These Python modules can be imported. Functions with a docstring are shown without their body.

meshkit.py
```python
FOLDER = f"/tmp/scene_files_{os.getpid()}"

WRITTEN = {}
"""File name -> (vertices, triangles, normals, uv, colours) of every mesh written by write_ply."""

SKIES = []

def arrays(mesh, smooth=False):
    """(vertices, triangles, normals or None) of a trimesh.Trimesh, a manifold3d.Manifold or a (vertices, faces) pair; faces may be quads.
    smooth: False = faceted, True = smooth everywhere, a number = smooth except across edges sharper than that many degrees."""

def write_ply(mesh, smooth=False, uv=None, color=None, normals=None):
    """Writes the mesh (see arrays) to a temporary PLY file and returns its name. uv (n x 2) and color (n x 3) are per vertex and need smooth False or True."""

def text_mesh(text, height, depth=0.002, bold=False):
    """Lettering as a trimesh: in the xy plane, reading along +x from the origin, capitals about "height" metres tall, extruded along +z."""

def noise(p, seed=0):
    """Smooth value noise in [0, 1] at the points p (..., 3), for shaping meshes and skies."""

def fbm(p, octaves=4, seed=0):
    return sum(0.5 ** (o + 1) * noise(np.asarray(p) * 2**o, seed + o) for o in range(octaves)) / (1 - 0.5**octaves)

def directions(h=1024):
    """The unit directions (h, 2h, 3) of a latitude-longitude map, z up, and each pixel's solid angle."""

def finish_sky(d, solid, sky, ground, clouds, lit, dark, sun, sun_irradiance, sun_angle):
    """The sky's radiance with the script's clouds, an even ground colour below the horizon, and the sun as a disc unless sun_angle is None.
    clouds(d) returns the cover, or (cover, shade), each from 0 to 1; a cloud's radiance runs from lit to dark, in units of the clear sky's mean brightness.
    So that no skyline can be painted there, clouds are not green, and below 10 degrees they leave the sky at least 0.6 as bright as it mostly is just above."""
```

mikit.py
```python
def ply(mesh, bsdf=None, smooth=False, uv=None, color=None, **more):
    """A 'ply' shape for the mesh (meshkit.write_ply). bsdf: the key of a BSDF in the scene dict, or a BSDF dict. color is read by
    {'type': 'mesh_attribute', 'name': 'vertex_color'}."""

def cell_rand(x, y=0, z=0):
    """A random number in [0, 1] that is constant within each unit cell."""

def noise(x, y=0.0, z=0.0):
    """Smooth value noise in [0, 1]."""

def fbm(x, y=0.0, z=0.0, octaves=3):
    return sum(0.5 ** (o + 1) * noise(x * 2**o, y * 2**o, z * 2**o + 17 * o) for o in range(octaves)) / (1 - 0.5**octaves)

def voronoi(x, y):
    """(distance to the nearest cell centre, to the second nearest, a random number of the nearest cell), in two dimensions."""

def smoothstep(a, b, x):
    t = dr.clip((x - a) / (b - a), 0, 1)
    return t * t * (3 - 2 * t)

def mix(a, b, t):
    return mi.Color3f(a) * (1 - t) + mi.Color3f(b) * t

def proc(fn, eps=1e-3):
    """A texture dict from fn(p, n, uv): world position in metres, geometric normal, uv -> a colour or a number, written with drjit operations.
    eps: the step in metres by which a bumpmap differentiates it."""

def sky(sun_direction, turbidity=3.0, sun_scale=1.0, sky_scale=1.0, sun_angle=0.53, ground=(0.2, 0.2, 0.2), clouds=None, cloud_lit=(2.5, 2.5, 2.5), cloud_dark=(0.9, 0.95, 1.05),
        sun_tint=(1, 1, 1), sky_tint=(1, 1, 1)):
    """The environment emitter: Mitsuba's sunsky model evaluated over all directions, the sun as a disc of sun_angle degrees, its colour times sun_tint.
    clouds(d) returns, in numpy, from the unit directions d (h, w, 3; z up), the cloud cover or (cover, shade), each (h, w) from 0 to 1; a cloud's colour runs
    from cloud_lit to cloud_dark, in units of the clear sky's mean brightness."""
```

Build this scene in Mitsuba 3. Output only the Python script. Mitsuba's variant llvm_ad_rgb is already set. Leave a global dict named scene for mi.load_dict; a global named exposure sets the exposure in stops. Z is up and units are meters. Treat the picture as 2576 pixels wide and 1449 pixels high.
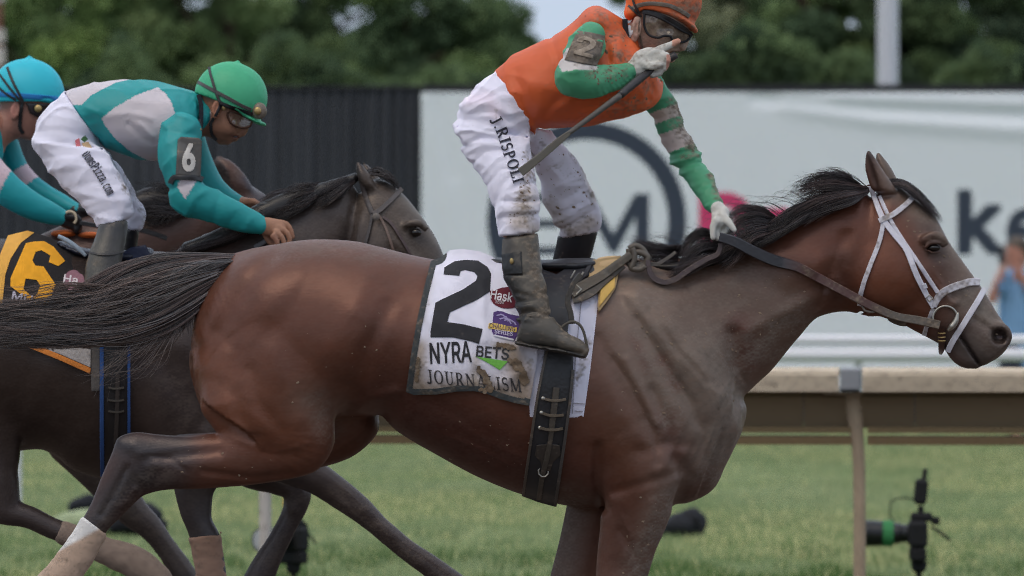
import math, glob, numpy as np, trimesh, drjit as dr, mitsuba as mi, mikit, meshkit
from scipy import ndimage, sparse
from scipy.interpolate import PchipInterpolator
from scipy.spatial import Delaunay
import shapely
from shapely import affinity
from shapely.geometry import Polygon, LineString, Point, box
from shapely.ops import unary_union
T = mi.ScalarTransform4f
scene, labels = {}, {}

# ---------------------------------------------------------------- camera, sky, exposure
CAM_D, CAM_Z = 18.0, 1.6                      # metres in front of the winning horse, height of the lens
exposure = 1.68
scene['camera'] = {'type': 'thinlens', 'fov': 9.757, 'fov_axis': 'x', 'aperture_radius': 0.0215, 'focus_distance': 17.9,
                   'near_clip': 0.5, 'far_clip': 3000.0,
                   'to_world': T().look_at(origin=[0, -CAM_D, CAM_Z], target=[0, 0, 1.4861], up=[0, 0, 1])}
scene['sky_light'] = mikit.sky((-0.35, -0.55, 1.0), turbidity=4, sun_scale=0.24, sun_angle=38, ground=(0.10, 0.10, 0.08),
                               clouds=lambda d: (np.ones(d.shape[:2]), np.clip(1.0 - 1.25 * d[..., 2], 0, 1)),
                               cloud_lit=(2.22, 2.46, 2.86), cloud_dark=(1.72, 2.02, 2.46))

# ---------------------------------------------------------------- measuring: side view units (px) on an upright plane at depth Y
K, UC, VH = 838.4, 1288.0, 629.0
def sc(Y): return (CAM_D + Y) / CAM_D / K      # metres per unit at depth Y
def W(u, v, Y=0.0):
    s = sc(np.asarray(Y, float)); return (np.asarray(u, float) - UC) * s, CAM_Z - (np.asarray(v, float) - VH) * s
def P3(u, v, Y=0.0):
    x, z = W(u, v, Y); return np.stack([x, np.broadcast_to(np.asarray(Y, float), x.shape), z], -1)
def lin(r, g=None, b=None):
    c = np.array([r, g, b] if g is not None else r, float) / 255.0
    return np.where(c < 0.04045, c / 12.92, ((c + 0.055) / 1.055) ** 2.4)
rng = np.random.default_rng(7)

# ---------------------------------------------------------------- materials
def vcol(rough, spec=0.4, **k): return {'type': 'twosided', 'b': {'type': 'principled', 'base_color': {'type': 'mesh_attribute', 'name': 'vertex_color'}, 'roughness': rough, 'specular': spec, **k}}
def rgb(c): return {'type': 'rgb', 'value': [float(x) for x in c]}
def plain(c, rough=0.7, spec=0.4, **k): return {'type': 'twosided', 'b': {'type': 'principled', 'base_color': rgb(c), 'roughness': rough, 'specular': spec, **k}}
fbm, noise, sstep, mix = mikit.fbm, mikit.noise, mikit.smoothstep, mikit.mix
def mud_weight(p, n, uv):
    # uv.x: how much mud the builder put here (0..1); the splashes themselves are noise
    f = 0.66 * fbm(p.x * 34, p.y * 34, p.z * 34, 4) + 0.34 * noise(p.x * 130, p.y * 130, p.z * 130)
    return sstep(1.0 - uv.x - 0.20, 1.0 - uv.x + 0.22, f * 0.86 + 0.07) * .92
def mud_colour(p, n, uv):
    f = fbm(p.x * 90, p.y * 90, p.z * 90, 3)
    return mix((0.10, 0.075, 0.055), (0.27, 0.215, 0.165), sstep(0.3, 0.72, f))
scene['mud_bsdf'] = {'type': 'twosided', 'b': {'type': 'principled', 'base_color': mikit.proc(mud_colour), 'roughness': 0.85, 'specular': 0.25}}
def muddy(name, inner):
    scene[name + '_clean'] = inner
    scene[name] = {'type': 'blendbsdf', 'weight': mikit.proc(mud_weight), 'a': {'type': 'ref', 'id': name + '_clean'}, 'b': {'type': 'ref', 'id': 'mud_bsdf'}}
def hair_bump(p, n, uv): return fbm(p.x * 60, p.y * 160, p.z * 260, 3)
def weave_bump(p, n, uv): return fbm(p.x * 130, p.y * 130, p.z * 130, 3)
def bumped(inner, fn, scale): return {'type': 'bumpmap', 't': mikit.proc(fn, eps=2e-3), 'scale': scale, 'b': inner}
def dust_weight(p, n, uv):
    # uv.x: how dusty; the dust lies in fine streaks along the hair
    f = 0.6 * fbm(p.x * 16 + p.z * 9, p.y * 16, p.z * 30 - p.x * 12, 4) + 0.4 * noise(p.x * 150, p.y * 150, p.z * 190)
    return dr.clip(uv.x * (0.10 + 1.35 * sstep(0.30, 0.74, f)), 0.0, 0.8)
def dust_colour(p, n, uv): return mix((0.105, 0.080, 0.066), (0.23, 0.19, 0.162), fbm(p.x * 70, p.y * 70, p.z * 70, 3))
scene['dust_bsdf'] = {'type': 'twosided', 'b': {'type': 'principled', 'base_color': mikit.proc(dust_colour), 'roughness': 0.8, 'specular': 0.25}}
scene['coat_clean'] = bumped(vcol(0.40, 0.55, spec_tint=0.4), hair_bump, 0.0006)
scene['coat'] = {'type': 'blendbsdf', 'weight': mikit.proc(dust_weight), 'a': {'type': 'ref', 'id': 'coat_clean'}, 'b': {'type': 'ref', 'id': 'dust_bsdf'}}
muddy('silk', bumped(vcol(0.5, 0.4, sheen=0.2), weave_bump, 0.0008))
muddy('cloth', bumped(vcol(0.85, 0.25, sheen=0.3), weave_bump, 0.0012))
muddy('leather', bumped(vcol(0.42, 0.45), weave_bump, 0.0010))
scene['hair'] = vcol(0.42, 0.5)
scene['skin'] = vcol(0.5, 0.4)
scene['matte'] = vcol(0.75, 0.3)
scene['gloss'] = vcol(0.22, 0.5)
scene['shell'] = vcol(0.5, 0.4)
scene['eye_gloss'] = plain((0.012, 0.009, 0.008), 0.05, 0.6)
scene['steel'] = {'type': 'twosided', 'b': {'type': 'principled', 'base_color': rgb((0.42, 0.40, 0.36)), 'metallic': 0.85, 'roughness': 0.38}}
scene['brass'] = {'type': 'twosided', 'b': {'type': 'principled', 'base_color': rgb((0.45, 0.32, 0.14)), 'metallic': 0.8, 'roughness': 0.4}}
scene['clear'] = {'type': 'blendbsdf', 'weight': 0.27, 'a': {'type': 'thindielectric'}, 'b': {'type': 'ref', 'id': 'mud_bsdf'}}
scene['clear_clean'] = {'type': 'blendbsdf', 'weight': 0.12, 'a': {'type': 'thindielectric'}, 'b': {'type': 'ref', 'id': 'mud_bsdf'}}

# ---------------------------------------------------------------- entries
taken = {}
def key_of(base):
    n = taken.get(base, -1) + 1; taken[base] = n
    return base if n == 0 else f'{base}_{n:03d}'
def tag(key, label=None, cat=None, group=None, kind=None):
    d = labels.setdefault(key, {})
    for a, b in (('label', label), ('category', cat), ('group', group), ('kind', kind)):
        if b: d[a] = b
def thing(name, label, cat, group=None, kind=None):
    k = key_of(name); tag(k, label, cat, group, kind); return k
def put(parent, name, mesh, mat, color=None, smooth=True, uv=None, label=None):
    """One entry: parent + '__' + name (or a thing of its own when parent is None)."""
    key = key_of(f'{parent}__{name}' if parent else name)
    v, f = (np.asarray(mesh[0], float), np.asarray(mesh[1], int)) if isinstance(mesh, (tuple, list)) else (np.array(mesh.vertices), np.array(mesh.faces))
    if f.shape[1] == 4: f = np.vstack([f[:, [0, 1, 2]], f[:, [0, 2, 3]]])
    if color is not None and np.ndim(color) == 1: color = np.tile(np.asarray(color, float), (len(v), 1))
    if mat in ('coat', 'cloth', 'leather', 'silk'):
        if uv is None: uv = np.zeros((len(v), 2))
        elif np.ndim(uv) == 1: uv = np.stack([uv, uv * 0], -1)
    if not isinstance(smooth, bool):                       # an angle: split first, so that colours can follow
        t = trimesh.Trimesh(v, f, process=False)
        g = trimesh.graph.smooth_shade(t, angle=np.radians(smooth), facet_minarea=None)
        if color is not None:
            from scipy.spatial import cKDTree
            i = cKDTree(v).query(g.vertices)[1]; color = color[i]
            if uv is not None: uv = uv[i]
        elif uv is not None: uv = np.zeros((len(g.vertices), 2))
        v, f, smooth = np.array(g.vertices), np.array(g.faces), True
    scene[key] = mikit.ply((v, f), mat, smooth=smooth, uv=uv, color=color)
    if label: tag(key, label)
    return key

# ---------------------------------------------------------------- solids from profile stations on a voxel field
def resample(st, n=None, step=0.012):
    st = np.asarray(st, float)
    d = np.r_[0, np.cumsum(np.maximum(np.hypot(*np.diff(st[:, :2], axis=0).T), 1e-5))]
    n = n or max(4, int(d[-1] / step))
    t = np.linspace(0, d[-1], n)
    return np.stack([PchipInterpolator(d, st[:, k])(t) if len(st) > 2 else np.interp(t, d, st[:, k]) for k in range(st.shape[1])], -1)
class Vox:
    """A smooth union of lofts. Every loft has its axis in the x-z plane (with its own y), a half height r and a half width w along it."""
    def __init__(s, Y, h, u0, v0, u1, v1, ylo, yhi):
        s.Y, s.h = Y, h
        x0, z1 = W(u0, v0, Y); x1, z0 = W(u1, v1, Y)
        s.o = np.array([x0, Y + ylo, z0]); s.n = np.ceil((np.array([x1, Y + yhi, z1]) - s.o) / h).astype(int) + 1
        s.F = np.full(s.n, 1.0, np.float32)
    def axes(s, rows):                          # (u, v, r in units, w metres or None = round, yc)
        out = []
        for r in rows:
            u, v, rr = r[:3]; yc = r[4] if len(r) > 4 else 0.0
            x, z = W(u, v, s.Y + yc); rm = rr * sc(s.Y + yc)
            out.append([x, z, rm, rm if (len(r) < 4 or r[3] is None) else r[3], yc])
        return out
    def loft(s, rows, k=0.03, ax=False, cut=False, shrink=0.0, step=0.012, cap=0.35):
        """ax=False: rows of outline pairs (u1, v1, u2, v2, w, yc): the side view is exactly the strip between the two outlines.
        ax=True: rows (u, v, r, w, yc): round rods."""
        if ax: st = resample(s.axes(rows), step=step)
        else:
            full = []
            for r in rows:
                yc = r[5] if len(r) > 5 else 0.0; (xa, za), (xb, zb) = W(r[0], r[1], s.Y + yc), W(r[2], r[3], s.Y + yc)
                full.append([(xa + xb) / 2, (za + zb) / 2, xa, za, xb, zb, r[4], yc])
            q = resample(full, step=max(step, .01)); A, B = q[:, 2:4].copy(), q[:, 4:6].copy()
            L = np.maximum(np.linalg.norm(A - B, axis=1, keepdims=True), 1e-6); g = np.minimum(shrink, .45 * L); dv = (B - A) / L; A += dv * g; B -= dv * g
            st = np.column_stack([q[:, :2], np.maximum(np.linalg.norm(A - B, axis=1) / 2, .002), q[:, 6], q[:, 7]])
        st[:, 2:4] = np.maximum(st[:, 2:4] - np.array([shrink if ax else 0.0, shrink]), 0.002)
        pad = st[:, 2:4].max() + k + 3 * s.h
        lo = np.floor((np.array([st[:, 0].min() - pad, (s.Y + st[:, 4] - st[:, 3]).min() - k - 3 * s.h, st[:, 1].min() - pad]) - s.o) / s.h).astype(int)
        hi = np.ceil((np.array([st[:, 0].max() + pad, (s.Y + st[:, 4] + st[:, 3]).max() + k + 3 * s.h, st[:, 1].max() + pad]) - s.o) / s.h).astype(int)
        lo, hi = np.maximum(lo, 0), np.minimum(hi, s.n)
        if (hi <= lo).any(): return
        xs, ys, zs = (s.o[i] + s.h * np.arange(lo[i], hi[i]) for i in range(3))
        X, Z = np.meshgrid(xs, zs, indexing='ij')
        best, D, R, Wd, Yc = np.full(X.shape, 1e9), *(np.zeros(X.shape) for _ in range(4))
        for a, b in zip(st[:-1], st[1:]):
            dx, dz = b[0] - a[0], b[1] - a[1]
            t = np.clip(((X - a[0]) * dx + (Z - a[1]) * dz) / max(dx * dx + dz * dz, 1e-12), 0, 1)
            dist = np.hypot(X - a[0] - t * dx, Z - a[1] - t * dz); r = a[2] + t * (b[2] - a[2])
            q = dist / r if ax else dist; m = q < best
            best = np.where(m, q, best); D = np.where(m, dist, D); R = np.where(m, r, R)
            Wd = np.where(m, a[3] + t * (b[3] - a[3]), Wd); Yc = np.where(m, a[4] + t * (b[4] - a[4]), Yc)
        if not ax:
            dT, dB = seg_dist(X, Z, A), seg_dist(X, Z, B); e0, e1 = seg_dist(X, Z, [A[0], B[0]]), seg_dist(X, Z, [A[-1], B[-1]])
            pg = Polygon(np.vstack([A, B[::-1]])); pg = pg if pg.is_valid else pg.buffer(0)
            ins = shapely.contains_xy(pg, X, Z); Rs = R
            R = np.where(ins, np.maximum((dT + dB) / 2, 1e-4), Rs); q = np.abs(dB - dT) / np.maximum(dT + dB, 1e-6)
            for e in (e0, e1): c_ = np.clip(1 - e / (cap * np.maximum(Rs, 1e-4)), 0, 1); q = np.sqrt(q * q + c_ * c_)
            D = np.where(ins, q * R, Rs + np.minimum(np.minimum(dT, dB), np.minimum(e0, e1)))
        dy = np.abs(ys[None, :, None] - s.Y - Yc[:, None, :])
        D, R, Wd = D[:, None, :], R[:, None, :], Wd[:, None, :]
        k0 = np.sqrt((D / R) ** 2 + (dy / Wd) ** 2); k1 = np.sqrt((D / R ** 2) ** 2 + (dy / Wd ** 2) ** 2)
        d = np.where(k1 > 1e-6, k0 * (k0 - 1) / np.maximum(k1, 1e-6), -np.minimum(R, Wd))
        sl = tuple(slice(a, b) for a, b in zip(lo, hi)); F = s.F[sl]
        if cut:
            d = -d; hh = np.maximum(k - np.abs(F - d), 0) / k if k > 0 else 0
            s.F[sl] = np.maximum(F, d) + hh * hh * k / 4
        else:
            hh = np.maximum(k - np.abs(F - d), 0) / k if k > 0 else 0
            s.F[sl] = np.minimum(F, d) - hh * hh * k / 4
    def ball(s, u, v, r, w=None, yc=0.0, k=0.02, cut=False): s.loft([(u, v, r, w, yc), (u + 0.5, v, r, w, yc)], k, True, cut)
    def relief(s, strokes):
        """strokes: (points, sigma, height in metres): ridges (+) or grooves (-) on both flanks."""
        xs, zs = s.o[0] + s.h * np.arange(s.n[0]), s.o[2] + s.h * np.arange(s.n[2])
        X, Z = np.meshgrid(xs, zs, indexing='ij'); G = np.zeros(X.shape)
        m = 1 / sc(s.Y); U_, V_ = UC + X * m, VH - (Z - CAM_Z) * m
        for pts, sig, amp in strokes: G += amp * stroke_w(U_, V_, pts, sig)
        s.F -= G[:, None, :].astype(np.float32)
    def wrinkle(s, amp, freq, seed=0, squash=(1, 1, 1)):
        ii = np.argwhere(np.abs(s.F) < 3.5 * s.h + amp); p = s.o + ii * s.h
        f = meshkit.fbm(p * freq * np.array(squash), 3, seed) - 0.5
        s.F[tuple(ii.T)] -= (amp * 2 * f).astype(np.float32)
    def crease(s, amp, freq, seed=0, squash=(1, 1, 1)):
        ii = np.argwhere(np.abs(s.F) < 3.5 * s.h + amp); p = (s.o + ii * s.h) * freq
        w = meshkit.noise(p * .7 + 31, seed + 5)[:, None] - .5
        n = meshkit.noise((p + 1.6 * w) * np.array(squash), seed); f = (1 - np.abs(2 * n - 1)) ** 3 - .3
        s.F[tuple(ii.T)] -= (amp * f * (.35 + meshkit.noise(p * .35, seed + 9))).astype(np.float32)
    def mesh(s, smooth=4):
        F = np.pad(s.F, 1, constant_values=1.0); o = s.o - s.h
        I = F < 0; n = np.array(F.shape) - 1
        c = np.zeros(n, np.uint8)
        for a, b, d in np.ndindex(2, 2, 2): c += I[a:n[0] + a, b:n[1] + b, d:n[2] + d]
        act = np.argwhere((c > 0) & (c < 8))
        idx = np.full(n, -1, np.int64); idx[tuple(act.T)] = np.arange(len(act))
        corners = np.array(list(np.ndindex(2, 2, 2)))
        val = np.stack([F[tuple((act + q).T)] for q in corners], 1)
        acc, cnt = np.zeros((len(act), 3)), np.zeros(len(act))
        for i in range(8):
            for j in range(i + 1, 8):
                if np.abs(corners[i] - corners[j]).sum() != 1: continue
                a, b = val[:, i], val[:, j]; m = (a < 0) != (b < 0)
                t = np.where(m, a / np.where(m, a - b, 1), 0)[:, None]
                acc += np.where(m[:, None], corners[i] + t * (corners[j] - corners[i]), 0); cnt += m
        V = o + (act + acc / cnt[:, None]) * s.h
        faces = []
        for ax in range(3):
            e = [slice(None)] * 3; f = [slice(None)] * 3; e[ax] = slice(0, -1); f[ax] = slice(1, None)
            A, B = I[tuple(e)], I[tuple(f)]
            ed = np.argwhere(A != B); o1, o2 = [(1, 2), (2, 0), (0, 1)][ax]
            ed = ed[(ed[:, o1] > 0) & (ed[:, o2] > 0) & (ed[:, o1] < n[o1]) & (ed[:, o2] < n[o2])]
            fl = A[tuple(ed.T)]
            q = []
            for da, db in ((-1, -1), (0, -1), (0, 0), (-1, 0)):
                g = ed.copy(); g[:, o1] += da; g[:, o2] += db; q.append(idx[tuple(g.T)])
            q = np.stack(q, 1); q[~fl] = q[~fl][:, ::-1]; faces.append(q)
        Q = np.vstack(faces); Q = Q[(Q >= 0).all(1)]
        f = np.vstack([Q[:, [0, 1, 2]], Q[:, [0, 2, 3]]])
        V = taubin(V, f, smooth)
        return V, f
    def depth(s, blur=1.0, back=False):
        """y of the surface that faces the camera side (or the far side), as a function of x, z."""
        F = s.F[:, ::-1] if back else s.F
        inside = F < 0; hit = inside.any(1); j = np.maximum(inside.argmax(1), 1)
        ix, iz = np.indices(j.shape); a, b = F[ix, j - 1, iz], F[ix, j, iz]
        y = (j - 1 + a / np.where(a - b == 0, 1, a - b)) * s.h; y = s.o[1] + ((s.n[1] - 1) * s.h - y if back else y)
        near = ndimage.distance_transform_edt(~hit, return_distances=False, return_indices=True)
        y = ndimage.gaussian_filter(y[tuple(near)], blur)
        inner_ = ndimage.binary_erosion(hit, iterations=2)
        def on(x, z): i, k = (np.clip(((np.asarray(c) - o) / s.h).round().astype(int), 0, m - 1) for c, o, m in ((x, s.o[0], s.n[0]), (z, s.o[2], s.n[2]))); return inner_[i, k]
        g = lambda x, z: ndimage.map_coordinates(y, [(np.atleast_1d(x) - s.o[0]) / s.h, (np.atleast_1d(z) - s.o[2]) / s.h], order=1, mode='nearest').reshape(np.shape(x))
        g.on = on; return g
def taubin(V, f, it=4, lam=0.5, mu=-0.52):
    if not it: return V
    n = len(V); e = np.vstack([f[:, [0, 1]], f[:, [1, 2]], f[:, [2, 0]]]); e = np.vstack([e, e[:, ::-1]])
    A = sparse.csr_matrix((np.ones(len(e)), (e[:, 0], e[:, 1])), (n, n)); A.data[:] = 1
    Dg = sparse.diags(1 / np.maximum(np.asarray(A.sum(1)).ravel(), 1)); L = Dg @ A
    for _ in range(it):
        V = V + lam * (L @ V - V); V = V + mu * (L @ V - V)
    return V
def seg_dist(U_, V_, pts):
    pts = np.asarray(pts, float).reshape(-1, 2); best = np.full(np.shape(U_), 1e18)
    if len(pts) == 1: return np.hypot(U_ - pts[0, 0], V_ - pts[0, 1])
    for a, b in zip(pts[:-1], pts[1:]):
        d = b - a; t = np.clip(((U_ - a[0]) * d[0] + (V_ - a[1]) * d[1]) / max(d @ d, 1e-9), 0, 1)
        best = np.minimum(best, (U_ - a[0] - t * d[0]) ** 2 + (V_ - a[1] - t * d[1]) ** 2)
    return np.sqrt(best)
def stroke_w(U_, V_, pts, sig): return np.exp(-0.5 * (seg_dist(U_, V_, pts) / sig) ** 2)
def side(V, Y):                                # side-view units of points (an orthographic side view at depth Y)
    m = 1 / sc(Y); return UC + V[:, 0] * m, VH - (V[:, 2] - CAM_Z) * m
def paint(V, Y, base, strokes, grain=0.0, seed=0):
    u, v = side(V, Y); c = np.tile(np.asarray(base, float), (len(V), 1))
    for pts, sig, col, amt in strokes:
        w = (amt * stroke_w(u, v, pts, sig))[:, None]; c = c * (1 - w) + np.asarray(col) * w
    if grain:
        f = meshkit.fbm(V * 22, 4, seed)[:, None]; c = c * (1 + grain * (f - 0.5) * 2)
    return np.clip(c, 0.002, 0.95)
def mudmap(V, Y, strokes, base=0.0):
    u, v = side(V, Y); m = np.full(len(V), float(base))
    for pts, sig, amt in strokes: m = np.maximum(m, amt * stroke_w(u, v, pts, sig))
    return m
def in_poly(V, Y, pts):
    u, v = side(V, Y); return shapely.contains_xy(Polygon(pts), u, v)

# ---------------------------------------------------------------- sheets, straps, lettering that lie on a surface
def tri_poly(poly, res):
    out_v, out_f, n = [], [], 0
    for g in getattr(poly, 'geoms', [poly]):
        if g.is_empty or g.geom_type != 'Polygon' or g.area < 1e-9: continue
        g = shapely.segmentize(g, res)
        pts = [np.array(g.exterior.coords)[:-1]] + [np.array(i.coords)[:-1] for i in g.interiors]
        x0, y0, x1, y1 = g.bounds; q = g.buffer(-0.45 * res)
        gx, gy = np.meshgrid(np.arange(x0 + res / 2, x1, res), np.arange(y0 + res / 2, y1, res))
        if not q.is_empty and gx.size:
            m = shapely.contains_xy(q, gx.ravel(), gy.ravel()); pts.append(np.stack([gx.ravel()[m], gy.ravel()[m]], -1))
        p = np.vstack(pts)
        if len(p) < 3: continue
        t = Delaunay(p, qhull_options='QJ').simplices; c = p[t].mean(1); t = t[shapely.contains_xy(g, c[:, 0], c[:, 1])]
        e1, e2 = p[t[:, 1]] - p[t[:, 0]], p[t[:, 2]] - p[t[:, 0]]
        cr = e1[:, 0] * e2[:, 1] - e1[:, 1] * e2[:, 0]; t[cr < 0] = t[cr < 0][:, ::-1]; t = t[np.abs(cr) > 1e-9]
        out_v.append(p); out_f.append(t + n); n += len(p)
    return (np.vstack(out_v), np.vstack(out_f)) if out_v else (np.zeros((0, 2)), np.zeros((0, 3), int))
def solidify(V, f, off):
    """Gives a sheet a thickness: off is added for the back."""
    n = len(V); e = np.sort(np.vstack([f[:, [0, 1]], f[:, [1, 2]], f[:, [2, 0]]]), 1)
    d = np.vstack([f[:, [0, 1]], f[:, [1, 2]], f[:, [2, 0]]])
    _, inv, cnt = np.unique(e, axis=0, return_inverse=True, return_counts=True); b = d[cnt[inv.ravel()] == 1]
    rim = np.vstack([np.stack([b[:, 1], b[:, 0], b[:, 0] + n], 1), np.stack([b[:, 1], b[:, 0] + n, b[:, 1] + n], 1)])
    return np.vstack([V, V + off]), np.vstack([f, f[:, ::-1] + n, rim])
def onto(uv, yf, Y):
    """Side-view units -> points on the surface y = yf(x, z)."""
    y = np.full(len(uv), float(Y))
    for _ in range(3): x, z = W(uv[:, 0], uv[:, 1], y); y = yf(x, z)
    return np.stack([x, y, z], -1)
def sheet(poly, yf, Y, off=0.004, thick=0.002, res=6.0, extra=None):
    if not hasattr(poly, 'area'): poly = Polygon(poly)
    p, f = tri_poly(poly, res)
    g = (lambda x, z: yf(x, z) - off - (extra(x, z) if extra else 0))
    V = onto(p, g, Y)
    return solidify(V, f[:, ::-1], np.array([0, thick, 0]))   # v runs down: flip so that the front looks at -y
def smoothline(pts, step=4.0):
    pts = np.asarray(pts, float); d = np.r_[0, np.cumsum(np.hypot(*np.diff(pts[:, :2], axis=0).T))]
    t = np.linspace(0, d[-1], max(2, int(d[-1] / step)))
    return np.stack([PchipInterpolator(d, pts[:, k])(t) if len(pts) > 2 else np.interp(t, d, pts[:, k]) for k in range(pts.shape[1])], -1)
def strap(pts, width, yf, Y, off=0.004, thick=0.004, step=4.0):
    """A flat strap along pts (u, v) lying on a surface; width in units (number or one per point); edges rounded off."""
    n = len(pts); w = np.broadcast_to(np.asarray(width, float), (n,)) / 2
    q = smoothline(np.column_stack([np.asarray(pts, float)[:, :2], w]), step)
    t = np.gradient(q[:, :2], axis=0); t /= np.linalg.norm(t, axis=1, keepdims=True) + 1e-9; nn = np.stack([-t[:, 1], t[:, 0]], -1)
    rows = []
    for a, dz in ((-1, 0.0), (-0.82, 1.0), (0, 1.0), (0.82, 1.0), (1, 0.0)):
        p = q[:, :2] + nn * (a * q[:, 2:3]); rows.append(onto(p, lambda x, z: yf(x, z) - off - thick * dz, Y))
    for a in (1, -1):
        p = q[:, :2] + nn * (a * q[:, 2:3]); rows.append(onto(p, lambda x, z: yf(x, z) + 0.002, Y))
    V = np.stack(rows, 1); m, kk = V.shape[:2]
    i, j = np.meshgrid(np.arange(m - 1), np.arange(kk), indexing='ij'); j2 = (j + 1) % kk
    f = np.stack([i * kk + j, i * kk + j2, (i + 1) * kk + j2, (i + 1) * kk + j], -1).reshape(-1, 4)
    caps = [np.array([[0, a, a + 1] for a in range(1, kk - 1)]), np.array([[0, a + 1, a] for a in range(1, kk - 1)]) + (m - 1) * kk]
    return V.reshape(-1, 3), np.vstack([f[:, [0, 1, 2]], f[:, [0, 2, 3]], caps[0], caps[1]])
_fonts = {}
def text_shape(text, mono=False, bold=0, size=96):
    """Lettering as a shapely shape: capitals 1 high, reading along +x, y up."""
    from PIL import Image, ImageDraw, ImageFont
    fk = ('DejaVuSansMono' if mono else 'Inter', size)
    if fk not in _fonts: _fonts[fk] = ImageFont.truetype(glob.glob(f'/opt/blender-*/*/datafiles/fonts/{fk[0]}.woff2')[0], size)
    font = _fonts[fk]; x0, y0, x1, y1 = font.getbbox(text, anchor='ls', stroke_width=bold)
    im = Image.new('L', (x1 - x0 + 8, y1 - y0 + 8)); ImageDraw.Draw(im).text((4 - x0, 4 - y0), text, 255, font, anchor='ls', stroke_width=bold)
    on = np.pad(np.asarray(im) > 127, ((0, 0), (1, 1))).astype(np.int8)
    r, st = np.nonzero(np.diff(on, axis=1) == 1); en = np.nonzero(np.diff(on, axis=1) == -1)[1]
    s = unary_union([box(a, -y - 1, b, -y) for a, b, y in zip(st, en, r)]).buffer(0.6).buffer(-0.6).simplify(0.8)
    k = 1 / (0.727 * size); return affinity.affine_transform(s, [k, 0, 0, k, 0, (4 - y0) * k])
def lay(shape, u0, v0, xdir, ydir):            # letter space -> side-view units: x along xdir, y (up) along ydir
    return affinity.affine_transform(shape, [xdir[0], ydir[0], xdir[1], ydir[1], u0, v0])
def fit(shape, u0, v0, u1, v1, rot=0.0):       # fit the shape's bounds into a box
    a, b, c, d = shape.bounds; s = affinity.affine_transform(shape, [(u1 - u0) / (c - a), 0, 0, -(v1 - v0) / (d - b), 0, 0])
    a, b, c, d = s.bounds; s = affinity.translate(s, (u0 + u1) / 2 - (a + c) / 2, (v0 + v1) / 2 - (b + d) / 2)
    return affinity.rotate(s, rot, origin='center')
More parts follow.
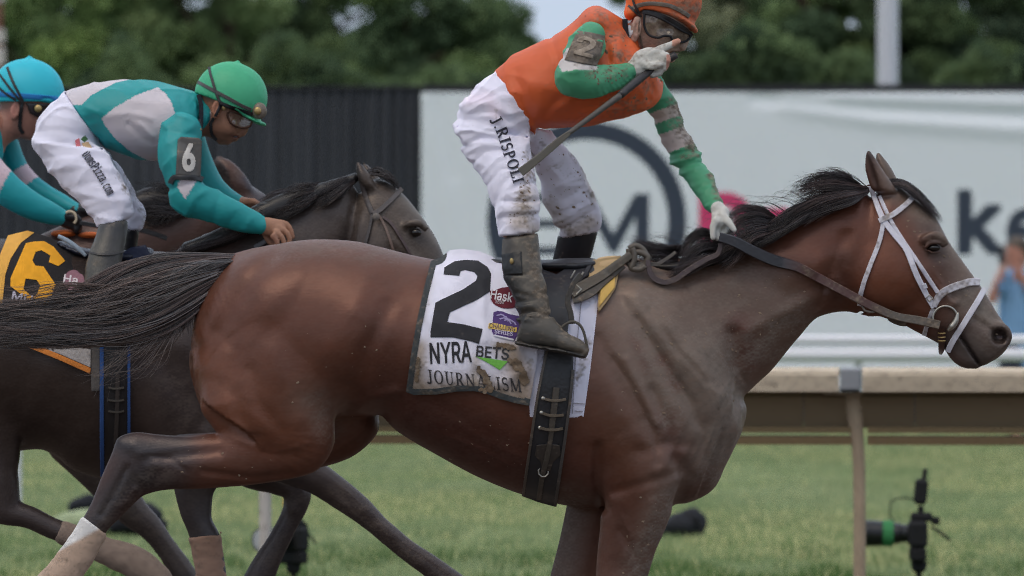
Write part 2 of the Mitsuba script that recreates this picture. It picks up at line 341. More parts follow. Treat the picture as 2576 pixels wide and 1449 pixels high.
def serif(text, gap=0.16):
    """A small drawn serif alphabet (capitals), thick and thin strokes with slabs."""
    t, h = 0.15, 0.065
    def ln(p, w): return LineString(p).buffer(w / 2, cap_style=2, join_style=2)
    def sl(x, y, w=0.36): return box(x - w / 2, y - (0.05 if y > 0.5 else 0), x + w / 2, y + (0 if y > 0.5 else 0.05))
    def arc(cx, cy, rx, ry, a0, a1): return [(cx + rx * math.cos(math.radians(a)), cy + ry * math.sin(math.radians(a))) for a in np.linspace(a0, a1, 14)]
    def ring(cx, cy, rx, ry, a=t, b=h): return affinity.scale(Point(cx, cy).buffer(1), rx, ry).difference(affinity.scale(Point(cx, cy).buffer(1), rx - a, ry - b))
    L = {'I': (0.36, [ln([(.18, 0), (.18, 1)], t), sl(.18, 0), sl(.18, 1)]),
         'L': (0.62, [ln([(.18, 0), (.18, 1)], t), sl(.18, 1), ln([(0, .03), (.6, .03)], h), ln([(.58, 0), (.58, .26)], h)]),
         'J': (0.5, [ln([(.32, 1), (.32, .15)] + arc(.16, .12, .16, .16, 0, -150), .13), sl(.32, 1)]),
         'O': (0.8, [ring(.4, .5, .4, .52)]),
         'U': (0.78, [ln([(.18, 1), (.18, .3)], t), ln([(.64, 1), (.64, .3)], h), ln(arc(.41, .3, .23, .28, 180, 360), h + .02), sl(.18, 1), sl(.64, 1, .28)]),
         'R': (0.76, [ln([(.18, 0), (.18, 1)], t), sl(.18, 0), ring(.36, .73, .28, .27).intersection(box(.3, 0, 1, 1.1)), ln([(.1, .97), (.38, .97)], h), ln([(.2, .47), (.38, .47)], h), ln([(.38, .47), (.68, 0)], t), sl(.68, 0, .2)]),
         'P': (0.68, [ln([(.18, 0), (.18, 1)], t), sl(.18, 0), ring(.36, .72, .29, .28).intersection(box(.3, 0, 1, 1.1)), ln([(.1, .97), (.38, .97)], h), ln([(.2, .45), (.38, .45)], h)]),
         'N': (0.84, [ln([(.14, 0), (.14, 1)], h), ln([(.7, 0), (.7, 1)], h), ln([(.14, .97), (.7, .03)], t), sl(.14, 0, .26), sl(.7, 1, .26), sl(.1, 1, .2)]),
         'A': (0.8, [ln([(.08, 0), (.4, 1)], h), ln([(.4, 1), (.7, 0)], t), ln([(.2, .33), (.6, .33)], h), sl(.08, 0, .22), sl(.7, 0, .26)]),
         'S': (0.56, [ln(arc(.28, .74, .22, .24, 35, 250) + arc(.28, .27, .24, .25, 70, -150), .11)]),
         'M': (1.0, [ln([(.14, 0), (.14, 1)], h), ln([(.14, 1), (.48, .05)], t), ln([(.48, .05), (.84, 1)], h), ln([(.84, 0), (.84, 1)], t), sl(.14, 0, .26), sl(.84, 0, .32), sl(.1, 1, .2), sl(.88, 1, .2)]),
         '.': (0.22, [Point(.1, .07).buffer(.075)]), ' ': (0.3, [])}
    x, out = 0.0, []
    for ch in text:
        w, g = L[ch]
        if g: out.append(affinity.translate(unary_union(g), x))
        x += w + gap
    return unary_union(out)

# ---------------------------------------------------------------- tubes, hair, little solids
def tubes(C, R, sides=3):
    """C: (n, m, 3) curves, R: (n, m) or broadcastable radii -> one mesh."""
    C = np.asarray(C, float); n, m = C.shape[:2]; R = np.broadcast_to(R, (n, m))
    t = np.gradient(C, axis=1); t /= np.linalg.norm(t, axis=2, keepdims=True) + 1e-9
    ref = np.where(np.abs(t[..., 1:2]) < 0.9, [0, 1.0, 0], [1.0, 0, 0]); a = np.cross(t, ref); a /= np.linalg.norm(a, axis=2, keepdims=True) + 1e-9; b = np.cross(t, a)
    ang = np.arange(sides) * 2 * np.pi / sides
    V = C[:, :, None] + R[..., None, None] * (np.cos(ang)[:, None] * a[:, :, None] + np.sin(ang)[:, None] * b[:, :, None])
    i, j = np.meshgrid(np.arange(m - 1), np.arange(sides), indexing='ij')
    f = np.stack([i * sides + j, i * sides + (j + 1) % sides, (i + 1) * sides + (j + 1) % sides, (i + 1) * sides + j], -1).reshape(-1, 4)
    f = (f[None] + (np.arange(n) * m * sides)[:, None, None]).reshape(-1, 4)
    return V.reshape(-1, 3), np.vstack([f[:, [0, 1, 2]], f[:, [0, 2, 3]]])
def tube(pts, r, sides=10, smooth=True):
    pts = np.asarray(pts, float)
    if smooth and len(pts) > 2:
        d = np.r_[0, np.cumsum(np.linalg.norm(np.diff(pts, axis=0), axis=1))]; t = np.linspace(0, d[-1], max(12, 5 * len(pts)))
        r = np.interp(t, d, np.broadcast_to(r, (len(pts),))); pts = np.stack([PchipInterpolator(d, pts[:, k])(t) for k in range(3)], -1)
    V, f = tubes(pts[None], np.broadcast_to(r, (len(pts),))[None], sides)
    n = len(V); m = len(pts); V = np.vstack([V, pts[0], pts[-1]]); k = np.arange(sides)
    return V, np.vstack([f, np.stack([np.full(sides, n), (k + 1) % sides, k], 1), np.stack([np.full(sides, n + 1), (m - 1) * sides + k, (m - 1) * sides + (k + 1) % sides], 1)])
def join(*ms):
    V, f, n = [], [], 0
    for m in ms:
        v, g = (np.asarray(m[0]), np.asarray(m[1])) if isinstance(m, (tuple, list)) else (np.array(m.vertices), np.array(m.faces))
        if g.shape[1] == 4: g = np.vstack([g[:, [0, 1, 2]], g[:, [0, 2, 3]]])
        V.append(v); f.append(g + n); n += len(v)
    return np.vstack(V), np.vstack(f)
def rbox(x0, x1, y0, y1, z0, z1, r=0.006):
    """A box with chamfered edges."""
    r = min(r, (x1 - x0) / 2.01, (y1 - y0) / 2.01, (z1 - z0) / 2.01); p = []
    for sx, sy, sz in np.ndindex(2, 2, 2):
        c = np.array([(x0, x1)[sx], (y0, y1)[sy], (z0, z1)[sz]]); s = np.array([1 - 2 * sx, 1 - 2 * sy, 1 - 2 * sz]) * r
        for k in range(3): q = s.copy(); q[k] = 0; p.append(c + q)
    h = trimesh.convex.convex_hull(np.array(p)); return np.array(h.vertices), np.array(h.faces)
def specks(zones, Y, seed, rmax=.0045):
    """Dried mud splashes: small flat lumps on a surface. zones: (points, sigma, count, surface)."""
    r = np.random.default_rng(seed); ms = []
    for pts, sg, n, yf in zones:
        L = smoothline(np.asarray(pts, float), 2); c = L[r.integers(0, len(L), n)] + r.normal(0, sg, (n, 2)); P = onto(c, yf, Y); P = P[yf.on(P[:, 0], P[:, 2])]
        for p in P:
            a = rmax * (.25 + .75 * r.random() ** 2.5); v, f = ellipsoid((0, 0, 0), (a * r.uniform(1, 2.2), a * .35, a), 1); ms.append(move((v, f), roty(r.normal(.4, .5)), p))
    return join(*ms)
def blob(pts, r_, seed=0):
    g = np.random.default_rng(seed); L = smoothline(np.asarray(pts, float), max(2.0, r_ * .5))
    return unary_union([Point(x + g.normal(0, r_ * .45), y + g.normal(0, r_ * .45)).buffer(r_ * g.uniform(.3, .8), 6) for x, y in np.vstack([L, L, L])])
def ellipsoid(c, r, sub=3):
    m = trimesh.creation.icosphere(sub); return np.array(m.vertices) * np.asarray(r) + np.asarray(c), np.array(m.faces)
def move(m, rot=None, at=(0, 0, 0)):
    v = np.asarray(m[0]); v = v @ np.asarray(rot).T if rot is not None else v
    return v + np.asarray(at), m[1]
def rotz(a): c, s = math.cos(a), math.sin(a); return np.array([[c, -s, 0], [s, c, 0], [0, 0, 1]])
def roty(a): c, s = math.cos(a), math.sin(a); return np.array([[c, 0, s], [0, 1, 0], [-s, 0, c]])
def rotx(a): c, s = math.cos(a), math.sin(a); return np.array([[1, 0, 0], [0, c, -s], [0, s, c]])
def guided(guides, n, m, seed, ythick, jitter=0.0, wave=0.0, tip=(0.75, 1.0), curl=5.0):
    """Strands that run between guide curves (each a list of (u, v, Y)); returns (n, m, 3)."""
    r = np.random.default_rng(seed); G = np.stack([smoothline(np.asarray(g, float), 1)[np.linspace(0, len(smoothline(np.asarray(g, float), 1)) - 1, m).astype(int)] for g in guides])
    nc_ = max(6, n // 28); ca = r.random(nc_); own = r.integers(0, nc_, n); a = np.clip(ca[own] + r.normal(0, .7 / nc_ ** .75, n), 0, .9999) * (len(G) - 1); i = np.minimum(a.astype(int), len(G) - 2); fr = (a - i)[:, None, None]
    C = G[i] * (1 - fr) + G[i + 1] * fr
    C = P3(C[..., 0], C[..., 1], C[..., 2])
    t = np.linspace(0, 1, m)[None, :]
    end = r.uniform(*tip, n)[:, None]; idx = t * end * (m - 1); i0 = np.minimum(idx.astype(int), m - 2); fr = (idx - i0)[..., None]; rows = np.arange(n)[:, None]
    C = C[rows, i0] * (1 - fr) + C[rows, i0 + 1] * fr
    C[..., 1] += (((r.random((nc_, 1)) - 0.5) * 2 * ythick)[own] + r.normal(0, ythick * .3, (n, 1))) * np.sin(np.pi * (0.12 + 0.8 * t))
    ph, fq = (r.random((nc_, 3)) * 6.28)[own] + r.normal(0, .25, (n, 3)), (r.uniform(0.6, 1.5, (nc_, 3)) * curl)[own]
    wave = wave * 1.6; guided.own = own, nc_
    for k in range(3): C[..., k] += wave * np.sin(fq[:, k:k + 1] * t + ph[:, k:k + 1]) * t
    C += r.normal(0, jitter, (n, 1, 3)) * (0.25 + t[..., None])
    return C
# ================================================================ the winning bay horse
YH = 0.0
H = Vox(YH, 0.0056, 190, 350, 2575, 1640, -0.40, 0.40)
tr_ = [(478, 880, 900, .015), (482, 835, 940, .07), (492, 788, 990, .11), (510, 744, 1030, .14), (548, 690, 1060, .17), (600, 642, 1075, .205), (700, 612, 1075, .26), (800, 603, 1060, .28), (890, 608, 1046, .283), (950, 621, 1048, .278),
       (1000, 633, 1086, .275), (1100, 654, 1145, .288), (1215, 668, 1206, .302), (1320, 672, 1246, .305), (1420, 668, 1271, .29), (1520, 662, 1284, .262), (1600, 660, 1287, .24), (1680, 690, 1279, .225), (1740, 740, 1262, .21), (1780, 800, 1243, .19),
       (1805, 850, 1218, .165), (1822, 900, 1178, .14), (1840, 950, 1140, .11), (1856, 990, 1092, .085), (1867, 1018, 1062, .05), (1871, 1032, 1050, .02)]
trunk = [(u, a, u, b, w) for u, a, b, w in tr_]
H.loft(trunk, 0.02)
H.loft([(1560, 664, 1740, 1200, .17), (1640, 654, 1840, 1090, .175), (1690, 652, 1868, 1020, .165), (1790, 628, 1888, 984, .14), (1895, 590, 1942, 930, .118), (2000, 540, 2008, 850, .102), (2080, 500, 2062, 796, .09), (2150, 478, 2120, 784, .084), (2215, 462, 2190, 790, .08)], 0.05)   # neck
head = [(2180, 476, 2112, 720, .07), (2245, 462, 2165, 782, .088), (2303, 500, 2220, 798, .098), (2352, 545, 2270, 816, .092), (2385, 605, 2312, 838, .076), (2434, 674, 2350, 858, .066), (2477, 735, 2388, 880, .060), (2510, 790, 2425, 905, .058), (2539, 832, 2462, 917, .056), (2549, 860, 2496, 918, .044)]
H.loft(head, 0.03)
for s_ in (-1, 1):
    yn, yf_ = s_ * 0.05, s_ * 0.075
    H.ball(2240, 690, 82, 0.05, s_ * 0.058, 0.03)                        # cheek
    H.loft([(2300, 660, 8, .012, s_ * .092), (2400, 760, 6, .01, s_ * .066)], 0.02, True)   # cheek bone
    H.loft([(2325, 602, 10, .012, s_ * .088), (2352, 592, 12, .014, s_ * .088), (2378, 610, 9, .012, s_ * .082)], 0.015, True)  # brow
    H.ball(2510, 846, 36, 0.022, s_ * 0.040, 0.015)                      # nostril wall
    H.ball(2516, 846, 21, 0.040, s_ * 0.066, 0.012, cut=True)
    H.loft([(2338, 625, 10, .016, s_ * .100), (2362, 624, 10, .016, s_ * .098)], .006, True, cut=True)   # eye socket
    H.loft([(2328, 622, 4, .008, s_ * .093), (2345, 610, 5, .009, s_ * .094), (2364, 612, 4.5, .008, s_ * .090), (2374, 622, 3, .006, s_ * .086)], .006, True)   # upper lid
    H.loft([(2334, 630, 3, .006, s_ * .092), (2350, 637, 3.5, .007, s_ * .092), (2370, 632, 3, .006, s_ * .088)], .006, True)
H.loft([(2400, 872, 22, .034), (2425, 900, 24, .036), (2450, 908, 20, .034)], 0.02, True)       # lower lip
for s_ in (-1, 1): H.loft([(2408, 835, 4, .03, s_ * .065), (2440, 880, 4, .03, s_ * .06), (2470, 924, 4, .04, s_ * .045)], 0.006, True, cut=True)   # mouth
# near hind leg (pushing off, far behind) and far hind leg
H.loft([(720, 760, 580, 840, .10, -.10), (785, 850, 512, 935, .125, -.12), (826, 970, 504, 1020, .122, -.14), (842, 1100, 532, 1072, .10, -.15), (792, 1186, 545, 1090, .076, -.15), (690, 1212, 515, 1092, .066, -.15),
        (600, 1223, 460, 1096, .056, -.15), (500, 1230, 400, 1093, .047, -.15), (425, 1232, 345, 1087, .042, -.15), (365, 1245, 298, 1100, .039, -.15), (330, 1275, 280, 1142, .034, -.15), (300, 1305, 255, 1200, .031, -.15),
        (270, 1335, 226, 1272, .029, -.15), (240, 1400, 190, 1332, .029, -.15), (192, 1462, 140, 1412, .033, -.15)], 0.06, step=0.01)
H.loft([(150, 1440, 34, .036, -.15), (96, 1490, 31, .034, -.15), (60, 1520, 30, .034, -.15)], 0.02, True)
H.loft([(860, 720, 640, 960, .10, .13), (930, 880, 700, 1060, .105, .14), (955, 1010, 760, 1110, .095, .14), (955, 1070, 740, 1130, .08, .14), (880, 1152, 690, 1100, .068, .14), (760, 1185, 600, 1085, .055, .14), (640, 1205, 500, 1090, .046, .14),
        (560, 1215, 440, 1095, .04, .14), (535, 1250, 432, 1180, .034, .14), (532, 1300, 452, 1290, .031, .14), (552, 1345, 474, 1345, .03, .14), (566, 1420, 490, 1420, .032, .14), (575, 1480, 496, 1490, .036, .14), (640, 1600, 520, 1600, .038, .14)], 0.03)
# forelegs
H.loft([(1690, 1000, 1480, 1100, .075, -.15), (1720, 1130, 1500, 1200, .078, -.16), (1700, 1255, 1512, 1270, .072, -.155), (1672, 1335, 1510, 1320, .06, -.15), (1650, 1385, 1504, 1380, .053, -.145), (1630, 1449, 1499, 1449, .05, -.14), (1600, 1540, 1500, 1540, .048, -.14), (1590, 1640, 1500, 1640, .046, -.14)], 0.03)
H.loft([(1600, 1100, 1430, 1160, .07, .13), (1570, 1240, 1428, 1250, .065, .13), (1560, 1320, 1416, 1320, .058, .13), (1545, 1380, 1402, 1380, .053, .13), (1530, 1449, 1384, 1449, .05, .13), (1500, 1560, 1360, 1560, .046, .13)], 0.03)
# ears
H.loft([(2264, 492, 2196, 486, .034, -.045), (2240, 455, 2183, 450, .033, -.05), (2216, 420, 2176, 415, .026, -.053), (2200, 395, 2178, 392, .016, -.056), (2186, 377, 2182, 377, .006, -.058)], 0.012, step=0.006)
H.loft([(2272, 492, 2215, 486, .034, .045), (2258, 455, 2215, 450, .033, .05), (2240, 420, 2206, 415, .026, .053), (2222, 396, 2203, 393, .016, .056), (2210, 382, 2207, 382, .006, .058)], 0.012, step=0.006)
H.loft([(2204, 478, 7, .014, -.085), (2196, 450, 11, .02, -.085), (2188, 418, 9, .018, -.082), (2183, 394, 4, .01, -.075)], 0.008, True, cut=True, step=0.006)
# tail dock
H.loft([(640, 636, 640, 690, .045), (600, 640, 590, 700, .04), (540, 650, 535, 705, .03), (470, 665, 465, 710, .02)], 0.03)
H.relief([(p_, s_, a_ * (1.15 if p_[0][0] > 1450 else .85)) for p_, s_, a_ in [
    ([(700, 640), (640, 700), (590, 770), (560, 830)], 16, -.010), ([(760, 690), (690, 760), (620, 830), (540, 900), (480, 930)], 26, .007),
    ([(800, 650), (860, 640), (950, 660)], 30, .004), ([(600, 880), (590, 960), (610, 1040), (650, 1090)], 13, -.006), ([(640, 930), (660, 1010), (720, 1080)], 13, -.006), ([(690, 880), (720, 960), (770, 1040)], 22, .006),
    ([(980, 770), (930, 880), (900, 960), (880, 1030)], 17, -.012), ([(900, 800), (850, 900), (800, 960)], 40, .010), ([(870, 960), (960, 1040)], 14, -.007), ([(1000, 980), (930, 1000), (875, 1050)], 10, .009),
    ([(700, 830), (760, 800), (830, 800)], 40, -.005), ([(1010, 700), (1020, 780)], 26, -.006), ([(770, 1060), (800, 1120)], 30, .006),
    ([(560, 1130), (460, 1140), (380, 1150)], 9, -.008), ([(520, 1180), (640, 1195), (740, 1185)], 6, -.006), ([(345, 1115), (400, 1160)], 12, .006),
    ([(330, 1170), (300, 1230), (265, 1290)], 5, -.006), ([(350, 1225), (315, 1270)], 6, .005),
    # shoulder and chest
    ([(1560, 760), (1620, 850), (1690, 950), (1760, 1060)], 15, -.008), ([(1600, 740), (1680, 840), (1760, 930)], 26, .009), ([(1500, 850), (1560, 960), (1600, 1040), (1660, 1110)], 14, -.008),
    ([(1640, 980), (1680, 1080), (1690, 1160)], 11, -.008), ([(1730, 900), (1800, 1000), (1830, 1080)], 24, .010), ([(1690, 820), (1760, 880)], 32, .008), ([(1580, 1050), (1560, 1130), (1590, 1200)], 26, .008),
    ([(1840, 840), (1850, 930), (1868, 1000)], 13, -.011), ([(1790, 800), (1850, 900)], 20, -.006), ([(1500, 1120), (1500, 1200), (1516, 1270)], 10, -.012), ([(1450, 1130), (1500, 1150)], 26, -.005),
    ([(1700, 1150), (1740, 1200), (1700, 1260)], 12, -.008), ([(1540, 1230), (1640, 1200), (1700, 1180)], 9, -.005), ([(1560, 1330), (1600, 1400), (1610, 1449)], 8, -.004), ([(1640, 1260), (1620, 1340)], 12, .004),
    # ribs and belly, neck
    ([(1100, 1010), (1200, 1090), (1300, 1130)], 20, -.006), ([(1060, 940), (1050, 1040)], 16, -.005),
    ([(1960, 640), (2040, 660), (2110, 640)], 18, .005), ([(1890, 700), (1980, 740), (2080, 720)], 22, -.006), ([(1880, 830), (1960, 790), (2060, 740)], 14, .006), ([(2110, 600), (2080, 680), (2050, 760)], 14, -.007), ([(1760, 760), (1860, 760)], 30, -.006),
    # head
    ([(2130, 590), (2110, 680), (2140, 760)], 10, -.006), ([(2320, 690), (2390, 750)], 8, -.006), ([(2420, 720), (2480, 800)], 9, .003), ([(2300, 800), (2370, 835)], 8, -.004), ([(2340, 650), (2375, 648)], 6, -.003), ([(2445, 800), (2490, 830)], 6, -.004), ([(2440, 770), (2500, 800)], 5, -.003),
    ([(1600, 800), (1660, 900), (1740, 1010)], 8, -.005), ([(1630, 780), (1700, 880), (1780, 960)], 7, -.004), ([(1570, 900), (1620, 1000), (1650, 1060)], 8, .005), ([(1700, 960), (1760, 1080), (1770, 1150)], 9, -.005), ([(1610, 1130), (1680, 1110), (1740, 1120)], 12, -.004), ([(1650, 1180), (1730, 1130)], 14, .005),
     ([(930, 700), (900, 780)], 16, .004), ([(1120, 1040), (1220, 1100), (1300, 1140)], 10, .004), ([(1760, 930), (1800, 990), (1812, 1060), (1790, 1130)], 3.5, .0022), ([(1560, 1290), (1585, 1340), (1570, 1400)], 3, .0022), ([(2330, 660), (2370, 720), (2380, 770)], 3, .0016), ([(2290, 720), (2330, 770)], 3, .0016), ([(600, 1100), (700, 1130), (780, 1110)], 4, .0022), ([(1120, 1090), (1200, 1120), (1290, 1170)], 4, .0022), ([(480, 1180), (440, 1150), (380, 1140)], 4, -.003), ([(1540, 900), (1580, 960), (1640, 1080), (1650, 1160)], 5, -.004), ([(2110, 610), (2085, 690), (2055, 770)], 5, -.003), ([(680, 1130), (760, 1140)], 10, -.004),
]])
H.wrinkle(0.0006, 14, 3)
hv, hf = H.mesh(6)
front, behind = H.depth(1.6), H.depth(1.6, True)
BAY, BAY_D, ORANGE, BLACK_PT, DUST = lin(112, 72, 54), lin(72, 48, 41), lin(124, 78, 53), lin(44, 40, 42), lin(136, 120, 109)
coat_strokes = [
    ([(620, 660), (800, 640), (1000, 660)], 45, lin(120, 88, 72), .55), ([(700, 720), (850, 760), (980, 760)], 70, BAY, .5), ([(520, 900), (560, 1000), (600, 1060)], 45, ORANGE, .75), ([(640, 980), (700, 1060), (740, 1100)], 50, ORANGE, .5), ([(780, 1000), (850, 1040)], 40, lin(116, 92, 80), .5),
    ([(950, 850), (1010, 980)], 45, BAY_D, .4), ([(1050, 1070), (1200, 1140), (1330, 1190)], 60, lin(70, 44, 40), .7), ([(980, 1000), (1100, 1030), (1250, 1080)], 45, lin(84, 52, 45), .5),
    ([(560, 1160), (680, 1180)], 30, lin(104, 72, 58), .6),
    ([(300, 1105), (380, 1125), (450, 1115)], 44, BLACK_PT * .8, 1.0), ([(380, 1195), (330, 1200), (290, 1250), (230, 1340)], 60, BLACK_PT * .8, 1.0), ([(460, 1150), (440, 1210)], 36, lin(56, 46, 46), .8), ([(480, 1120), (500, 1260), (520, 1340)], 50, BLACK_PT, .0),
    ([(1600, 720), (1650, 900), (1700, 1000)], 90, DUST, .72), ([(1760, 880), (1820, 1020), (1800, 1150)], 70, DUST, .85), ([(1740, 800), (1820, 720), (1900, 740)], 70, lin(98, 80, 70), .75), ([(1930, 880), (1990, 790)], 55, lin(100, 84, 74), .7),
    ([(1560, 1060), (1580, 1140)], 55, lin(92, 58, 36), .85), ([(1420, 1150), (1470, 1200)], 60, lin(88, 52, 42), .7), ([(1680, 1060), (1700, 1130)], 28, lin(96, 58, 50), .6), ([(1660, 900), (1700, 970)], 12, lin(112, 66, 54), .6), ([(1590, 850), (1625, 930)], 10, lin(108, 66, 54), .5), ([(1850, 820), (1870, 900)], 26, lin(92, 54, 46), .7),
    ([(1690, 1220), (1640, 1330), (1600, 1449)], 42, lin(110, 92, 82), .7), ([(1560, 1290), (1560, 1400)], 30, lin(82, 56, 46), .6), ([(1430, 1280), (1400, 1449)], 55, lin(84, 70, 62), .7), ([(1740, 1240), (1800, 1190)], 35, lin(96, 74, 64), .6),
    ([(2000, 600), (2100, 560), (2150, 540)], 45, lin(108, 64, 46), .6), ([(2200, 660), (2250, 720), (2230, 760)], 60, lin(122, 72, 46), .8), ([(2120, 660), (2100, 740)], 26, lin(66, 42, 34), .6),
    ([(2250, 440), (2320, 540), (2390, 640), (2440, 720)], 26, lin(120, 102, 90), .85), ([(2330, 570), (2360, 660), (2400, 720)], 24, lin(96, 74, 64), .7), ([(2440, 760), (2510, 830), (2520, 880)], 42, lin(104, 92, 84), .9), ([(2390, 850), (2450, 910)], 36, lin(76, 68, 66), .9), ([(2440, 860), (2480, 905)], 22, lin(84, 76, 72), .8), ([(2420, 840), (2440, 885), (2466, 920)], 5, lin(40, 32, 32), .8),
    ([(2200, 400), (2240, 480)], 22, lin(104, 84, 74), .9), ([(2184, 395), (2196, 450), (2206, 482)], 9, lin(52, 36, 32), .9), ([(2183, 378), (2186, 390)], 7, lin(48, 40, 38), .9), ([(2212, 384), (2245, 440)], 10, lin(92, 80, 72), .8),
    ([(2350, 622)], 22, lin(48, 36, 34), .75), ([(2514, 846)], 19, lin(40, 24, 26), .95), ([(2300, 640), (2330, 700)], 20, lin(106, 72, 56), .4), ([(2470, 780), (2490, 800)], 9, lin(128, 118, 108), .5)]
tone = lambda c: c * (np.array([.82, .82, .82]) if c[2] > .45 * c[0] else np.array([.57, .505, .52]))
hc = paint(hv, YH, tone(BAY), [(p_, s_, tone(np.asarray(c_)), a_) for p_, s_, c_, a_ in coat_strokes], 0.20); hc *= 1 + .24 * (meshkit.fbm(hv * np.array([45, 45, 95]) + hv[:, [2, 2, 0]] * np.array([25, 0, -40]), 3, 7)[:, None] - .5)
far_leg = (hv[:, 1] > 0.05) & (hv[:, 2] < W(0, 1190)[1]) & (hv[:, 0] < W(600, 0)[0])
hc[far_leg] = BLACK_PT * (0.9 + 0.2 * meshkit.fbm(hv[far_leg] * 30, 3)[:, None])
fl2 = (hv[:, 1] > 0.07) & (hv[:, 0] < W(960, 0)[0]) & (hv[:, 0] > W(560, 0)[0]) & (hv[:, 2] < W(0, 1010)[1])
hc[fl2] *= 0.75  # shade on the far thigh, painted into the coat colour
hm = mudmap(hv, YH, [([(1600, 720), (1660, 880), (1720, 1000)], 75, .55), ([(1780, 860), (1835, 1020), (1810, 1150)], 55, .72), ([(1700, 880), (1760, 960)], 40, .62), ([(1860, 900), (1990, 800)], 45, .5), ([(1760, 760), (1880, 720)], 60, .4), ([(1680, 1260), (1640, 1340), (1600, 1449)], 30, .6), ([(2440, 740), (2520, 860)], 34, .6), ([(2270, 460), (2350, 560), (2400, 650)], 22, .6), ([(1420, 1280), (1390, 1449)], 40, .5), ([(1660, 940), (1668, 1010), (1672, 1060)], 10, .8), ([(700, 640), (850, 615), (1000, 645)], 24, .3), ([(800, 1000), (830, 1090)], 26, .3), ([(430, 1180), (330, 1240), (270, 1310)], 30, .2)], 0.06)
u_, v_ = side(hv, YH)
for pts, sg in (([(2512, 846), (2518, 848)], 19), ([(2416, 832), (2440, 882), (2468, 920)], 5), ([(2350, 624)], 20)): hm *= 1 - stroke_w(u_, v_, pts, sg).clip(0, 1)
hc = hc * (1 - .85 * stroke_w(u_, v_, [(2510, 845), (2520, 848)], 15)[:, None])
horse = thing('racehorse', 'bay racehorse in front with white bridle and number 2 cloth, galloping right', 'horse', 'racehorses galloping')
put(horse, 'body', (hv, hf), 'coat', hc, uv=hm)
for s_ in (-1, 1): put(horse, 'eye', ellipsoid(P3(2350, 623, s_ * .083), (.0185, .012, .0115)), 'eye_gloss')
sp = specks([([(1620, 760), (1700, 900), (1760, 1050)], 70, 130, front), ([(1860, 850), (1980, 740)], 55, 60, front), ([(1640, 1290), (1600, 1440)], 28, 45, front), ([(1150, 1100), (1400, 1180)], 40, 35, front), ([(420, 1160), (640, 1160)], 30, 30, front), ([(2300, 560), (2460, 790)], 26, 40, front), ([(800, 900), (1000, 950)], 80, 25, front)], YH, 3, .0034)
sk_ = put(horse, 'mud_speck', sp, 'matte', lin(128, 110, 94)); tag(sk_, kind='stuff')
# leg bandages
B1 = Vox(YH, 0.006, 0, 1250, 330, 1620, -.22, -.08)
B1.loft([(273, 1338, 211, 1292, .034, -.15), (256, 1372, 190, 1326, .034, -.15), (226, 1425, 156, 1376, .036, -.15), (186, 1474, 118, 1424, .04, -.15), (140, 1505, 86, 1455, .042, -.15), (100, 1530, 50, 1482, .042, -.15)], 0.0)
B1.wrinkle(.003, 40, 2); bv, bf = B1.mesh(2)
u_, v_ = side(bv, YH); topw = np.clip((1338 - v_ - (u_ - 240) * 0.55) / 8, 0, 1)[:, None]
put(horse, 'leg_bandage', (bv, bf), 'cloth', (lin(176, 152, 134) * (1 - topw) + lin(212, 210, 208) * topw) * (0.8 + 0.4 * meshkit.fbm(bv * np.array([60, 20, 60]), 3)[:, None]), uv=np.full(len(bv), .30), label='tan leg bandage with white tape round its top')
B2 = Vox(YH, 0.006, 400, 1290, 700, 1620, .06, .22)
B2.loft([(556, 1338, 470, 1344, .036, .14), (562, 1400, 484, 1402, .038, .14), (570, 1449, 492, 1449, .04, .14), (600, 1560, 505, 1560, .044, .14)], 0.0)
B2.wrinkle(.004, 45, 5, (1, 1, 2)); bv, bf = B2.mesh(2)
put(horse, 'leg_bandage', (bv, bf), 'cloth', lin(152, 122, 106) * (0.75 + 0.5 * meshkit.fbm(bv * np.array([30, 30, 90]), 3)[:, None]), uv=np.full(len(bv), .34))
# tail
def hairput(parent, name, C, r0, r1, col, var, seed, label=None):
    r = np.random.default_rng(seed); n, m = C.shape[:2]; own, nc_ = guided.own if len(guided.own[0]) == n else (np.arange(n), n)
    R = np.linspace(1, 0.25, m)[None] * r.uniform(r0, r1, (n, 1)); V, f = tubes(C, R)
    c = np.asarray(col)[None] * ((1 + var * 1.1 * r.normal(0, 1, (nc_, 1)))[own] * (1 + .5 * var * r.normal(0, 1, (n, 1)))).clip(0.25, 3.2) * np.where((r.random(nc_) < .4)[own][:, None], [1.18, .98, .88], [1, 1, 1]); c = np.repeat(c, m * 3, 0)
    return put(parent, name, (V, f), 'hair', c, True, label=label)
TL = Vox(YH, 0.009, -60, 590, 640, 900, -.12, .12)
TL.loft([(610, 648, 585, 700, .035), (560, 650, 520, 735, .045), (480, 650, 440, 800, .055), (380, 668, 350, 838, .055), (280, 705, 260, 846, .05), (180, 752, 165, 850, .045), (60, 770, 60, 848, .04), (-50, 775, -50, 845, .035)], 0.0)
tv, tf = TL.mesh(3)
tail_c = lin(40, 39, 42)
C = lambda: (
    guided([[(612, 640, -.0), (520, 637, 0), (420, 641, 0), (330, 660, 0), (240, 708, 0), (150, 756, 0), (60, 768, 0), (-60, 768, 0)],
            [(610, 652, -.02), (510, 668, -.03), (400, 705, -.04), (300, 752, -.04), (190, 800, -.03), (80, 792, -.03), (-60, 778, 0)],
            [(600, 670, -.03), (500, 705, -.05), (390, 765, -.06), (280, 815, -.05), (180, 822, -.04), (60, 815, -.03), (-60, 802, 0)],
            [(585, 690, -.03), (490, 760, -.05), (390, 815, -.06), (290, 843, -.05), (180, 850, -.04), (60, 848, -.03), (-60, 842, 0)],
            [(560, 705, -.03), (490, 790, -.04), (410, 835, -.04), (300, 858, -.04), (200, 864, -.03), (100, 866, -.03), (-60, 864, 0)]], 5600, 24, 1, .04, .0015, .011, (.66, 1.0)))
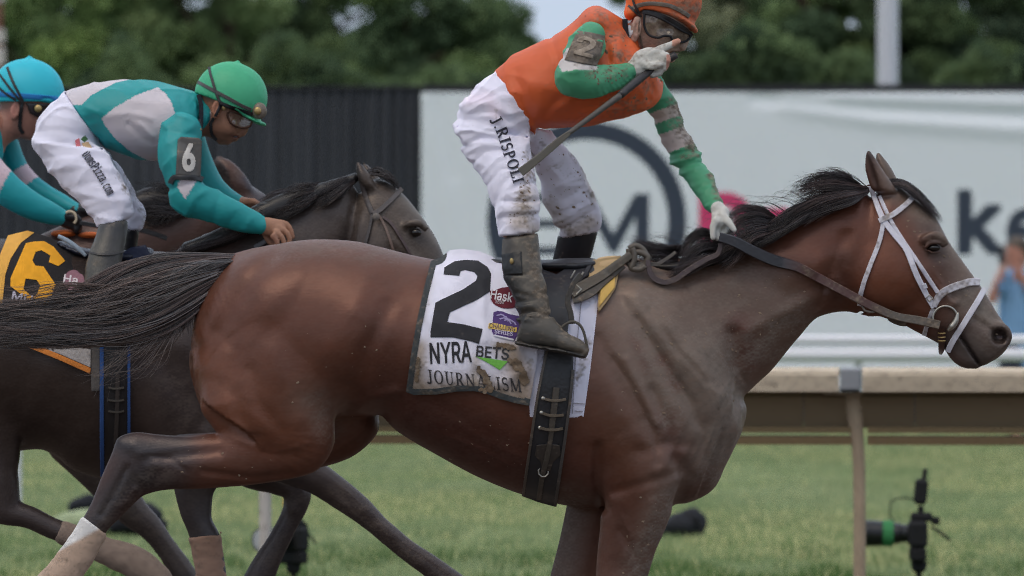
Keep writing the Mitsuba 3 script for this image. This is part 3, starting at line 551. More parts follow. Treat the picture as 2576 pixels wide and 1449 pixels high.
tails = [C,
    lambda: guided([[(600, 655, -.05), (520, 690, -.06), (490, 740, -.06), (478, 800, -.06), (482, 835, -.06)], [(560, 660, -.05), (480, 685, -.07), (440, 740, -.07), (428, 800, -.07), (430, 850, -.06)], [(510, 655, -.05), (430, 690, -.07), (380, 750, -.07), (350, 810, -.07), (330, 860, -.06)]], 1700, 16, 2, .02, .003, .008, (.5, 1.0)),
    lambda: guided([[(480, 790, -.05), (440, 850, -.06), (400, 900, -.07), (330, 950, -.07), (240, 965, -.07)], [(400, 820, -.05), (340, 870, -.06), (290, 890, -.07), (240, 930, -.07), (185, 960, -.07)], [(330, 840, -.04), (290, 875, -.06), (270, 920, -.07), (265, 990, -.07), (272, 1040, -.07)]], 70, 18, 3, .03, .004, .012, (.4, 1.0)),
    lambda: guided([[(560, 660, -.05), (440, 665, -.07), (330, 690, -.08), (230, 740, -.08), (60, 770, -.08), (-60, 770, -.08)], [(540, 700, -.06), (420, 760, -.08), (300, 800, -.09), (160, 815, -.09), (40, 800, -.09), (-60, 800, -.09)], [(520, 740, -.05), (420, 850, -.07), (320, 875, -.08), (200, 872, -.08), (90, 868, -.08), (-60, 866, -.08)]], 130, 20, 5, .05, .008, .010, (.45, 1.0), 8),
    lambda: guided([[(300, 720, -.03), (200, 715, -.05), (120, 722, -.05), (60, 735, -.05), (-40, 730, -.04)], [(250, 745, -.03), (160, 750, -.05), (80, 760, -.05), (20, 770, -.05), (-40, 765, -.04)]], 60, 16, 4, .03, .004, .008, (.4, 1.0))]
tail = put(horse, 'tail', (tv, tf), 'hair', tail_c * 0.6, label='long black tail streaming out behind')
for i_, (Cf, col) in enumerate(zip(tails, (lin(102, 98, 100), lin(132, 128, 128), lin(110, 100, 96), lin(108, 104, 104), lin(106, 98, 96)))):
    C = Cf(); hairput(tail, 'tail_hair' if i_ != 2 else 'loose_hair', C, .0008, .0017, col, .42, 10 + i_)
# mane and forelock
MN = Vox(YH, 0.009, 1560, 420, 2230, 720, -.2, .1)
MN.loft([(2182, 480, 7, .016, -.03), (2080, 504, 14, .02, -.045), (1990, 558, 19, .022, -.06), (1900, 602, 20, .025, -.075), (1800, 648, 18, .03, -.08), (1700, 672, 13, .03, -.07), (1615, 668, 7, .02, -.05)], 0, True)
mv, mf = MN.mesh(3)
mane = put(horse, 'mane', (mv, mf), 'hair', lin(38, 33, 34) * .55, label='black windblown mane')
def lock(gs, n, m, seed, w=.0025, yt=.018, curl=5, tip=(.6, 1.0), jit=.004): return guided(gs, n, m, seed, yt, w, jit, tip, curl)
manes = [
    lambda: lock([[(2180, 470, 0), (2120, 440, -.03), (2050, 440, -.05), (1970, 450, -.06)], [(2100, 490, -.02), (2040, 480, -.06), (1960, 500, -.09), (1880, 520, -.1)], [(2000, 540, -.02), (1930, 500, -.06), (1860, 500, -.09), (1790, 560, -.1)], [(1850, 600, -.02), (1780, 570, -.06), (1700, 590, -.09), (1640, 640, -.1)], [(1700, 640, 0), (1640, 610, -.03), (1580, 600, -.05), (1550, 610, -.05)]], 70, 14, 38, .008, .03, 8, (.35, .9), .006),
    lambda: lock([[(2190, 474, .0), (2140, 461, -.02), (2080, 456, -.05), (2005, 478, -.06)], [(2188, 478, -.02), (2140, 480, -.06), (2070, 492, -.08), (1985, 525, -.09)], [(2184, 484, -.04), (2150, 508, -.09), (2090, 528, -.10), (2020, 570, -.11)]], 800, 14, 31),
    lambda: lock([[(2150, 462, .0), (2130, 441, -.01), (2095, 426, -.02), (2058, 438, -.03)], [(2165, 466, .0), (2120, 446, -.02), (2060, 448, -.04), (1986, 470, -.05)], [(2140, 468, .0), (2080, 462, -.02), (2030, 470, -.04), (1990, 492, -.05)]], 187, 14, 32, .006, .02, 7),
    lambda: lock([[(2110, 492, -.0), (2040, 508, -.05), (1980, 530, -.07), (1925, 572, -.08)], [(2090, 508, -.03), (2020, 545, -.09), (1960, 588, -.11), (1895, 604, -.12)], [(2060, 524, -.06), (2000, 572, -.11), (1945, 598, -.12), (1875, 640, -.13)]], 900, 14, 33),
    lambda: lock([[(1970, 560, .0), (1940, 542, -.03), (1905, 522, -.05), (1868, 520, -.06), (1838, 540, -.07), (1815, 566, -.08)], [(1980, 566, -.03), (1920, 560, -.07), (1870, 570, -.09), (1838, 602, -.10), (1800, 640, -.11)], [(1960, 580, -.06), (1900, 602, -.11), (1850, 650, -.13), (1812, 678, -.14)]], 800, 16, 34, .004, .02, 6),
    lambda: lock([[(1850, 604, -.0), (1805, 590, -.03), (1762, 580, -.04), (1728, 602, -.06), (1712, 642, -.07)], [(1840, 632, -.04), (1780, 622, -.08), (1730, 650, -.10), (1700, 690, -.11)], [(1830, 652, -.08), (1780, 662, -.12), (1730, 682, -.13), (1676, 700, -.13)]], 700, 14, 35, .004, .02, 6),
    lambda: lock([[(1760, 634, .0), (1700, 622, -.02), (1645, 634, -.04), (1615, 668, -.06)], [(1700, 645, .0), (1640, 624, -.02), (1602, 608, -.02), (1580, 596, -.02)], [(1720, 660, -.04), (1670, 672, -.07), (1636, 684, -.08), (1600, 684, -.08)]], 714, 12, 36, .005, .02, 6)]
for i_, C in enumerate(manes): hairput(mane, 'mane_hair', C(), .0008, .0017, lin(66, 60, 62), .45, 40 + i_)
fl = lock([[(2214, 464, .0), (2254, 449, -.01), (2291, 465, -.02), (2322, 498, -.02), (2355, 535, -.02), (2374, 563, -.02)], [(2228, 478, -.03), (2262, 468, -.05), (2300, 492, -.06), (2330, 522, -.05), (2360, 552, -.04)]], 374, 12, 37, .002, .012)
hairput(horse, 'forelock', fl, .0007, .0013, lin(58, 54, 56), .4, 50)

# ---------------------------------------------------------------- white bridle and reins
WHITE, STRAPDIRT = lin(214, 212, 222), lin(150, 138, 124)
def strap_put(parent, name, pts, w, col, mat='cloth', yf=None, off=.005, thick=.005, mud=.22, label=None):
    V, f = strap(pts, w, yf or front, YH, off, thick); c = np.asarray(col) * (0.9 + 0.2 * meshkit.fbm(V * 60, 3)[:, None])
    return put(parent, name, (V, f), mat, c, 35, uv=np.full(len(V), mud) if mat in ('cloth', 'leather', 'coat') else None, label=label)
bridle = thing('bridle', 'white bridle on the head of the leading bay horse', 'bridle')
strap_put(bridle, 'cheek_strap', [(2190, 468), (2200, 498), (2220, 548), (2250, 590), (2278, 625), (2306, 692), (2330, 740), (2349, 774)], [12, 13, 15, 15, 15, 15, 14, 13], WHITE, mud=.2)
strap_put(bridle, 'cheek_strap', [(2212, 492), (2222, 515), (2240, 553), (2270, 602), (2302, 649), (2334, 698), (2359, 736)], [9, 10, 10, 10, 10, 11, 11], WHITE * .93, off=.003, mud=.26)
strap_put(bridle, 'browband', [(2211, 556), (2226, 549), (2240, 543), (2278, 515), (2300, 494), (2314, 481)], 14, WHITE * .88, off=.009, mud=.42)
strap_put(bridle, 'throatlatch', [(2222, 552), (2220, 572), (2215, 597), (2187, 673), (2172, 715), (2164, 748), (2162, 770)], [11, 12, 12, 12, 12, 12, 11], WHITE * .92, off=.004, mud=.36)
strap_put(bridle, 'noseband', [(2350, 772), (2358, 752), (2374, 735), (2416, 717), (2450, 709), (2466, 709)], [14, 18, 20, 20, 20, 18], WHITE * .82, off=.006, mud=.48)
strap_put(bridle, 'noseband', [(2478, 724), (2473, 734), (2432, 803), (2388, 876), (2384, 886)], [12, 15, 15, 15, 13], WHITE, off=.010, mud=.18, label='slanting white noseband strap across the muzzle')
strap_put(bridle, 'chin_strap', [(2348, 776), (2338, 800), (2325, 845)], [10, 10, 12], WHITE * .7, off=.006, mud=.4)
strap_put(bridle, 'buckle_keeper', [(2322, 722), (2332, 718)], 14, WHITE, off=.011, mud=.2)
def ring_at(u, v, r, y, tr, n=40, a0=0, a1=360):
    a = np.radians(np.linspace(a0, a1, n)); return tube(P3(u + r * np.cos(a), v + r * np.sin(a), y), tr * sc(0), 8, False)
ybit = float(front(*W(2372, 800))) - .012
put(bridle, 'bit_ring', ring_at(2378, 801, 31, ybit, 3.0, a0=150, a1=415), 'steel')
put(bridle, 'bit_cheek', tube(P3([2384, 2394, 2405, 2409], [832, 822, 806, 786], ybit - .004), np.array([3, 8, 7, 3.5]) * sc(0), 10), 'steel')
put(bridle, 'buckle', ring_at(2338, 750, 8, float(front(*W(2338, 750))) - .012, 1.8, 5), 'steel')
strap_put(bridle, 'bit_strap', [(2369, 826), (2369, 850), (2368, 880), (2366, 892)], [15, 17, 15, 6], lin(70, 46, 40), 'leather', off=.014, mud=.34)
for v_ in (838, 848, 857): put(bridle, 'bit_strap_ring', tube(P3([2360, 2369, 2378], [v_, v_ + 1, v_], [ybit - .006, ybit - .012, ybit - .006]), 2 * sc(0), 6), 'brass')

reins = thing('reins', 'dark leather reins running from the hand on the mane to the bit', 'reins')
rf = lambda x, z: np.minimum(front(x, z), -.088 - .075 * np.clip((W(1990, 0)[0] - np.asarray(x)) / .17, 0, 1))
GREYL = lin(74, 70, 70)
V, f = strap([(1809, 596), (1850, 609), (1890, 630), (1950, 656), (2005, 671), (2040, 689), (2138, 741), (2200, 773), (2260, 797), (2310, 806), (2364, 818)], [24, 27, 28, 29, 26, 24, 22, 21, 20, 22, 22], rf, YH, .016, .006)
u_, v_ = side(V, YH); br = np.clip((u_ - 1960) / 60, 0, 1)[:, None]; gr = np.clip((u_ - 2180) / 60, 0, 1)[:, None]
put(reins, 'rein', (V, f), 'leather', (lin(52, 52, 58) * (1 - br) + lin(86, 62, 60) * br) * (1 - gr) + lin(96, 90, 84) * gr, 35, uv=np.clip(.16 + .26 * br[:, 0], 0, 1))
strap_put(reins, 'rein_keeper', [(2236, 800), (2262, 812), (2280, 816)], [12, 14, 10], lin(72, 64, 58), 'leather', off=.020, mud=.4)
put(reins, 'rein_loop', tube(P3([2168, 2178, 2195, 2208], [764, 782, 785, 776], -.10), 3 * sc(0), 6), 'matte', lin(120, 112, 104))
strap_put(reins, 'rein', [(1630, 655), (1634, 682), (1650, 703), (1672, 710), (1700, 702), (1723, 686), (1776, 653), (1806, 638), (1813, 612)], [13, 14, 15, 15, 15, 15, 14, 13, 12], lin(82, 70, 72), 'leather', yf=lambda x, z: np.minimum(front(x, z), -.14), off=.012, mud=.34)
strap_put(reins, 'rein', [(1626, 664), (1650, 665), (1672, 654), (1700, 634)], [9, 10, 9, 8], lin(92, 86, 82), 'leather', yf=lambda x, z: np.minimum(front(x, z), -.12), off=.004, mud=.34)

def decal(parent, name, shape, yf, off, col, extra=None, mat='cloth', res=4.0, mud=.2, thick=.001, Y=YH, label=None):
    if isinstance(shape, list): shape = Polygon(shape)
    V, f = sheet(shape, yf, Y, off, thick, res, extra); u = np.full(len(V), mud) if mat in ('cloth', 'leather', 'coat') else None
    return put(parent, name, (V, f), mat, np.asarray(col) * (0.85 + 0.3 * meshkit.fbm(V * 50, 3)[:, None]), True, uv=u, label=label)
# ---------------------------------------------------------------- number cloth, white cloth, saddle
trunk2 = [(a, b, c, d, w) for a, b, c, d, w in trunk]
S1 = Vox(YH, 0.009, 860, 560, 1640, 1330, -.40, .40)
S1.loft([(870, 606, 870, 1112, .283), (940, 618, 930, 1080, .28), (1000, 633, 985, 1082, .277), (1050, 642, 1035, 1105, .283), (1090, 650, 1070, 1122, .288), (1133, 632, 1120, 1150, .295), (1207, 634, 1195, 1200, .303), (1256, 650, 1245, 1215, .305), (1320, 655, 1310, 1244, .306), (1420, 655, 1400, 1270, .292), (1500, 652, 1490, 1282, .268), (1560, 652, 1560, 1285, .250), (1640, 664, 1640, 1286, .236)], 0.0)
cloth_y = S1.depth(1.5)
def cwrinkle(amp):
    return lambda x, z: amp * (meshkit.fbm(np.stack([np.asarray(x) * 16 + np.asarray(z) * 7, np.asarray(z) * 9, np.asarray(x) * 0], -1), 3, 5) * 2 - 1 + 0.9 * stroke_w(UC + np.asarray(x) * K, VH - (np.asarray(z) - CAM_Z) * K, [(1225, 700), (1215, 780), (1222, 850)], 9) - 0.8 * stroke_w(UC + np.asarray(x) * K, VH - (np.asarray(z) - CAM_Z) * K, [(1240, 660), (1228, 720)], 7) + 0.8 * stroke_w(UC + np.asarray(x) * K, VH - (np.asarray(z) - CAM_Z) * K, [(1260, 960), (1300, 935), (1330, 925)], 9) - 1.2 * stroke_w(UC + np.asarray(x) * K, VH - (np.asarray(z) - CAM_Z) * K, [(1210, 930), (1240, 985)], 9))
wr_raw = cwrinkle(.010); wr = lambda x, z: np.maximum(wr_raw(x, z), -.006)
under = thing('saddle_cloth', 'plain white saddle cloth showing under the number 2 cloth beside the girth', 'saddle cloth')
PU = [(1325, 690), (1440, 690), (1506, 738), (1503, 774), (1485, 930), (1468, 1049), (1400, 1052), (1333, 1049), (1330, 960)]
V, f = sheet(PU, cloth_y, YH, .003, .003, 7, cwrinkle(.0025))
put(under, 'cloth', (V, f), 'cloth', lin(216, 214, 230), uv=mudmap(V, YH, [([(1475, 850), (1450, 960)], 16, .42), ([(1470, 760)], 14, .3)], .12))
for pts in ([(1440, 1014), (1470, 1016)], [(1446, 1034), (1466, 1036)], [(1462, 760), (1448, 900), (1440, 1040)]): decal(under, 'seam', LineString(pts).buffer(1.1), cloth_y, .0075, lin(150, 146, 156), cwrinkle(.0025), res=4, mud=.2)
towel = thing('number_cloth', 'white number 2 cloth with black edging, mud stained', 'saddle cloth')
PT = [(1084, 656), (1107, 648), (1133, 629), (1165, 626), (1207, 632), (1238, 645), (1262, 660), (1330, 672), (1352, 760), (1352, 900), (1338, 985), (1331, 1021), (1294, 1014), (1256, 1003), (1224, 990), (1193, 984), (1151, 985), (1095, 993), (1040, 994), (1021, 986), (1034, 890), (1047, 816), (1064, 735)]
V, f = sheet(PT, cloth_y, YH, .014, .003, 5, wr)
cm = mudmap(V, YH, [([(1045, 970), (1120, 975), (1200, 970), (1310, 1000)], 22, .56), ([(1070, 880), (1062, 940)], 16, .52), ([(1290, 900), (1310, 960)], 28, .55), ([(1230, 870), (1270, 860)], 12, .44), ([(1330, 900), (1335, 1000)], 14, .5), ([(1075, 780), (1085, 720)], 9, .34), ([(1240, 660), (1270, 668)], 10, .45)], .16)
tc = paint(V, YH, lin(224, 222, 236), [([(1040, 975), (1120, 978), (1200, 970), (1320, 1000)], 24, lin(146, 128, 108), .9), ([(1060, 870), (1052, 950)], 15, lin(156, 138, 118), .85), ([(1290, 890), (1316, 960)], 27, lin(134, 115, 95), .9), ([(1250, 868), (1290, 872)], 8, lin(150, 136, 116), .7), ([(1200, 900), (1195, 950)], 9, lin(170, 156, 138), .6), ([(1065, 800), (1085, 700)], 8, lin(186, 178, 172), .5)], .10)
put(towel, 'cloth', (V, f), 'cloth', tc, uv=cm * .8)
P2 = Polygon(PT); bord = P2.difference(P2.buffer(-15)).intersection(unary_union([LineString([(1100, 640), (1078, 660), (1047, 816), (1021, 986)]).buffer(24), LineString([(1021, 986), (1040, 994), (1151, 985), (1224, 990), (1331, 1021)]).buffer(17), Polygon([(1076, 640), (1112, 640), (1106, 655), (1095, 668), (1070, 668)])]))
decal(towel, 'edging', bord, cloth_y, .0165, lin(62, 66, 68), wr, mud=.34)
q = lambda pts: [(943.4 + x * .3473, 566 + y * .3473) for x, y in pts]
two = Polygon(q([(500, 355), (505, 308), (575, 266), (650, 255), (745, 260), (815, 308), (838, 352), (830, 480), (740, 537), (540, 630), (520, 705), (640, 722), (775, 755), (765, 800), (750, 858), (700, 840), (560, 810), (404, 810), (405, 770), (440, 565), (480, 543), (640, 468), (732, 405), (746, 372), (720, 338), (650, 322), (618, 332), (608, 364)])).buffer(1.0)
decal(towel, 'number', two, cloth_y, .0165, lin(52, 52, 56), wr, mud=.2, label='black numeral 2')
nyra = text_shape('NYRA', bold=2); decal(towel, 'lettering', affinity.skew(fit(nyra, 1081, 860, 1186, 914, -3), 0, 0), cloth_y, .0165, lin(50, 50, 54), wr, res=2.5, mud=.24, label='black word NYRA')
decal(towel, 'lettering', fit(text_shape('BETS', bold=2), 1198, 872, 1281, 902, 5), cloth_y, .0165, lin(60, 60, 64), wr, res=2.5, mud=.3, label='black word BETS')
decal(towel, 'green_triangle', [(1198, 897), (1278, 909), (1257, 931), (1236, 918)], cloth_y, .0165, lin(118, 186, 84), wr, mud=.14)
jn = serif('JOURNALISM'); jn = affinity.skew(fit(jn, 1072, 941, 1312, 978, 0), 12, 0); jn = affinity.rotate(jn, 6.0, origin='center')
decal(towel, 'lettering', jn, cloth_y, .0165, lin(62, 60, 62), wr, res=2.0, mud=.30, label='serif word JOURNALISM along the lower edge')
for pts, r_ in (([(1206, 930), (1222, 948), (1232, 975), (1212, 982)], 7), ([(1285, 905), (1312, 930), (1322, 960)], 9), ([(1250, 868), (1290, 874)], 5), ([(1052, 905), (1048, 960)], 4)):
    decal(towel, 'mud_smear', blob(pts, r_ * 1.15, int(pts[0][0])), cloth_y, .0178, lin(116, 98, 80), wr, res=3, mud=.5)
badge = affinity.scale(Point(1277, 749).buffer(1, 24), 42, 27); badge = unary_union([badge, Polygon([(1232, 731), (1262, 733), (1300, 762), (1250, 760), (1234, 752)])])
decal(towel, 'badge', badge, cloth_y, .0165, lin(102, 40, 52), wr, mud=.1, label='dark red round badge')
decal(towel, 'badge_lettering', fit(text_shape('Hask', bold=2), 1234, 732, 1290, 757, 10), cloth_y, .0180, lin(215, 210, 215), wr, res=2.0, mud=.05)
decal(towel, 'badge_lettering', fit(text_shape('2025', bold=1), 1246, 757, 1268, 764, 8), cloth_y, .0180, lin(205, 200, 205), wr, res=1.5, mud=.05)
shield = q([(858, 632), (885, 622), (930, 627), (960, 642), (1045, 660), (1040, 780), (1008, 838), (862, 800), (846, 770)])
decal(towel, 'shield', shield, cloth_y, .0165, lin(86, 66, 120), wr, mud=.1, label='purple shield badge with yellow band')
decal(towel, 'shield_band', q([(824, 712), (850, 708), (1030, 742), (1024, 778), (820, 748)]), cloth_y, .0182, lin(222, 190, 96), wr, mud=.05)
decal(towel, 'shield_lettering', fit(text_shape('CHALLENG', bold=1), 1231, 817, 1296, 829, 9), cloth_y, .0195, lin(80, 62, 110), wr, res=1.5, mud=.0)
decal(towel, 'shield_lettering', fit(text_shape('SERIES', bold=1), 1244, 831, 1291, 842, 9), cloth_y, .0182, lin(215, 210, 225), wr, res=1.5, mud=.0)
decal(towel, 'shield_strip', q([(862, 792), (1008, 826), (1004, 838), (860, 804)]), cloth_y, .0182, lin(215, 212, 222), wr, mud=.0)
for a_, b_ in (((885, 665), 30), ((905, 690), 24), ((940, 700), 22)):
    decal(towel, 'shield_swirl', LineString(q([(a_[0], a_[1] - 10), (a_[0] + 30, a_[1] - 18), (a_[0] + 70, a_[1] + 5), (a_[0] + 80, a_[1] + b_)])).buffer(1.6), cloth_y, .0182, lin(170, 160, 200), wr, res=2, mud=0)
wr0 = None
saddle = thing('saddle', 'black racing saddle with girth, stirrup and tan front pad on the leading bay', 'saddle')
SD = Vox(YH, .008, 1180, 600, 1620, 760, -.2, .2)
SD.loft([(1225, 655, 9, .09), (1300, 662, 12, .12), (1380, 668, 15, .14), (1440, 668, 19, .135), (1490, 664, 15, .11)], .0, True)
V, f = SD.mesh(3); put(saddle, 'seat', (V, f), 'leather', lin(46, 46, 50), uv=np.full(len(V), .2))
SD2 = Vox(YH, .007, 1450, 600, 1640, 860, -.34, .30)
SD2.loft([(1497, 652, 1500, 700, .11), (1530, 644, 1535, 700, .10), (1562, 643, 1560, 690, .08)], .0)
V, f = SD2.mesh(3); put(saddle, 'front_pad', (V, f), 'cloth', lin(196, 168, 128), uv=np.full(len(V), .15), label='tan front pad')
pady = lambda x, z: np.minimum(cloth_y(x, z), front(x, z))
decal(saddle, 'pad_flap', [(1490, 654), (1562, 643), (1556, 690), (1548, 726), (1530, 755), (1506, 786), (1503, 770), (1506, 735), (1480, 700)], pady, .018, lin(176, 150, 112), None, mud=.3, thick=.012, label='tan flap of the front pad')
decal(saddle, 'pad_facing', [(1512, 700), (1548, 690), (1546, 724), (1507, 772), (1510, 740)], pady, .024, lin(204, 168, 96), None, mud=.18, thick=.006)
flap = [(1362, 676), (1400, 690), (1434, 668), (1489, 655), (1496, 680), (1462, 705), (1436, 735), (1432, 800), (1428, 835), (1442, 870), (1378, 876), (1360, 760)]
decal(saddle, 'flap', flap, pady, .018, lin(52, 52, 56), cwrinkle(.002), 'leather', mud=.24, thick=.006)
PG = [(1372, 868), (1443, 860), (1441, 960), (1425, 1082), (1412, 1180), (1396, 1275), (1355, 1264), (1315, 1249), (1333, 1120), (1352, 1000)]
decal(saddle, 'girth', PG, front, .017, lin(46, 46, 49), cwrinkle(.0015), 'leather', mud=.16, thick=.008)
gf = front
strap_put(saddle, 'girth_edging', [(1376, 880), (1352, 1000), (1334, 1120), (1316, 1249)], 7, lin(82, 74, 68), 'leather', gf, .020, .004, .3)
strap_put(saddle, 'girth_edging', [(1441, 930), (1438, 970), (1424, 1085), (1410, 1180), (1396, 1275)], 8, lin(72, 68, 66), 'leather', gf, .020, .004, .3)
strap_put(saddle, 'girth_strap', [(1400, 975), (1396, 1010), (1390, 1060), (1384, 1110), (1374, 1160), (1364, 1200), (1356, 1258)], [17, 17, 16, 12, 13, 13, 14], lin(74, 68, 62), 'leather', gf, .022, .005, .32)
for (a, b) in (((1366, 1002), (1424, 1004)), ((1362, 1038), (1418, 1044)), ((1358, 1076), (1416, 1078))):
    strap_put(saddle, 'girth_buckle', [a, ((a[0] + b[0]) / 2, (a[1] + b[1]) / 2 + 5), b], 7, lin(104, 94, 82), 'leather', gf, .027, .004, .36)
    put(saddle, 'stud', ellipsoid(P3(*a, float(front(*W(*a))) - .030), (.006, .004, .006), 2), 'steel')
decal(saddle, 'buckle_guard', [(1350, 1120), (1378, 1116), (1408, 1120), (1411, 1145), (1392, 1162), (1384, 1185), (1364, 1185), (1360, 1162), (1345, 1146)], gf, .021, lin(62, 56, 52), None, 'leather', mud=.3, thick=.003)
put(saddle, 'buckle', ring_at(1367, 1187, 13, float(front(*W(1367, 1187))) - .03, 2.2, 9, 20, 380), 'steel')
# breast strap with buckle, and the knot of the reins at the withers
strap_put(saddle, 'breast_strap', [(1438, 738), (1470, 718), (1509, 697), (1550, 668), (1588, 640)], [26, 28, 24, 22, 20], lin(86, 80, 72), 'leather', lambda x, z: np.minimum(pady(x, z), -.12), .034, .006, .34)
strap_put(saddle, 'breast_strap', [(1440, 752), (1480, 738), (1520, 708), (1570, 668)], [24, 26, 18, 14], lin(74, 68, 62), 'leather', lambda x, z: np.minimum(pady(x, z), -.12), .027, .005, .36)
sq = [(1431, 729), (1449, 716), (1462, 727), (1446, 745), (1431, 729)]
put(saddle, 'strap_buckle', tube(P3([a for a, _ in sq], [b for _, b in sq], float(pady(*W(1446, 730))) - .046), 2.6 * sc(0), 8, False), 'steel')
for j_, pts in enumerate(([(1582, 626), (1600, 618), (1622, 634), (1628, 656), (1608, 668), (1588, 652), (1582, 626)], [(1586, 644), (1604, 634), (1630, 648), (1622, 670), (1594, 672), (1580, 660)], [(1590, 624), (1596, 650), (1588, 674), (1606, 678), (1624, 668)])):
    put(reins, 'knot', tube(P3([a for a, _ in pts], [b for _, b in pts], -.13 - .012 * j_), 7.5 * sc(0), 8), 'leather', lin(92, 84, 76), uv=None)
# stirrup
ys = -.352
strap_put(saddle, 'stirrup_leather', [(1462, 690), (1440, 720), (1428, 760), (1436, 790), (1438, 815)], [14, 14, 14, 14, 15], lin(66, 62, 58), 'leather', lambda x, z: np.minimum(pady(x, z), -.30), .034, .005, .3)
put(saddle, 'stirrup_iron', tube(P3([1402, 1410, 1424, 1440, 1456, 1468, 1474, 1478, 1470], [850, 828, 815, 809, 815, 834, 858, 880, 900], ys), 3.4 * sc(0), 8), 'matte', lin(84, 80, 74))
strap_put(saddle, 'flap_edging', [(1484, 664), (1470, 690), (1448, 712), (1436, 732)], [10, 12, 10, 9], lin(40, 40, 44), 'leather', pady, .026, .006, .2)
for a_, b_ in (((1436, 700), (1447, 680)), ((1447, 703), (1456, 690)), ((1455, 706), (1468, 684))):
    put(saddle, 'metal_loop', tube(P3([a_[0], b_[0]], [a_[1], b_[1]], float(pady(*W(1450, 695))) - .036), 2.4 * sc(0), 6, False), 'steel')
# ================================================================ the winning rider, standing in the stirrups, pointing
RY = 0.0
GREEN, ORG, WHT, GLV = lin(74, 150, 112), lin(206, 94, 50), lin(222, 220, 236), lin(198, 196, 190)
rider = thing('person', 'rider in orange vest and green sleeves pointing a finger and holding a whip', 'person', 'jockeys riding')
vest_rows = [(1238, 184, 1340, 336, .125), (1290, 141, 1392, 318, .155), (1350, 107, 1460, 317, .172), (1420, 75, 1536, 299, .182), (1478, 46, 1612, 284, .178), (1528, 42, 1652, 254, .15), (1556, 58, 1666, 205, .115)]
near_arm = [(1488, 90, 36, .060, -.165), (1474, 116, 45, .062, -.20), (1458, 155, 45, .058, -.225), (1443, 188, 43, .052, -.24)]
near_fore = [(1443, 200, 43, .050, -.24), (1490, 206, 41, .048, -.235), (1530, 198, 36, .042, -.21), (1585, 180, 23, .032, -.165)]
far_arm = [(1630, 215, 38, .06, .10), (1655, 250, 37, .055, .14), (1677, 297, 34, .048, .15), (1700, 350, 32.5, .044, .14), (1732, 407, 34, .043, .10), (1762, 455, 31, .04, .03), (1788, 500, 25, .034, -.03), (1806, 527, 19, .028, -.07)]
pelvis = [(1252, 176, 1352, 322, .125), (1195, 226, 1338, 328, .155), (1160, 264, 1338, 335, .165), (1147, 312, 1334, 345, .16), (1150, 335, 1332, 362, .15)]
near_leg = [(1147, 318, 1330, 345, .095, -.07), (1158, 363, 1334, 390, .09, -.10), (1184, 410, 1342, 425, .085, -.14), (1212, 452, 1350, 470, .078, -.18), (1234, 502, 1358, 515, .07, -.215), (1248, 545, 1359, 548, .064, -.235), (1254, 597, 1355, 586, .058, -.25)]
far_leg_r = [(1290, 320, 1385, 330, .085, .07), (1328, 370, 1425, 377, .08, .10), (1348, 420, 1456, 413, .075, .14), (1360, 470, 1480, 460, .07, .17), (1370, 520, 1500, 505, .066, .20), (1388, 548, 1511, 540, .062, .215), (1401, 575, 1513, 562, .06, .225), (1416, 602, 1506, 584, .055, .23)]
near_boot = [(1266, 596, 1353, 588, .050, -.255), (1262, 640, 1360, 645, .050, -.275), (1266, 690, 1366, 690, .045, -.30), (1285, 735, 1376, 728, .040, -.32), (1300, 775, 1382, 765, .036, -.335), (1303, 800, 1388, 795, .035, -.342)]
near_foot = [(1318, 788, 1297, 856, .033, -.342), (1352, 786, 1328, 870, .038, -.345), (1392, 802, 1372, 873, .040, -.348), (1428, 838, 1402, 878, .041, -.352), (1462, 855, 1434, 892, .038, -.355), (1483, 882, 1468, 902, .024, -.355)]
far_boot = [(1404, 590, 1506, 575, .048, .235), (1398, 620, 1494, 620, .046, .25), (1390, 655, 1484, 655, .043, .27), (1384, 690, 1474, 690, .04, .29), (1390, 760, 1470, 760, .036, .32)]
head_rows = [(1592, -40, 1735, -20, .06), (1588, 20, 1746, 40, .076), (1592, 60, 1735, 80, .075), (1596, 95, 1716, 106, .068), (1614, 128, 1704, 128, .054), (1645, 154, 1694, 142, .038)]
neck_rows = [(1622, 92, 42, .055, 0), (1592, 104, 46, .06, 0), (1556, 118, 56, .075, 0)]
SK = Vox(RY, .0085, 1130, -110, 1880, 960, -.42, .40)
for rows in (vest_rows, pelvis, near_leg, far_leg_r, near_boot, near_foot, far_boot): SK.loft(rows, .02, shrink=.012)
for rows in (near_arm, near_fore, far_arm): SK.loft(rows, .02, True, shrink=.012)
SK.loft(head_rows, .01, shrink=.012); SK.loft(neck_rows, .02, True, shrink=.006); SK.loft([(1806, 527, 17, .024, -.075), (1812, 560, 16, .02, -.095)], .01, True)
SK.loft([(1585, 180, 20, .026, -.165), (1630, 155, 18, .02, -.165)], .01, True)
V, f = SK.mesh(3); put(rider, 'body', (V, f), 'skin', lin(150, 112, 96))
HD = Vox(RY, .0038, 1540, -40, 1770, 190, -.11, .11)
HD.loft(head_rows, .01, cap=.2); HD.loft(neck_rows, .02, True)
HD.loft([(1728, 84, 8, .014), (1722, 104, 11, .015), (1716, 118, 11, .019)], .008, True)          # nose
HD.loft([(1690, 133, 7, .028), (1703, 131, 6, .02)], .008, True); HD.loft([(1655, 146, 14, .03), (1688, 146, 12, .02)], .015, True)
for s_ in (-1, 1):
    HD.ball(1664, 96, 26, .022, s_ * .050, .015)                                                  # cheeks
    HD.ball(1676, 72, 16, .014, s_ * .072, .008, cut=True)                                       # eye sockets
    HD.loft([(1603, 50, 9, .010, s_ * .080), (1600, 72, 14, .010, s_ * .083), (1594, 98, 9, .009, s_ * .077)], .008, True)   # ears
    HD.loft([(1601, 62, 4, .008, s_ * .094), (1599, 84, 5, .008, s_ * .094)], .004, True, cut=True)
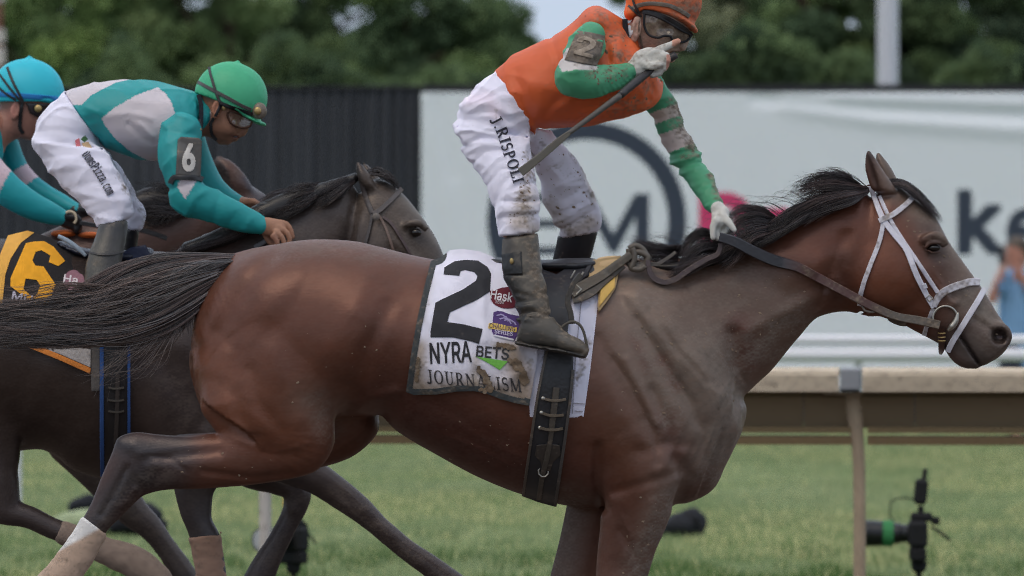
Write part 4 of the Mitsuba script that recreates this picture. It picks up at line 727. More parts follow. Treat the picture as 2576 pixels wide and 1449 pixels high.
HD.loft([(1684, 133, 1.6, .05), (1706, 131, 1.6, .05)], .003, True, cut=True)                   # mouth
V, f = HD.mesh(3); hy = HD.depth(1.5)
fc = paint(V, RY, lin(178, 148, 132), [([(1597, 55), (1598, 95)], 14, lin(186, 142, 126), .7), ([(1650, 110), (1690, 120)], 30, lin(168, 146, 130), .8), ([(1690, 134), (1706, 131)], 3, lin(104, 62, 58), .8), ([(1675, 72)], 12, lin(96, 74, 66), .6)], .2)
put(rider, 'face', (V, f), 'coat', fc, uv=mudmap(V, RY, [([(1640, 110), (1700, 115)], 30, .5), ([(1597, 60), (1596, 95)], 12, .3)], .35), label='mud spattered face')
# helmet
HM = Vox(RY, .005, 1560, -110, 1790, 110, -.13, .13)
HM.loft([(1664, -4, 90, .098, 0), (1676, 2, 90, .098, 0)], .0, True)
HM.ball(1588, 34, 18, .06, 0, .02)
def below_cut(vx, line):
    xs, zs = vx.o[0] + vx.h * np.arange(vx.n[0]), vx.o[2] + vx.h * np.arange(vx.n[2]); m = 1 / sc(vx.Y)
    l = np.array(line, float); lim = np.interp(UC + xs * m, l[:, 0], l[:, 1]); v = VH - (zs - CAM_Z) * m
    vx.F = np.maximum(vx.F, ((v[None] - lim[:, None]) / m)[:, None, :].astype(np.float32))
below_cut(HM, [(1560, 60), (1585, 52), (1606, 34), (1618, 24), (1640, 25), (1678, 37), (1714, 56), (1740, 76), (1765, 86)])
HM.loft([(1622, 21, 6, .070), (1678, 33, 8, .092), (1716, 50, 9, .088), (1738, 66, 9, .068), (1750, 78, 6, .045)], .012, True)
V, f = HM.mesh(3); hmy = HM.depth(1.2)
put(rider, 'helmet', (V, f), 'cloth', paint(V, RY, lin(222, 108, 58), [([(1700, -10), (1750, 50)], 50, lin(186, 104, 76), .85)], .1), uv=mudmap(V, RY, [([(1700, -20), (1750, 40)], 50, .5), ([(1640, 20), (1740, 70)], 12, .46)], .28), label='muddy orange helmet')
def wrap(parent, name, pts, w, yf, off, col, mat='leather', thick=.003, mud=.2, Y=RY, label=None):
    V, f = strap(pts, w, yf, Y, off, thick, 3.0); return put(parent, name, (V, f), mat, np.asarray(col), 35, uv=np.full(len(V), mud) if mat in ('leather', 'cloth') else None, label=label)
wrap(rider, 'goggle_strap', [(1588, 24), (1600, 16), (1637, 9), (1677, 13), (1706, 24), (1735, 42)], 11, hmy, .002, lin(96, 88, 82), mud=.45)
wrap(rider, 'goggle_strap', [(1590, -20), (1593, 4), (1600, 20), (1609, 34)], 6, hmy, .004, lin(40, 38, 40))
wrap(rider, 'goggle_strap', [(1580, 14), (1592, 24), (1604, 36), (1614, 42)], 6, hmy, .004, lin(40, 38, 40))
lens = [(1622, 34), (1640, 38), (1665, 48), (1690, 62), (1716, 78), (1737, 90), (1730, 101), (1712, 107), (1692, 104), (1687, 92), (1672, 90), (1655, 95), (1640, 92), (1626, 80), (1620, 58)]
V, f = sheet(Polygon(lens).buffer(1), hy, RY, .016, .002, 4); put(rider, 'goggle_lens', (V, f), 'clear', None, True, label='muddy clear goggles')
g_ = np.array(lens + lens[:1], float); gp = onto(smoothline(g_, 3), lambda x, z: hy(x, z) - .017, RY)
put(rider, 'goggle_frame', tube(gp, 3.0 * sc(0), 8, False), 'matte', lin(34, 34, 38))
wrap(rider, 'goggle_foam', [(1616, 30), (1640, 34), (1680, 50), (1715, 70), (1742, 90)], [10, 14, 15, 14, 8], hy, .012, lin(30, 29, 32), mud=.1)
wrap(rider, 'chin_strap', [(1612, 44), (1608, 70), (1612, 105), (1622, 138)], 5, hy, .004, lin(92, 82, 72), mud=.35)
wrap(rider, 'collar', [(1572, 48), (1574, 78), (1580, 110), (1592, 146)], [14, 14, 14, 12], lambda x, z: np.minimum(hy(x, z), -.075), .012, lin(36, 36, 42), 'cloth', mud=.15)
wrap(rider, 'collar', [(1578, 66), (1584, 78), (1580, 92)], [12, 16, 10], lambda x, z: np.minimum(hy(x, z), -.075), .006, lin(200, 204, 210), 'cloth', mud=.2)
# vest
VT = Vox(RY, .0062, 1220, 10, 1690, 350, -.22, .22)
VT.loft(vest_rows, .02, cap=.06); VT.loft([(1500, 60, 40, .16), (1560, 92, 34, .10), (1580, 110, 30, .075)], .03, True)
VT.loft([(1340, 318, 8, .09), (1346, 334, 5, .07)], .02, True)
VT.relief([([(1300, 190), (1320, 260), (1345, 325)], 9, -.008), ([(1270, 200), (1290, 260), (1320, 320)], 10, .005), ([(1400, 260), (1360, 300), (1350, 330)], 8, -.006), ([(1385, 95), (1400, 150), (1410, 200)], 6, -.005), ([(1430, 260), (1390, 285)], 7, .004),
           ([(1560, 90), (1545, 140), (1550, 200)], 8, .007), ([(1580, 100), (1572, 160), (1580, 220)], 7, -.007), ([(1520, 110), (1530, 160)], 7, -.006), ([(1610, 150), (1600, 220), (1570, 280)], 8, .005), ([(1640, 180), (1630, 250)], 7, -.005), ([(1450, 270), (1520, 270), (1600, 250)], 8, -.004), ([(1470, 285), (1560, 275)], 6, .004)])
VT.wrinkle(.004, 12, 8); VT.crease(.009, 10, 6); V, f = VT.mesh(3); vy = VT.depth(1.3)
put(rider, 'vest', (V, f), 'silk', ORG, uv=mudmap(V, RY, [([(1500, 50), (1560, 90), (1560, 180)], 34, .44), ([(1640, 190), (1610, 260), (1540, 270)], 34, .44), ([(1450, 60), (1480, 80)], 20, .30)], .20), label='orange vest, muddy at the chest')
# sleeves
def limb(rows, h, bounds, ax=True, wr=(.003, 18, 1), rel=(), k=.02, extra=None):
    X = Vox(RY, h, *bounds)
    for r in rows: X.loft(r, k, ax, cap=.1)
    if extra: extra(X)
    if rel: X.relief(rel)
    if wr: X.wrinkle(*wr); X.crease(wr[0] * 2.2, 14, wr[2])
    return X
A1 = limb([near_arm, near_fore], .0045, (1380, 30, 1620, 270, -.33, -.08), rel=[([(1420, 150), (1470, 165), (1500, 160)], 6, -.008), ([(1410, 190), (1450, 185)], 6, .006), ([(1528, 165), (1530, 236)], 3, -.003), ([(1440, 120), (1425, 150)], 5, .005)])
V, f = A1.mesh(3); ay = A1.depth(1.2); u_, v_ = side(V, RY)
wb = in_poly(V, RY, [(1400, 165), (1425, 128), (1440, 132), (1470, 168), (1500, 172), (1498, 184), (1450, 182), (1412, 188)])
put(rider, 'sleeve', (V, f), 'silk', np.where(wb[:, None], lin(196, 190, 188), GREEN), uv=mudmap(V, RY, [([(1490, 185), (1565, 185)], 26, .47), ([(1440, 170), (1500, 166)], 12, .5), ([(1560, 180)], 16, .42)], .12), label='green sleeve of the raised arm')
A2 = limb([far_arm], .0048, (1590, 170, 1840, 560, -.13, .24), wr=(.004, 22, 4, (1, 1, 2)), rel=[([(1686, 412), (1735, 398), (1775, 380)], 3.5, .010), ([(1680, 390), (1735, 378)], 3, -.009), ([(1696, 428), (1745, 412), (1785, 404)], 3, -.008), ([(1704, 442), (1750, 424)], 4, .007), ([(1740, 470), (1790, 450)], 4, .005), ([(1640, 300), (1700, 282)], 4, -.004), ([(1665, 345), (1720, 325)], 4, -.004)])
V, f = A2.mesh(3); u_, v_ = side(V, RY)
c = np.tile(GREEN, (len(V), 1)); t_ = v_ - (u_ - 1680) * -0.35
c[(t_ > 268) & (t_ < 300)] = lin(186, 174, 164); c[(t_ > 330) & (t_ < 384)] = lin(190, 178, 172)
put(rider, 'sleeve', (V, f), 'silk', c, uv=mudmap(V, RY, [([(1700, 250), (1716, 310), (1745, 370)], 22, .60), ([(1690, 290), (1710, 345)], 20, .5), ([(1790, 440), (1806, 500)], 13, .56), ([(1720, 395), (1760, 392)], 10, .44)], .14), label='green sleeve of the arm on the mane, caked with mud')
# armband with a 2
band = Polygon([(1453, 77), (1490, 82), (1522, 90), (1516, 120), (1510, 147), (1501, 165), (1460, 158), (1420, 150), (1436, 112)])
amin = lambda x, z: ay(x, z)
decal(rider, 'armband', band, amin, .005, lin(112, 104, 98), None, 'cloth', 4, .5, .003, label='grey muddy armband with the number 2')
tw = affinity.rotate(fit(text_shape('2', bold=3), 1448, 92, 1498, 142), 14, origin='center')
decal(rider, 'armband_number', tw, amin, .0085, lin(160, 147, 134), None, 'cloth', 3, .44)
# breeches
BR = Vox(RY, .0052, 1130, 160, 1530, 630, -.36, .34)
BR.loft(pelvis, .03, cap=.06); BR.loft(near_leg, .03, cap=.06); BR.loft(far_leg_r, .02, cap=.06)
BR.relief([(p_, s_, a_ * 1.5) for p_, s_, a_ in [([(1150, 300), (1230, 310), (1300, 350)], 6, -.004), ([(1160, 265), (1230, 262), (1290, 290)], 7, .004), ([(1165, 370), (1210, 350), (1260, 355)], 4, -.005), ([(1172, 388), (1215, 366), (1280, 372)], 4, .004), ([(1188, 415), (1220, 385), (1270, 380)], 4, -.004),
           ([(1240, 540), (1262, 470), (1290, 440)], 4, -.004), ([(1255, 545), (1275, 480), (1300, 452)], 4, .004), ([(1265, 508), (1310, 512), (1350, 506)], 4, -.006), ([(1280, 490), (1320, 480)], 4, .005), ([(1270, 525), (1340, 520)], 4, .004), ([(1252, 550), (1300, 545), (1356, 540)], 4, -.004),
           ([(1400, 580), (1450, 560), (1500, 525)], 4, -.005), ([(1395, 560), (1450, 535), (1490, 500)], 4, .004), ([(1420, 500), (1470, 470)], 4, -.003), ([(1200, 215), (1260, 240), (1290, 280)], 5, .003), ([(1215, 440), (1250, 400), (1280, 395)], 3, .003), ([(1150, 335), (1200, 325), (1250, 330)], 4, .003), ([(1225, 470), (1260, 430), (1300, 420)], 3, -.003), ([(1300, 470), (1345, 462)], 4, -.003), ([(1285, 500), (1340, 492)], 3, .003), ([(1265, 535), (1350, 530)], 3, .003), ([(1400, 470), (1470, 440)], 4, .003), ([(1420, 540), (1490, 510)], 4, .003), ([(1170, 290), (1240, 285), (1280, 310)], 4, -.003)]])
BR.wrinkle(.003, 20, 9); BR.crease(.009, 13, 4, (1, 1, 1.6)); V, f = BR.mesh(3); by = BR.depth(1.3)
put(rider, 'breeches', (V, f), 'cloth', paint(V, RY, WHT, [([(1330, 500), (1310, 540)], 20, lin(178, 164, 148), .6), ([(1300, 565), (1345, 575)], 14, lin(170, 154, 138), .65), ([(1440, 585), (1490, 560)], 18, lin(176, 160, 146), .7), ([(1380, 520), (1410, 560)], 18, lin(172, 158, 144), .6), ([(1475, 430), (1500, 500)], 8, lin(170, 156, 136), .6), ([(1180, 250), (1230, 250), (1250, 290)], 16, lin(222, 200, 214), .5)], .05), uv=mudmap(V, RY, [([(1335, 400), (1330, 460), (1310, 520), (1330, 560)], 24, .50), ([(1290, 550), (1340, 575)], 18, .46), ([(1440, 380), (1480, 450), (1500, 520)], 12, .44), ([(1480, 560), (1440, 590), (1400, 560)], 24, .46), ([(1380, 500), (1400, 540)], 24, .42), ([(1250, 260), (1246, 310)], 6, .40), ([(1370, 350), (1350, 400)], 16, .46), ([(1300, 440), (1345, 430)], 22, .42), ([(1400, 420), (1450, 470)], 26, .36)], .16), label='white breeches splashed with mud')
jr = serif('J.RISPOLI', .14); n_ = jr.bounds[2]
def curve_text(shape, pts, h):
    """Letters along a polyline (baseline), reading downwards, h units high."""
    L = smoothline(np.array(pts, float), 1.0); d = np.r_[0, np.cumsum(np.hypot(*np.diff(L, axis=0).T))]; a, _, b, _ = shape.bounds; s = d[-1] / (b - a)
    def tf(x, y):
        x, y = np.asarray(x), np.asarray(y); q_ = np.clip((x - a) * s, 0, d[-1]); i = np.clip(np.searchsorted(d, q_) - 1, 0, len(L) - 2); t = (L[i + 1] - L[i]) / (d[i + 1] - d[i])[:, None]
        p = L[i] + t * (q_ - d[i])[:, None]; nrm = np.stack([t[:, 1], -t[:, 0]], -1); p = p + nrm * (y * h)[:, None]; return p
    return shapely.transform(shapely.segmentize(shape, .15), lambda c: tf(c[:, 0], c[:, 1]))
decal(rider, 'lettering', curve_text(jr, [(1233, 302), (1250, 335), (1266, 385), (1282, 430), (1292, 462)], 28).buffer(.4), by, .006, lin(52, 52, 62), None, 'cloth', 2.0, .12, label='black lettering J.RISPOLI down the thigh')
sp = specks([([(1340, 380), (1320, 500), (1300, 560)], 16, 90, by), ([(1430, 370), (1500, 520)], 12, 60, by), ([(1400, 440), (1460, 560)], 34, 30, by), ([(1480, 190), (1570, 185)], 14, 60, ay), ([(1540, 90), (1560, 200), (1620, 250)], 28, 90, vy), ([(1470, 60), (1500, 90)], 18, 20, vy)], RY, 5, .0042)
sk_ = put(rider, 'mud_speck', sp, 'matte', lin(112, 94, 78)); tag(sk_, kind='stuff')
# boots
NB = limb([near_boot, near_foot], .0055, (1240, 570, 1500, 920, -.42, -.19), False, wr=(.0018, 26, 2), k=.03, rel=[([(1300, 790), (1340, 782), (1385, 790)], 4, -.006), ([(1296, 770), (1340, 765)], 4, .005), ([(1300, 800), (1345, 800)], 4, .004), ([(1300, 735), (1350, 748), (1378, 735)], 4, -.004), ([(1298, 755), (1345, 757)], 4, -.004), ([(1300, 862), (1360, 868), (1420, 878), (1470, 884)], 2.5, -.004), ([(1395, 872), (1400, 840), (1420, 825)], 3, -.003), ([(1262, 686), (1310, 690), (1366, 686)], 2.5, -.004)])
V, f = NB.mesh(3); nby = NB.depth(1.2)
bc = paint(V, RY, lin(82, 76, 68), [([(1275, 600), (1280, 640)], 14, lin(56, 54, 54), .6), ([(1266, 690), (1290, 745), (1312, 790)], 24, lin(26, 26, 27), 1.0), ([(1330, 840), (1310, 850)], 14, lin(60, 60, 60), .5), ([(1320, 840), (1400, 850)], 20, lin(72, 72, 72), .5)], .2)
put(rider, 'boot', (V, f), 'leather', bc, uv=mudmap(V, RY, [([(1330, 600), (1350, 700), (1370, 780)], 22, .56), ([(1400, 820), (1470, 880)], 22, .44)], .28), label='dark muddy boot in the stirrup')
decal(rider, 'boot_strap', [(1261, 640), (1312, 632), (1314, 690), (1268, 692)], nby, .004, lin(22, 22, 24), None, 'leather', 4, 0, .004, label='black shiny boot strap')
put(rider, 'boot_stud', ellipsoid(P3(1287, 657, float(nby(*W(1287, 657))) - .010), (.006, .003, .009), 2), 'brass')
SO = Vox(RY, .006, 1270, 840, 1500, 920, -.42, -.28)
SO.loft([(1300, 862, 6, .030, -.345), (1360, 874, 6, .036, -.348), (1420, 884, 8, .038, -.352), (1468, 896, 7, .03, -.355)], .01, True)
V, f = SO.mesh(2); put(rider, 'boot_sole', (V, f), 'leather', lin(40, 38, 36), uv=np.full(len(V), .3))
FB = limb([far_boot], .007, (1370, 560, 1520, 800, .15, .38), False, wr=None)
V, f = FB.mesh(3); put(rider, 'boot', (V, f), 'leather', lin(40, 40, 43), uv=np.full(len(V), .18), label='black boot on the far side')
# gloves
G1 = Vox(RY, .0036, 1560, 85, 1720, 230, -.25, -.09)
yg = -.165
G1.loft([(1586, 180, 22, .028, yg), (1604, 170, 27, .027, yg), (1628, 152, 33, .025, yg), (1648, 150, 30, .022, yg - .004)], .012, True)      # wrist, back of the hand
G1.loft([(1644, 136, 14, .013, yg - .012), (1662, 124, 10.5, .011, yg - .014), (1684, 115, 9, .0095, yg - .012), (1705, 104, 7.2, .0085, yg - .010)], .006, True)          # index, pointing
for (a, b, c, yy) in (((1654, 136, 13), (1678, 148, 11.5), (1664, 166, 10), -.034), ((1650, 150, 12.5), (1674, 163, 11), (1655, 178, 9.5), -.026), ((1642, 164, 12), (1660, 179, 10), (1640, 188, 8.5), -.016)):
    G1.loft([(*a, .011, yg + yy * .4), (*b, .010, yg + yy), (*c, .009, yg + yy * .6)], .004, True)             # curled middle, ring, little fingers
G1.loft([(1620, 160, 13, .012, yg - .02), (1640, 166, 10, .010, yg - .034), (1660, 162, 8.5, .009, yg - .034)], .006, True)                    # thumb over the whip
G1.relief([([(1646, 128), (1640, 150)], 3, -.002), ([(1612, 150), (1628, 170)], 3, -.002), ([(1630, 140), (1650, 132)], 4, .002)]); G1.wrinkle(.0016, 45, 3)
V, f = G1.mesh(2); u_, v_ = side(V, RY)
gc = np.tile(GLV, (len(V), 1)); gc[(u_ > 1686) & (v_ < 122)] = lin(196, 146, 126); gc[(u_ > 1672) & (v_ > 142)] = lin(190, 140, 124)
put(rider, 'glove', (V, f), 'cloth', gc, uv=np.where(u_ > 1672, .08, .40), label='muddy white glove with pointing index finger')
G2 = Vox(RY, .0042, 1770, 505, 1870, 620, -.19, .03)
G2.loft([(1806, 525, 19, .028, -.075), (1812, 536, 22, .03, -.09), (1810, 556, 21, .028, -.10)], .012, True)
for (yy, pts) in ((-.030, [(1800, 556, 11), (1793, 575, 8.5), (1794, 598, 7)]), (-.012, [(1806, 560, 11), (1803, 580, 8.5), (1806, 600, 7)]), (-.004, [(1816, 558, 12), (1826, 570, 9.5), (1818, 590, 7.5)]), (.010, [(1822, 556, 11), (1838, 570, 9), (1834, 590, 7)])):
    G2.loft([(*p, .0095, yy - .095) for p in pts], .005, True)
G2.loft([(1820, 545, 11, .011, -.115), (1838, 566, 8.5, .0095, -.129), (1846, 578, 7, .008, -.131)], .006, True)
G2.wrinkle(.0016, 45, 6)
V, f = G2.mesh(2); put(rider, 'glove', (V, f), 'cloth', GLV * 1.05, uv=np.full(len(V), .2), label='white glove on the mane')
# whip
whip = thing('riding_whip', 'grey riding whip held by the rider in orange', 'whip')
wp = P3([1701, 1672, 1634, 1600, 1560, 1500, 1428], [137, 155, 180, 206, 240, 284, 337], np.array([-.168, -.170, -.178, -.21, -.25, -.29, -.345]))
put(whip, 'handle', tube(wp[:5], np.array([10, 9.5, 9, 10.5, 9.5]) * sc(0), 12), 'leather', lin(58, 56, 58))
put(whip, 'shaft', tube(wp[4:], np.array([8.5, 7, 6]) * sc(0), 10), 'leather', lin(84, 80, 76))
V, f = strap([(1432, 334), (1400, 360), (1350, 402), (1309, 434)], [12, 18, 20, 24], lambda x, z: -.36 + (x - W(1428, 0)[0]) * .15, RY, .0, .008); put(whip, 'flap', (V, f), 'leather', lin(98, 94, 86), 35, uv=np.full(len(V), .2), label='flat flap at the tip of the whip')
# ================================================================ horse 6 and its rider, half a length behind on the far side
Y6 = 1.3
H6 = Vox(Y6, .0105, -260, 380, 1260, 1600, -.40, .40)
t6 = [(-250, 612, -260, 1060, .24), (-120, 600, -130, 1130, .28), (0, 600, -10, 1142, .285), (100, 604, 95, 1130, .285), (200, 628, 190, 1184, .295), (290, 636, 280, 1208, .295), (380, 632, 380, 1212, .27), (470, 640, 480, 1204, .24), (560, 660, 580, 1184, .21), (640, 720, 660, 1120, .16)]
H6.loft(t6, .02)
H6.loft([(450, 606, 640, 1100, .19), (560, 572, 720, 980, .15), (660, 512, 760, 860, .12), (760, 482, 800, 770, .10), (850, 458, 840, 710, .09), (915, 441, 870, 690, .08)], .05)
H6.loft([(912, 440, 850, 660, .075), (965, 453, 890, 700, .088), (1012, 485, 945, 712, .095), (1058, 541, 1000, 722, .085), (1093, 592, 1045, 738, .07), (1115, 640, 1080, 752, .06), (1132, 690, 1100, 756, .055)], .03)
for s_ in (-1, 1):
    H6.ball(955, 630, 70, .05, s_ * .058, .03)
    H6.loft([(1022, 566, 9, .012, s_ * .088), (1047, 560, 11, .014, s_ * .088), (1070, 576, 9, .012, s_ * .082)], .015, True)
    H6.ball(1047, 586, 14, .018, s_ * .100, .006, cut=True)
    H6.loft([(990, 610, 8, .012, s_ * .090), (1070, 680, 6, .01, s_ * .07)], .02, True)
H6.loft([(952, 482, 908, 474, .030, -.045), (942, 455, 899, 446, .030, -.05), (920, 425, 895, 422, .020, -.052), (901, 403, 897, 403, .006, -.052)], .012, step=.006)
H6.loft([(966, 474, 930, 462, .026, .045), (950, 440, 915, 434, .026, .05), (915, 408, 908, 405, .008, .052)], .012, step=.006)
H6.loft([(560, 1110, 70, .08, .12), (640, 1184, 48, .06, .12), (700, 1210, 36, .048, .12), (745, 1228, 36, .043, .12), (748, 1240, 36, .042, .12), (744, 1270, 31, .036, .12), (726, 1312, 27, .03, .12), (700, 1362, 28, .03, .12), (668, 1420, 34, .034, .12), (645, 1470, 38, .036, .12), (600, 1560, 40, .04, .12)], .025, True)
H6.loft([(560, 1080, 90, .085, -.12), (700, 1150, 62, .065, -.12), (800, 1205, 41, .05, -.12), (858, 1245, 37, .044, -.12), (905, 1281, 33, .04, -.12), (960, 1330, 26.5, .032, -.12), (1020, 1381, 27, .03, -.12), (1085, 1426, 29, .033, -.12), (1140, 1470, 32, .036, -.12), (1220, 1530, 34, .04, -.12)], .03, True)
H6.loft([(-70, 960, 120, .09, -.14), (-30, 1060, 86, .08, -.15), (-8, 1150, 58, .06, -.15), (-2, 1220, 50, .05, -.15), (8, 1272, 44, .042, -.15), (14, 1284, 38, .04, -.15), (70, 1300, 29, .033, -.15), (130, 1328, 27, .031, -.15), (200, 1356, 27, .031, -.15), (270, 1388, 32, .034, -.15), (340, 1416, 37, .04, -.15), (390, 1456, 36, .04, -.15)], .025, True)
H6.relief([([(800, 560), (830, 620), (900, 650)], 18, -.005), ([(820, 520), (900, 560)], 16, .005), ([(420, 900), (470, 1000), (440, 1080)], 20, -.01), ([(360, 960), (400, 1080)], 24, .008), ([(860, 1240), (940, 1310)], 6, -.005), ([(900, 1270), (1000, 1350)], 5, .005), ([(470, 870), (560, 960)], 26, .008), ([(500, 930), (520, 1060)], 12, -.008), ([(60, 1180), (140, 1160)], 12, -.006), ([(725, 1240), (735, 1290)], 7, .006), ([(935, 560), (925, 640)], 10, -.006), ([(985, 620), (1050, 690)], 8, -.005)])
H6.wrinkle(.0018, 13, 21)
V6, f6 = H6.mesh(4); front6 = H6.depth(1.5)
D6 = lin(50, 40, 37)
c6 = paint(V6, Y6, D6, [([(740, 580), (850, 560), (900, 620)], 60, lin(78, 68, 65), .8), ([(930, 480), (1000, 560), (1060, 660)], 50, lin(86, 75, 68), .85), ([(1015, 490), (1060, 545), (1100, 605)], 13, lin(122, 112, 104), .75), ([(450, 960), (480, 1050)], 50, lin(78, 68, 68), .8), ([(380, 1000), (420, 1100)], 30, lin(82, 68, 64), .6), ([(100, 1000), (180, 1080)], 70, lin(58, 46, 42), .6), ([(450, 620), (560, 600)], 40, lin(86, 64, 58), .6),
     ([(760, 1240), (660, 1420)], 60, lin(58, 52, 54), .95), ([(860, 1250), (1150, 1460)], 60, lin(64, 56, 56), .95), ([(0, 1200), (20, 1290), (160, 1340)], 50, lin(66, 58, 58), .9), ([(905, 420), (905, 470)], 9, lin(44, 38, 38), .8), ([(1047, 586)], 18, lin(44, 36, 34), .8), ([(1120, 660)], 20, lin(92, 84, 80), .7), ([(200, 1330), (260, 1390), (390, 1450)], 10, lin(120, 106, 96), .0)], .22, 3) * .72
m6 = mudmap(V6, Y6, [([(930, 500), (1060, 640)], 50, .3), ([(760, 580), (860, 560)], 50, .2), ([(450, 960), (480, 1060)], 45, .2), ([(860, 1250), (1000, 1350), (1140, 1460)], 30, .25), ([(740, 1260), (670, 1420)], 30, .2)], .05)
horse6 = thing('racehorse', 'dark brown horse at the left wearing the black number 6 cloth', 'horse', 'racehorses galloping')
put(horse6, 'body', (V6, f6), 'coat', c6, uv=m6)
put(horse6, 'eye', ellipsoid(P3(1047, 585, Y6 - .083), (.017, .013, .0135)), 'eye_gloss')
B3 = Vox(Y6, .008, 120, 1270, 460, 1560, -.22, -.08)
B3.loft([(162, 1341, 31, .035, -.15), (200, 1356, 30, .034, -.15), (270, 1388, 35, .037, -.15), (340, 1416, 41, .043, -.15), (395, 1462, 40, .043, -.15)], 0, True); B3.wrinkle(.004, 40, 8)
V, f = B3.mesh(2); put(horse6, 'leg_bandage', (V, f), 'cloth', lin(136, 120, 110) * (0.75 + .5 * meshkit.fbm(V * np.array([60, 20, 60]), 3)[:, None]), uv=np.full(len(V), .28), label='mud coloured leg bandage')
def lock6(gs, n, m, seed, **k): return guided([[(a, b, Y6 + c) for a, b, c in g] for g in gs], n, m, seed, .018, .0035, .005, (.6, 1.0), 6)
M6 = Vox(Y6, .011, 420, 400, 960, 660, -.22, .12)
M6.loft([(895, 446, 12, .025, -.02), (822, 480, 24, .03, -.04), (740, 505, 28, .035, -.06), (660, 540, 30, .04, -.08), (560, 596, 24, .04, -.08), (470, 624, 16, .04, -.06)], 0, True)
V, f = M6.mesh(3); mane6 = put(horse6, 'mane', (V, f), 'hair', lin(38, 34, 34) * .6)
for i_, C in enumerate([
    lambda: lock6([[(892, 438, 0), (860, 444, -.03), (825, 455, -.05), (800, 468, -.06)], [(895, 450, -.02), (860, 470, -.06), (830, 490, -.08), (800, 505, -.09)], [(890, 462, -.05), (850, 492, -.09), (810, 518, -.10), (780, 530, -.10)]], 420, 10, 61),
    lambda: lock6([[(830, 456, 0), (780, 464, -.04), (730, 468, -.05), (690, 488, -.06)], [(820, 470, -.03), (770, 495, -.08), (720, 520, -.10), (680, 540, -.10)], [(800, 500, -.06), (760, 528, -.10), (720, 548, -.11), (670, 566, -.12)]], 480, 10, 62),
    lambda: lock6([[(720, 476, 0), (690, 480, -.02), (664, 500, -.05), (656, 525, -.07)], [(710, 500, -.05), (660, 520, -.09), (630, 560, -.11), (600, 600, -.12)], [(690, 530, -.08), (640, 570, -.12), (560, 600, -.13), (480, 625, -.13)], [(660, 560, -.08), (580, 600, -.12), (480, 628, -.14), (390, 640, -.14)]], 600, 12, 63)]): hairput(mane6, 'mane_hair', C(), .0008, .0016, lin(62, 57, 58), .4, 70 + i_)
hairput(horse6, 'forelock', lock6([[(925, 428, 0), (950, 424, -.01), (975, 438, -.01), (1002, 474, -.01)], [(930, 440, -.02), (955, 440, -.04), (985, 460, -.04), (1003, 480, -.03)]], 160, 8, 64), .0012, .002, lin(44, 42, 44), .35, 75)
def strap_on(parent, name, pts, w, col, yf, Y, off=.005, thick=.005, mat='leather', mud=.2, label=None, seed=0):
    V, f = strap(pts, w, yf, Y, off, thick); c = np.asarray(col) * (0.9 + 0.2 * meshkit.fbm(V * 60, 3)[:, None])
    return put(parent, name, (V, f), mat, c, 35, uv=np.full(len(V), mud) if mat in ('cloth', 'leather', 'coat') else None, label=label)
bridle6 = thing('bridle', 'dark muddy bridle on the head of the horse wearing number 6', 'bridle')
LG = lin(84, 78, 78)
strap_on(bridle6, 'cheek_strap', [(908, 455), (918, 490), (936, 535)], [10, 13, 14], LG * .8, front6, Y6)
strap_on(bridle6, 'browband', [(938, 538), (950, 532), (978, 508), (1003, 483), (1012, 474)], 13, LG, front6, Y6, .008)
strap_on(bridle6, 'cheek_strap', [(948, 536), (962, 556), (980, 600), (992, 640), (1000, 680)], 7, lin(110, 92, 84), front6, Y6, .006)
strap_on(bridle6, 'cheek_strap', [(962, 545), (982, 560), (1008, 598), (1028, 632), (1050, 680)], 7, lin(80, 66, 66), front6, Y6, .006)
strap_on(bridle6, 'throatlatch', [(936, 538), (930, 570), (910, 640), (890, 690)], 8, LG * .7, front6, Y6, .004)
put(bridle6, 'buckle', ellipsoid(P3(946, 545, Y6 - .115), (.012, .006, .012), 2), 'matte', lin(110, 104, 100))
reins6 = thing('reins', 'dark reins under the bare hand of the rider in the green cap', 'reins')
strap_on(reins6, 'rein', [(640, 622), (668, 606), (690, 590), (705, 575)], 12, lin(84, 84, 88), lambda x, z: np.minimum(front6(x, z), Y6 - .13), Y6, .01)
put(reins6, 'rein_coil', tube(P3([648, 660, 676, 684, 676, 660], [528, 514, 516, 530, 540, 536], Y6 - .10), 6 * sc(Y6), 8), 'leather', lin(46, 46, 50), uv=None)
# number 6 cloth, girth, saddle
S6 = Vox(Y6, .011, -220, 540, 520, 1240, -.42, .42)
S6.loft([(-200, 604, -205, 1138, .28), (-60, 604, -70, 1138, .287), (20, 588, 10, 1142, .292), (70, 580, 65, 1136, .294), (120, 594, 115, 1140, .296), (170, 616, 165, 1165, .298), (220, 640, 210, 1190, .30), (290, 640, 280, 1208, .298), (380, 636, 380, 1212, .275), (500, 645, 510, 1204, .24)], 0)
cy6 = S6.depth(1.5); w6 = lambda x, z: .004 * (meshkit.fbm(np.stack([np.asarray(x) * 14, np.asarray(z) * 9, np.asarray(x) * 0], -1), 3, 9) * 2 - 1)
cloth6 = thing('number_cloth', 'black saddle cloth with a large golden 6 and golden edge', 'saddle cloth')
PT6 = [(20, 592), (69, 580), (120, 595), (170, 617), (212, 645), (226, 720), (229, 878), (226, 940), (150, 906), (56, 866), (-30, 842), (-32, 760), (-8, 660)]
V, f = sheet(PT6, cy6, Y6, .008, .003, 6, w6); put(cloth6, 'cloth', (V, f), 'cloth', lin(42, 39, 40), uv=np.full(len(V), .12))
dec6 = lambda name, shape, col, off=.0105, res=5, mud=.1, label=None: decal(cloth6, name, shape, cy6, off, col, w6, 'cloth', res, mud, .001, Y6, label)
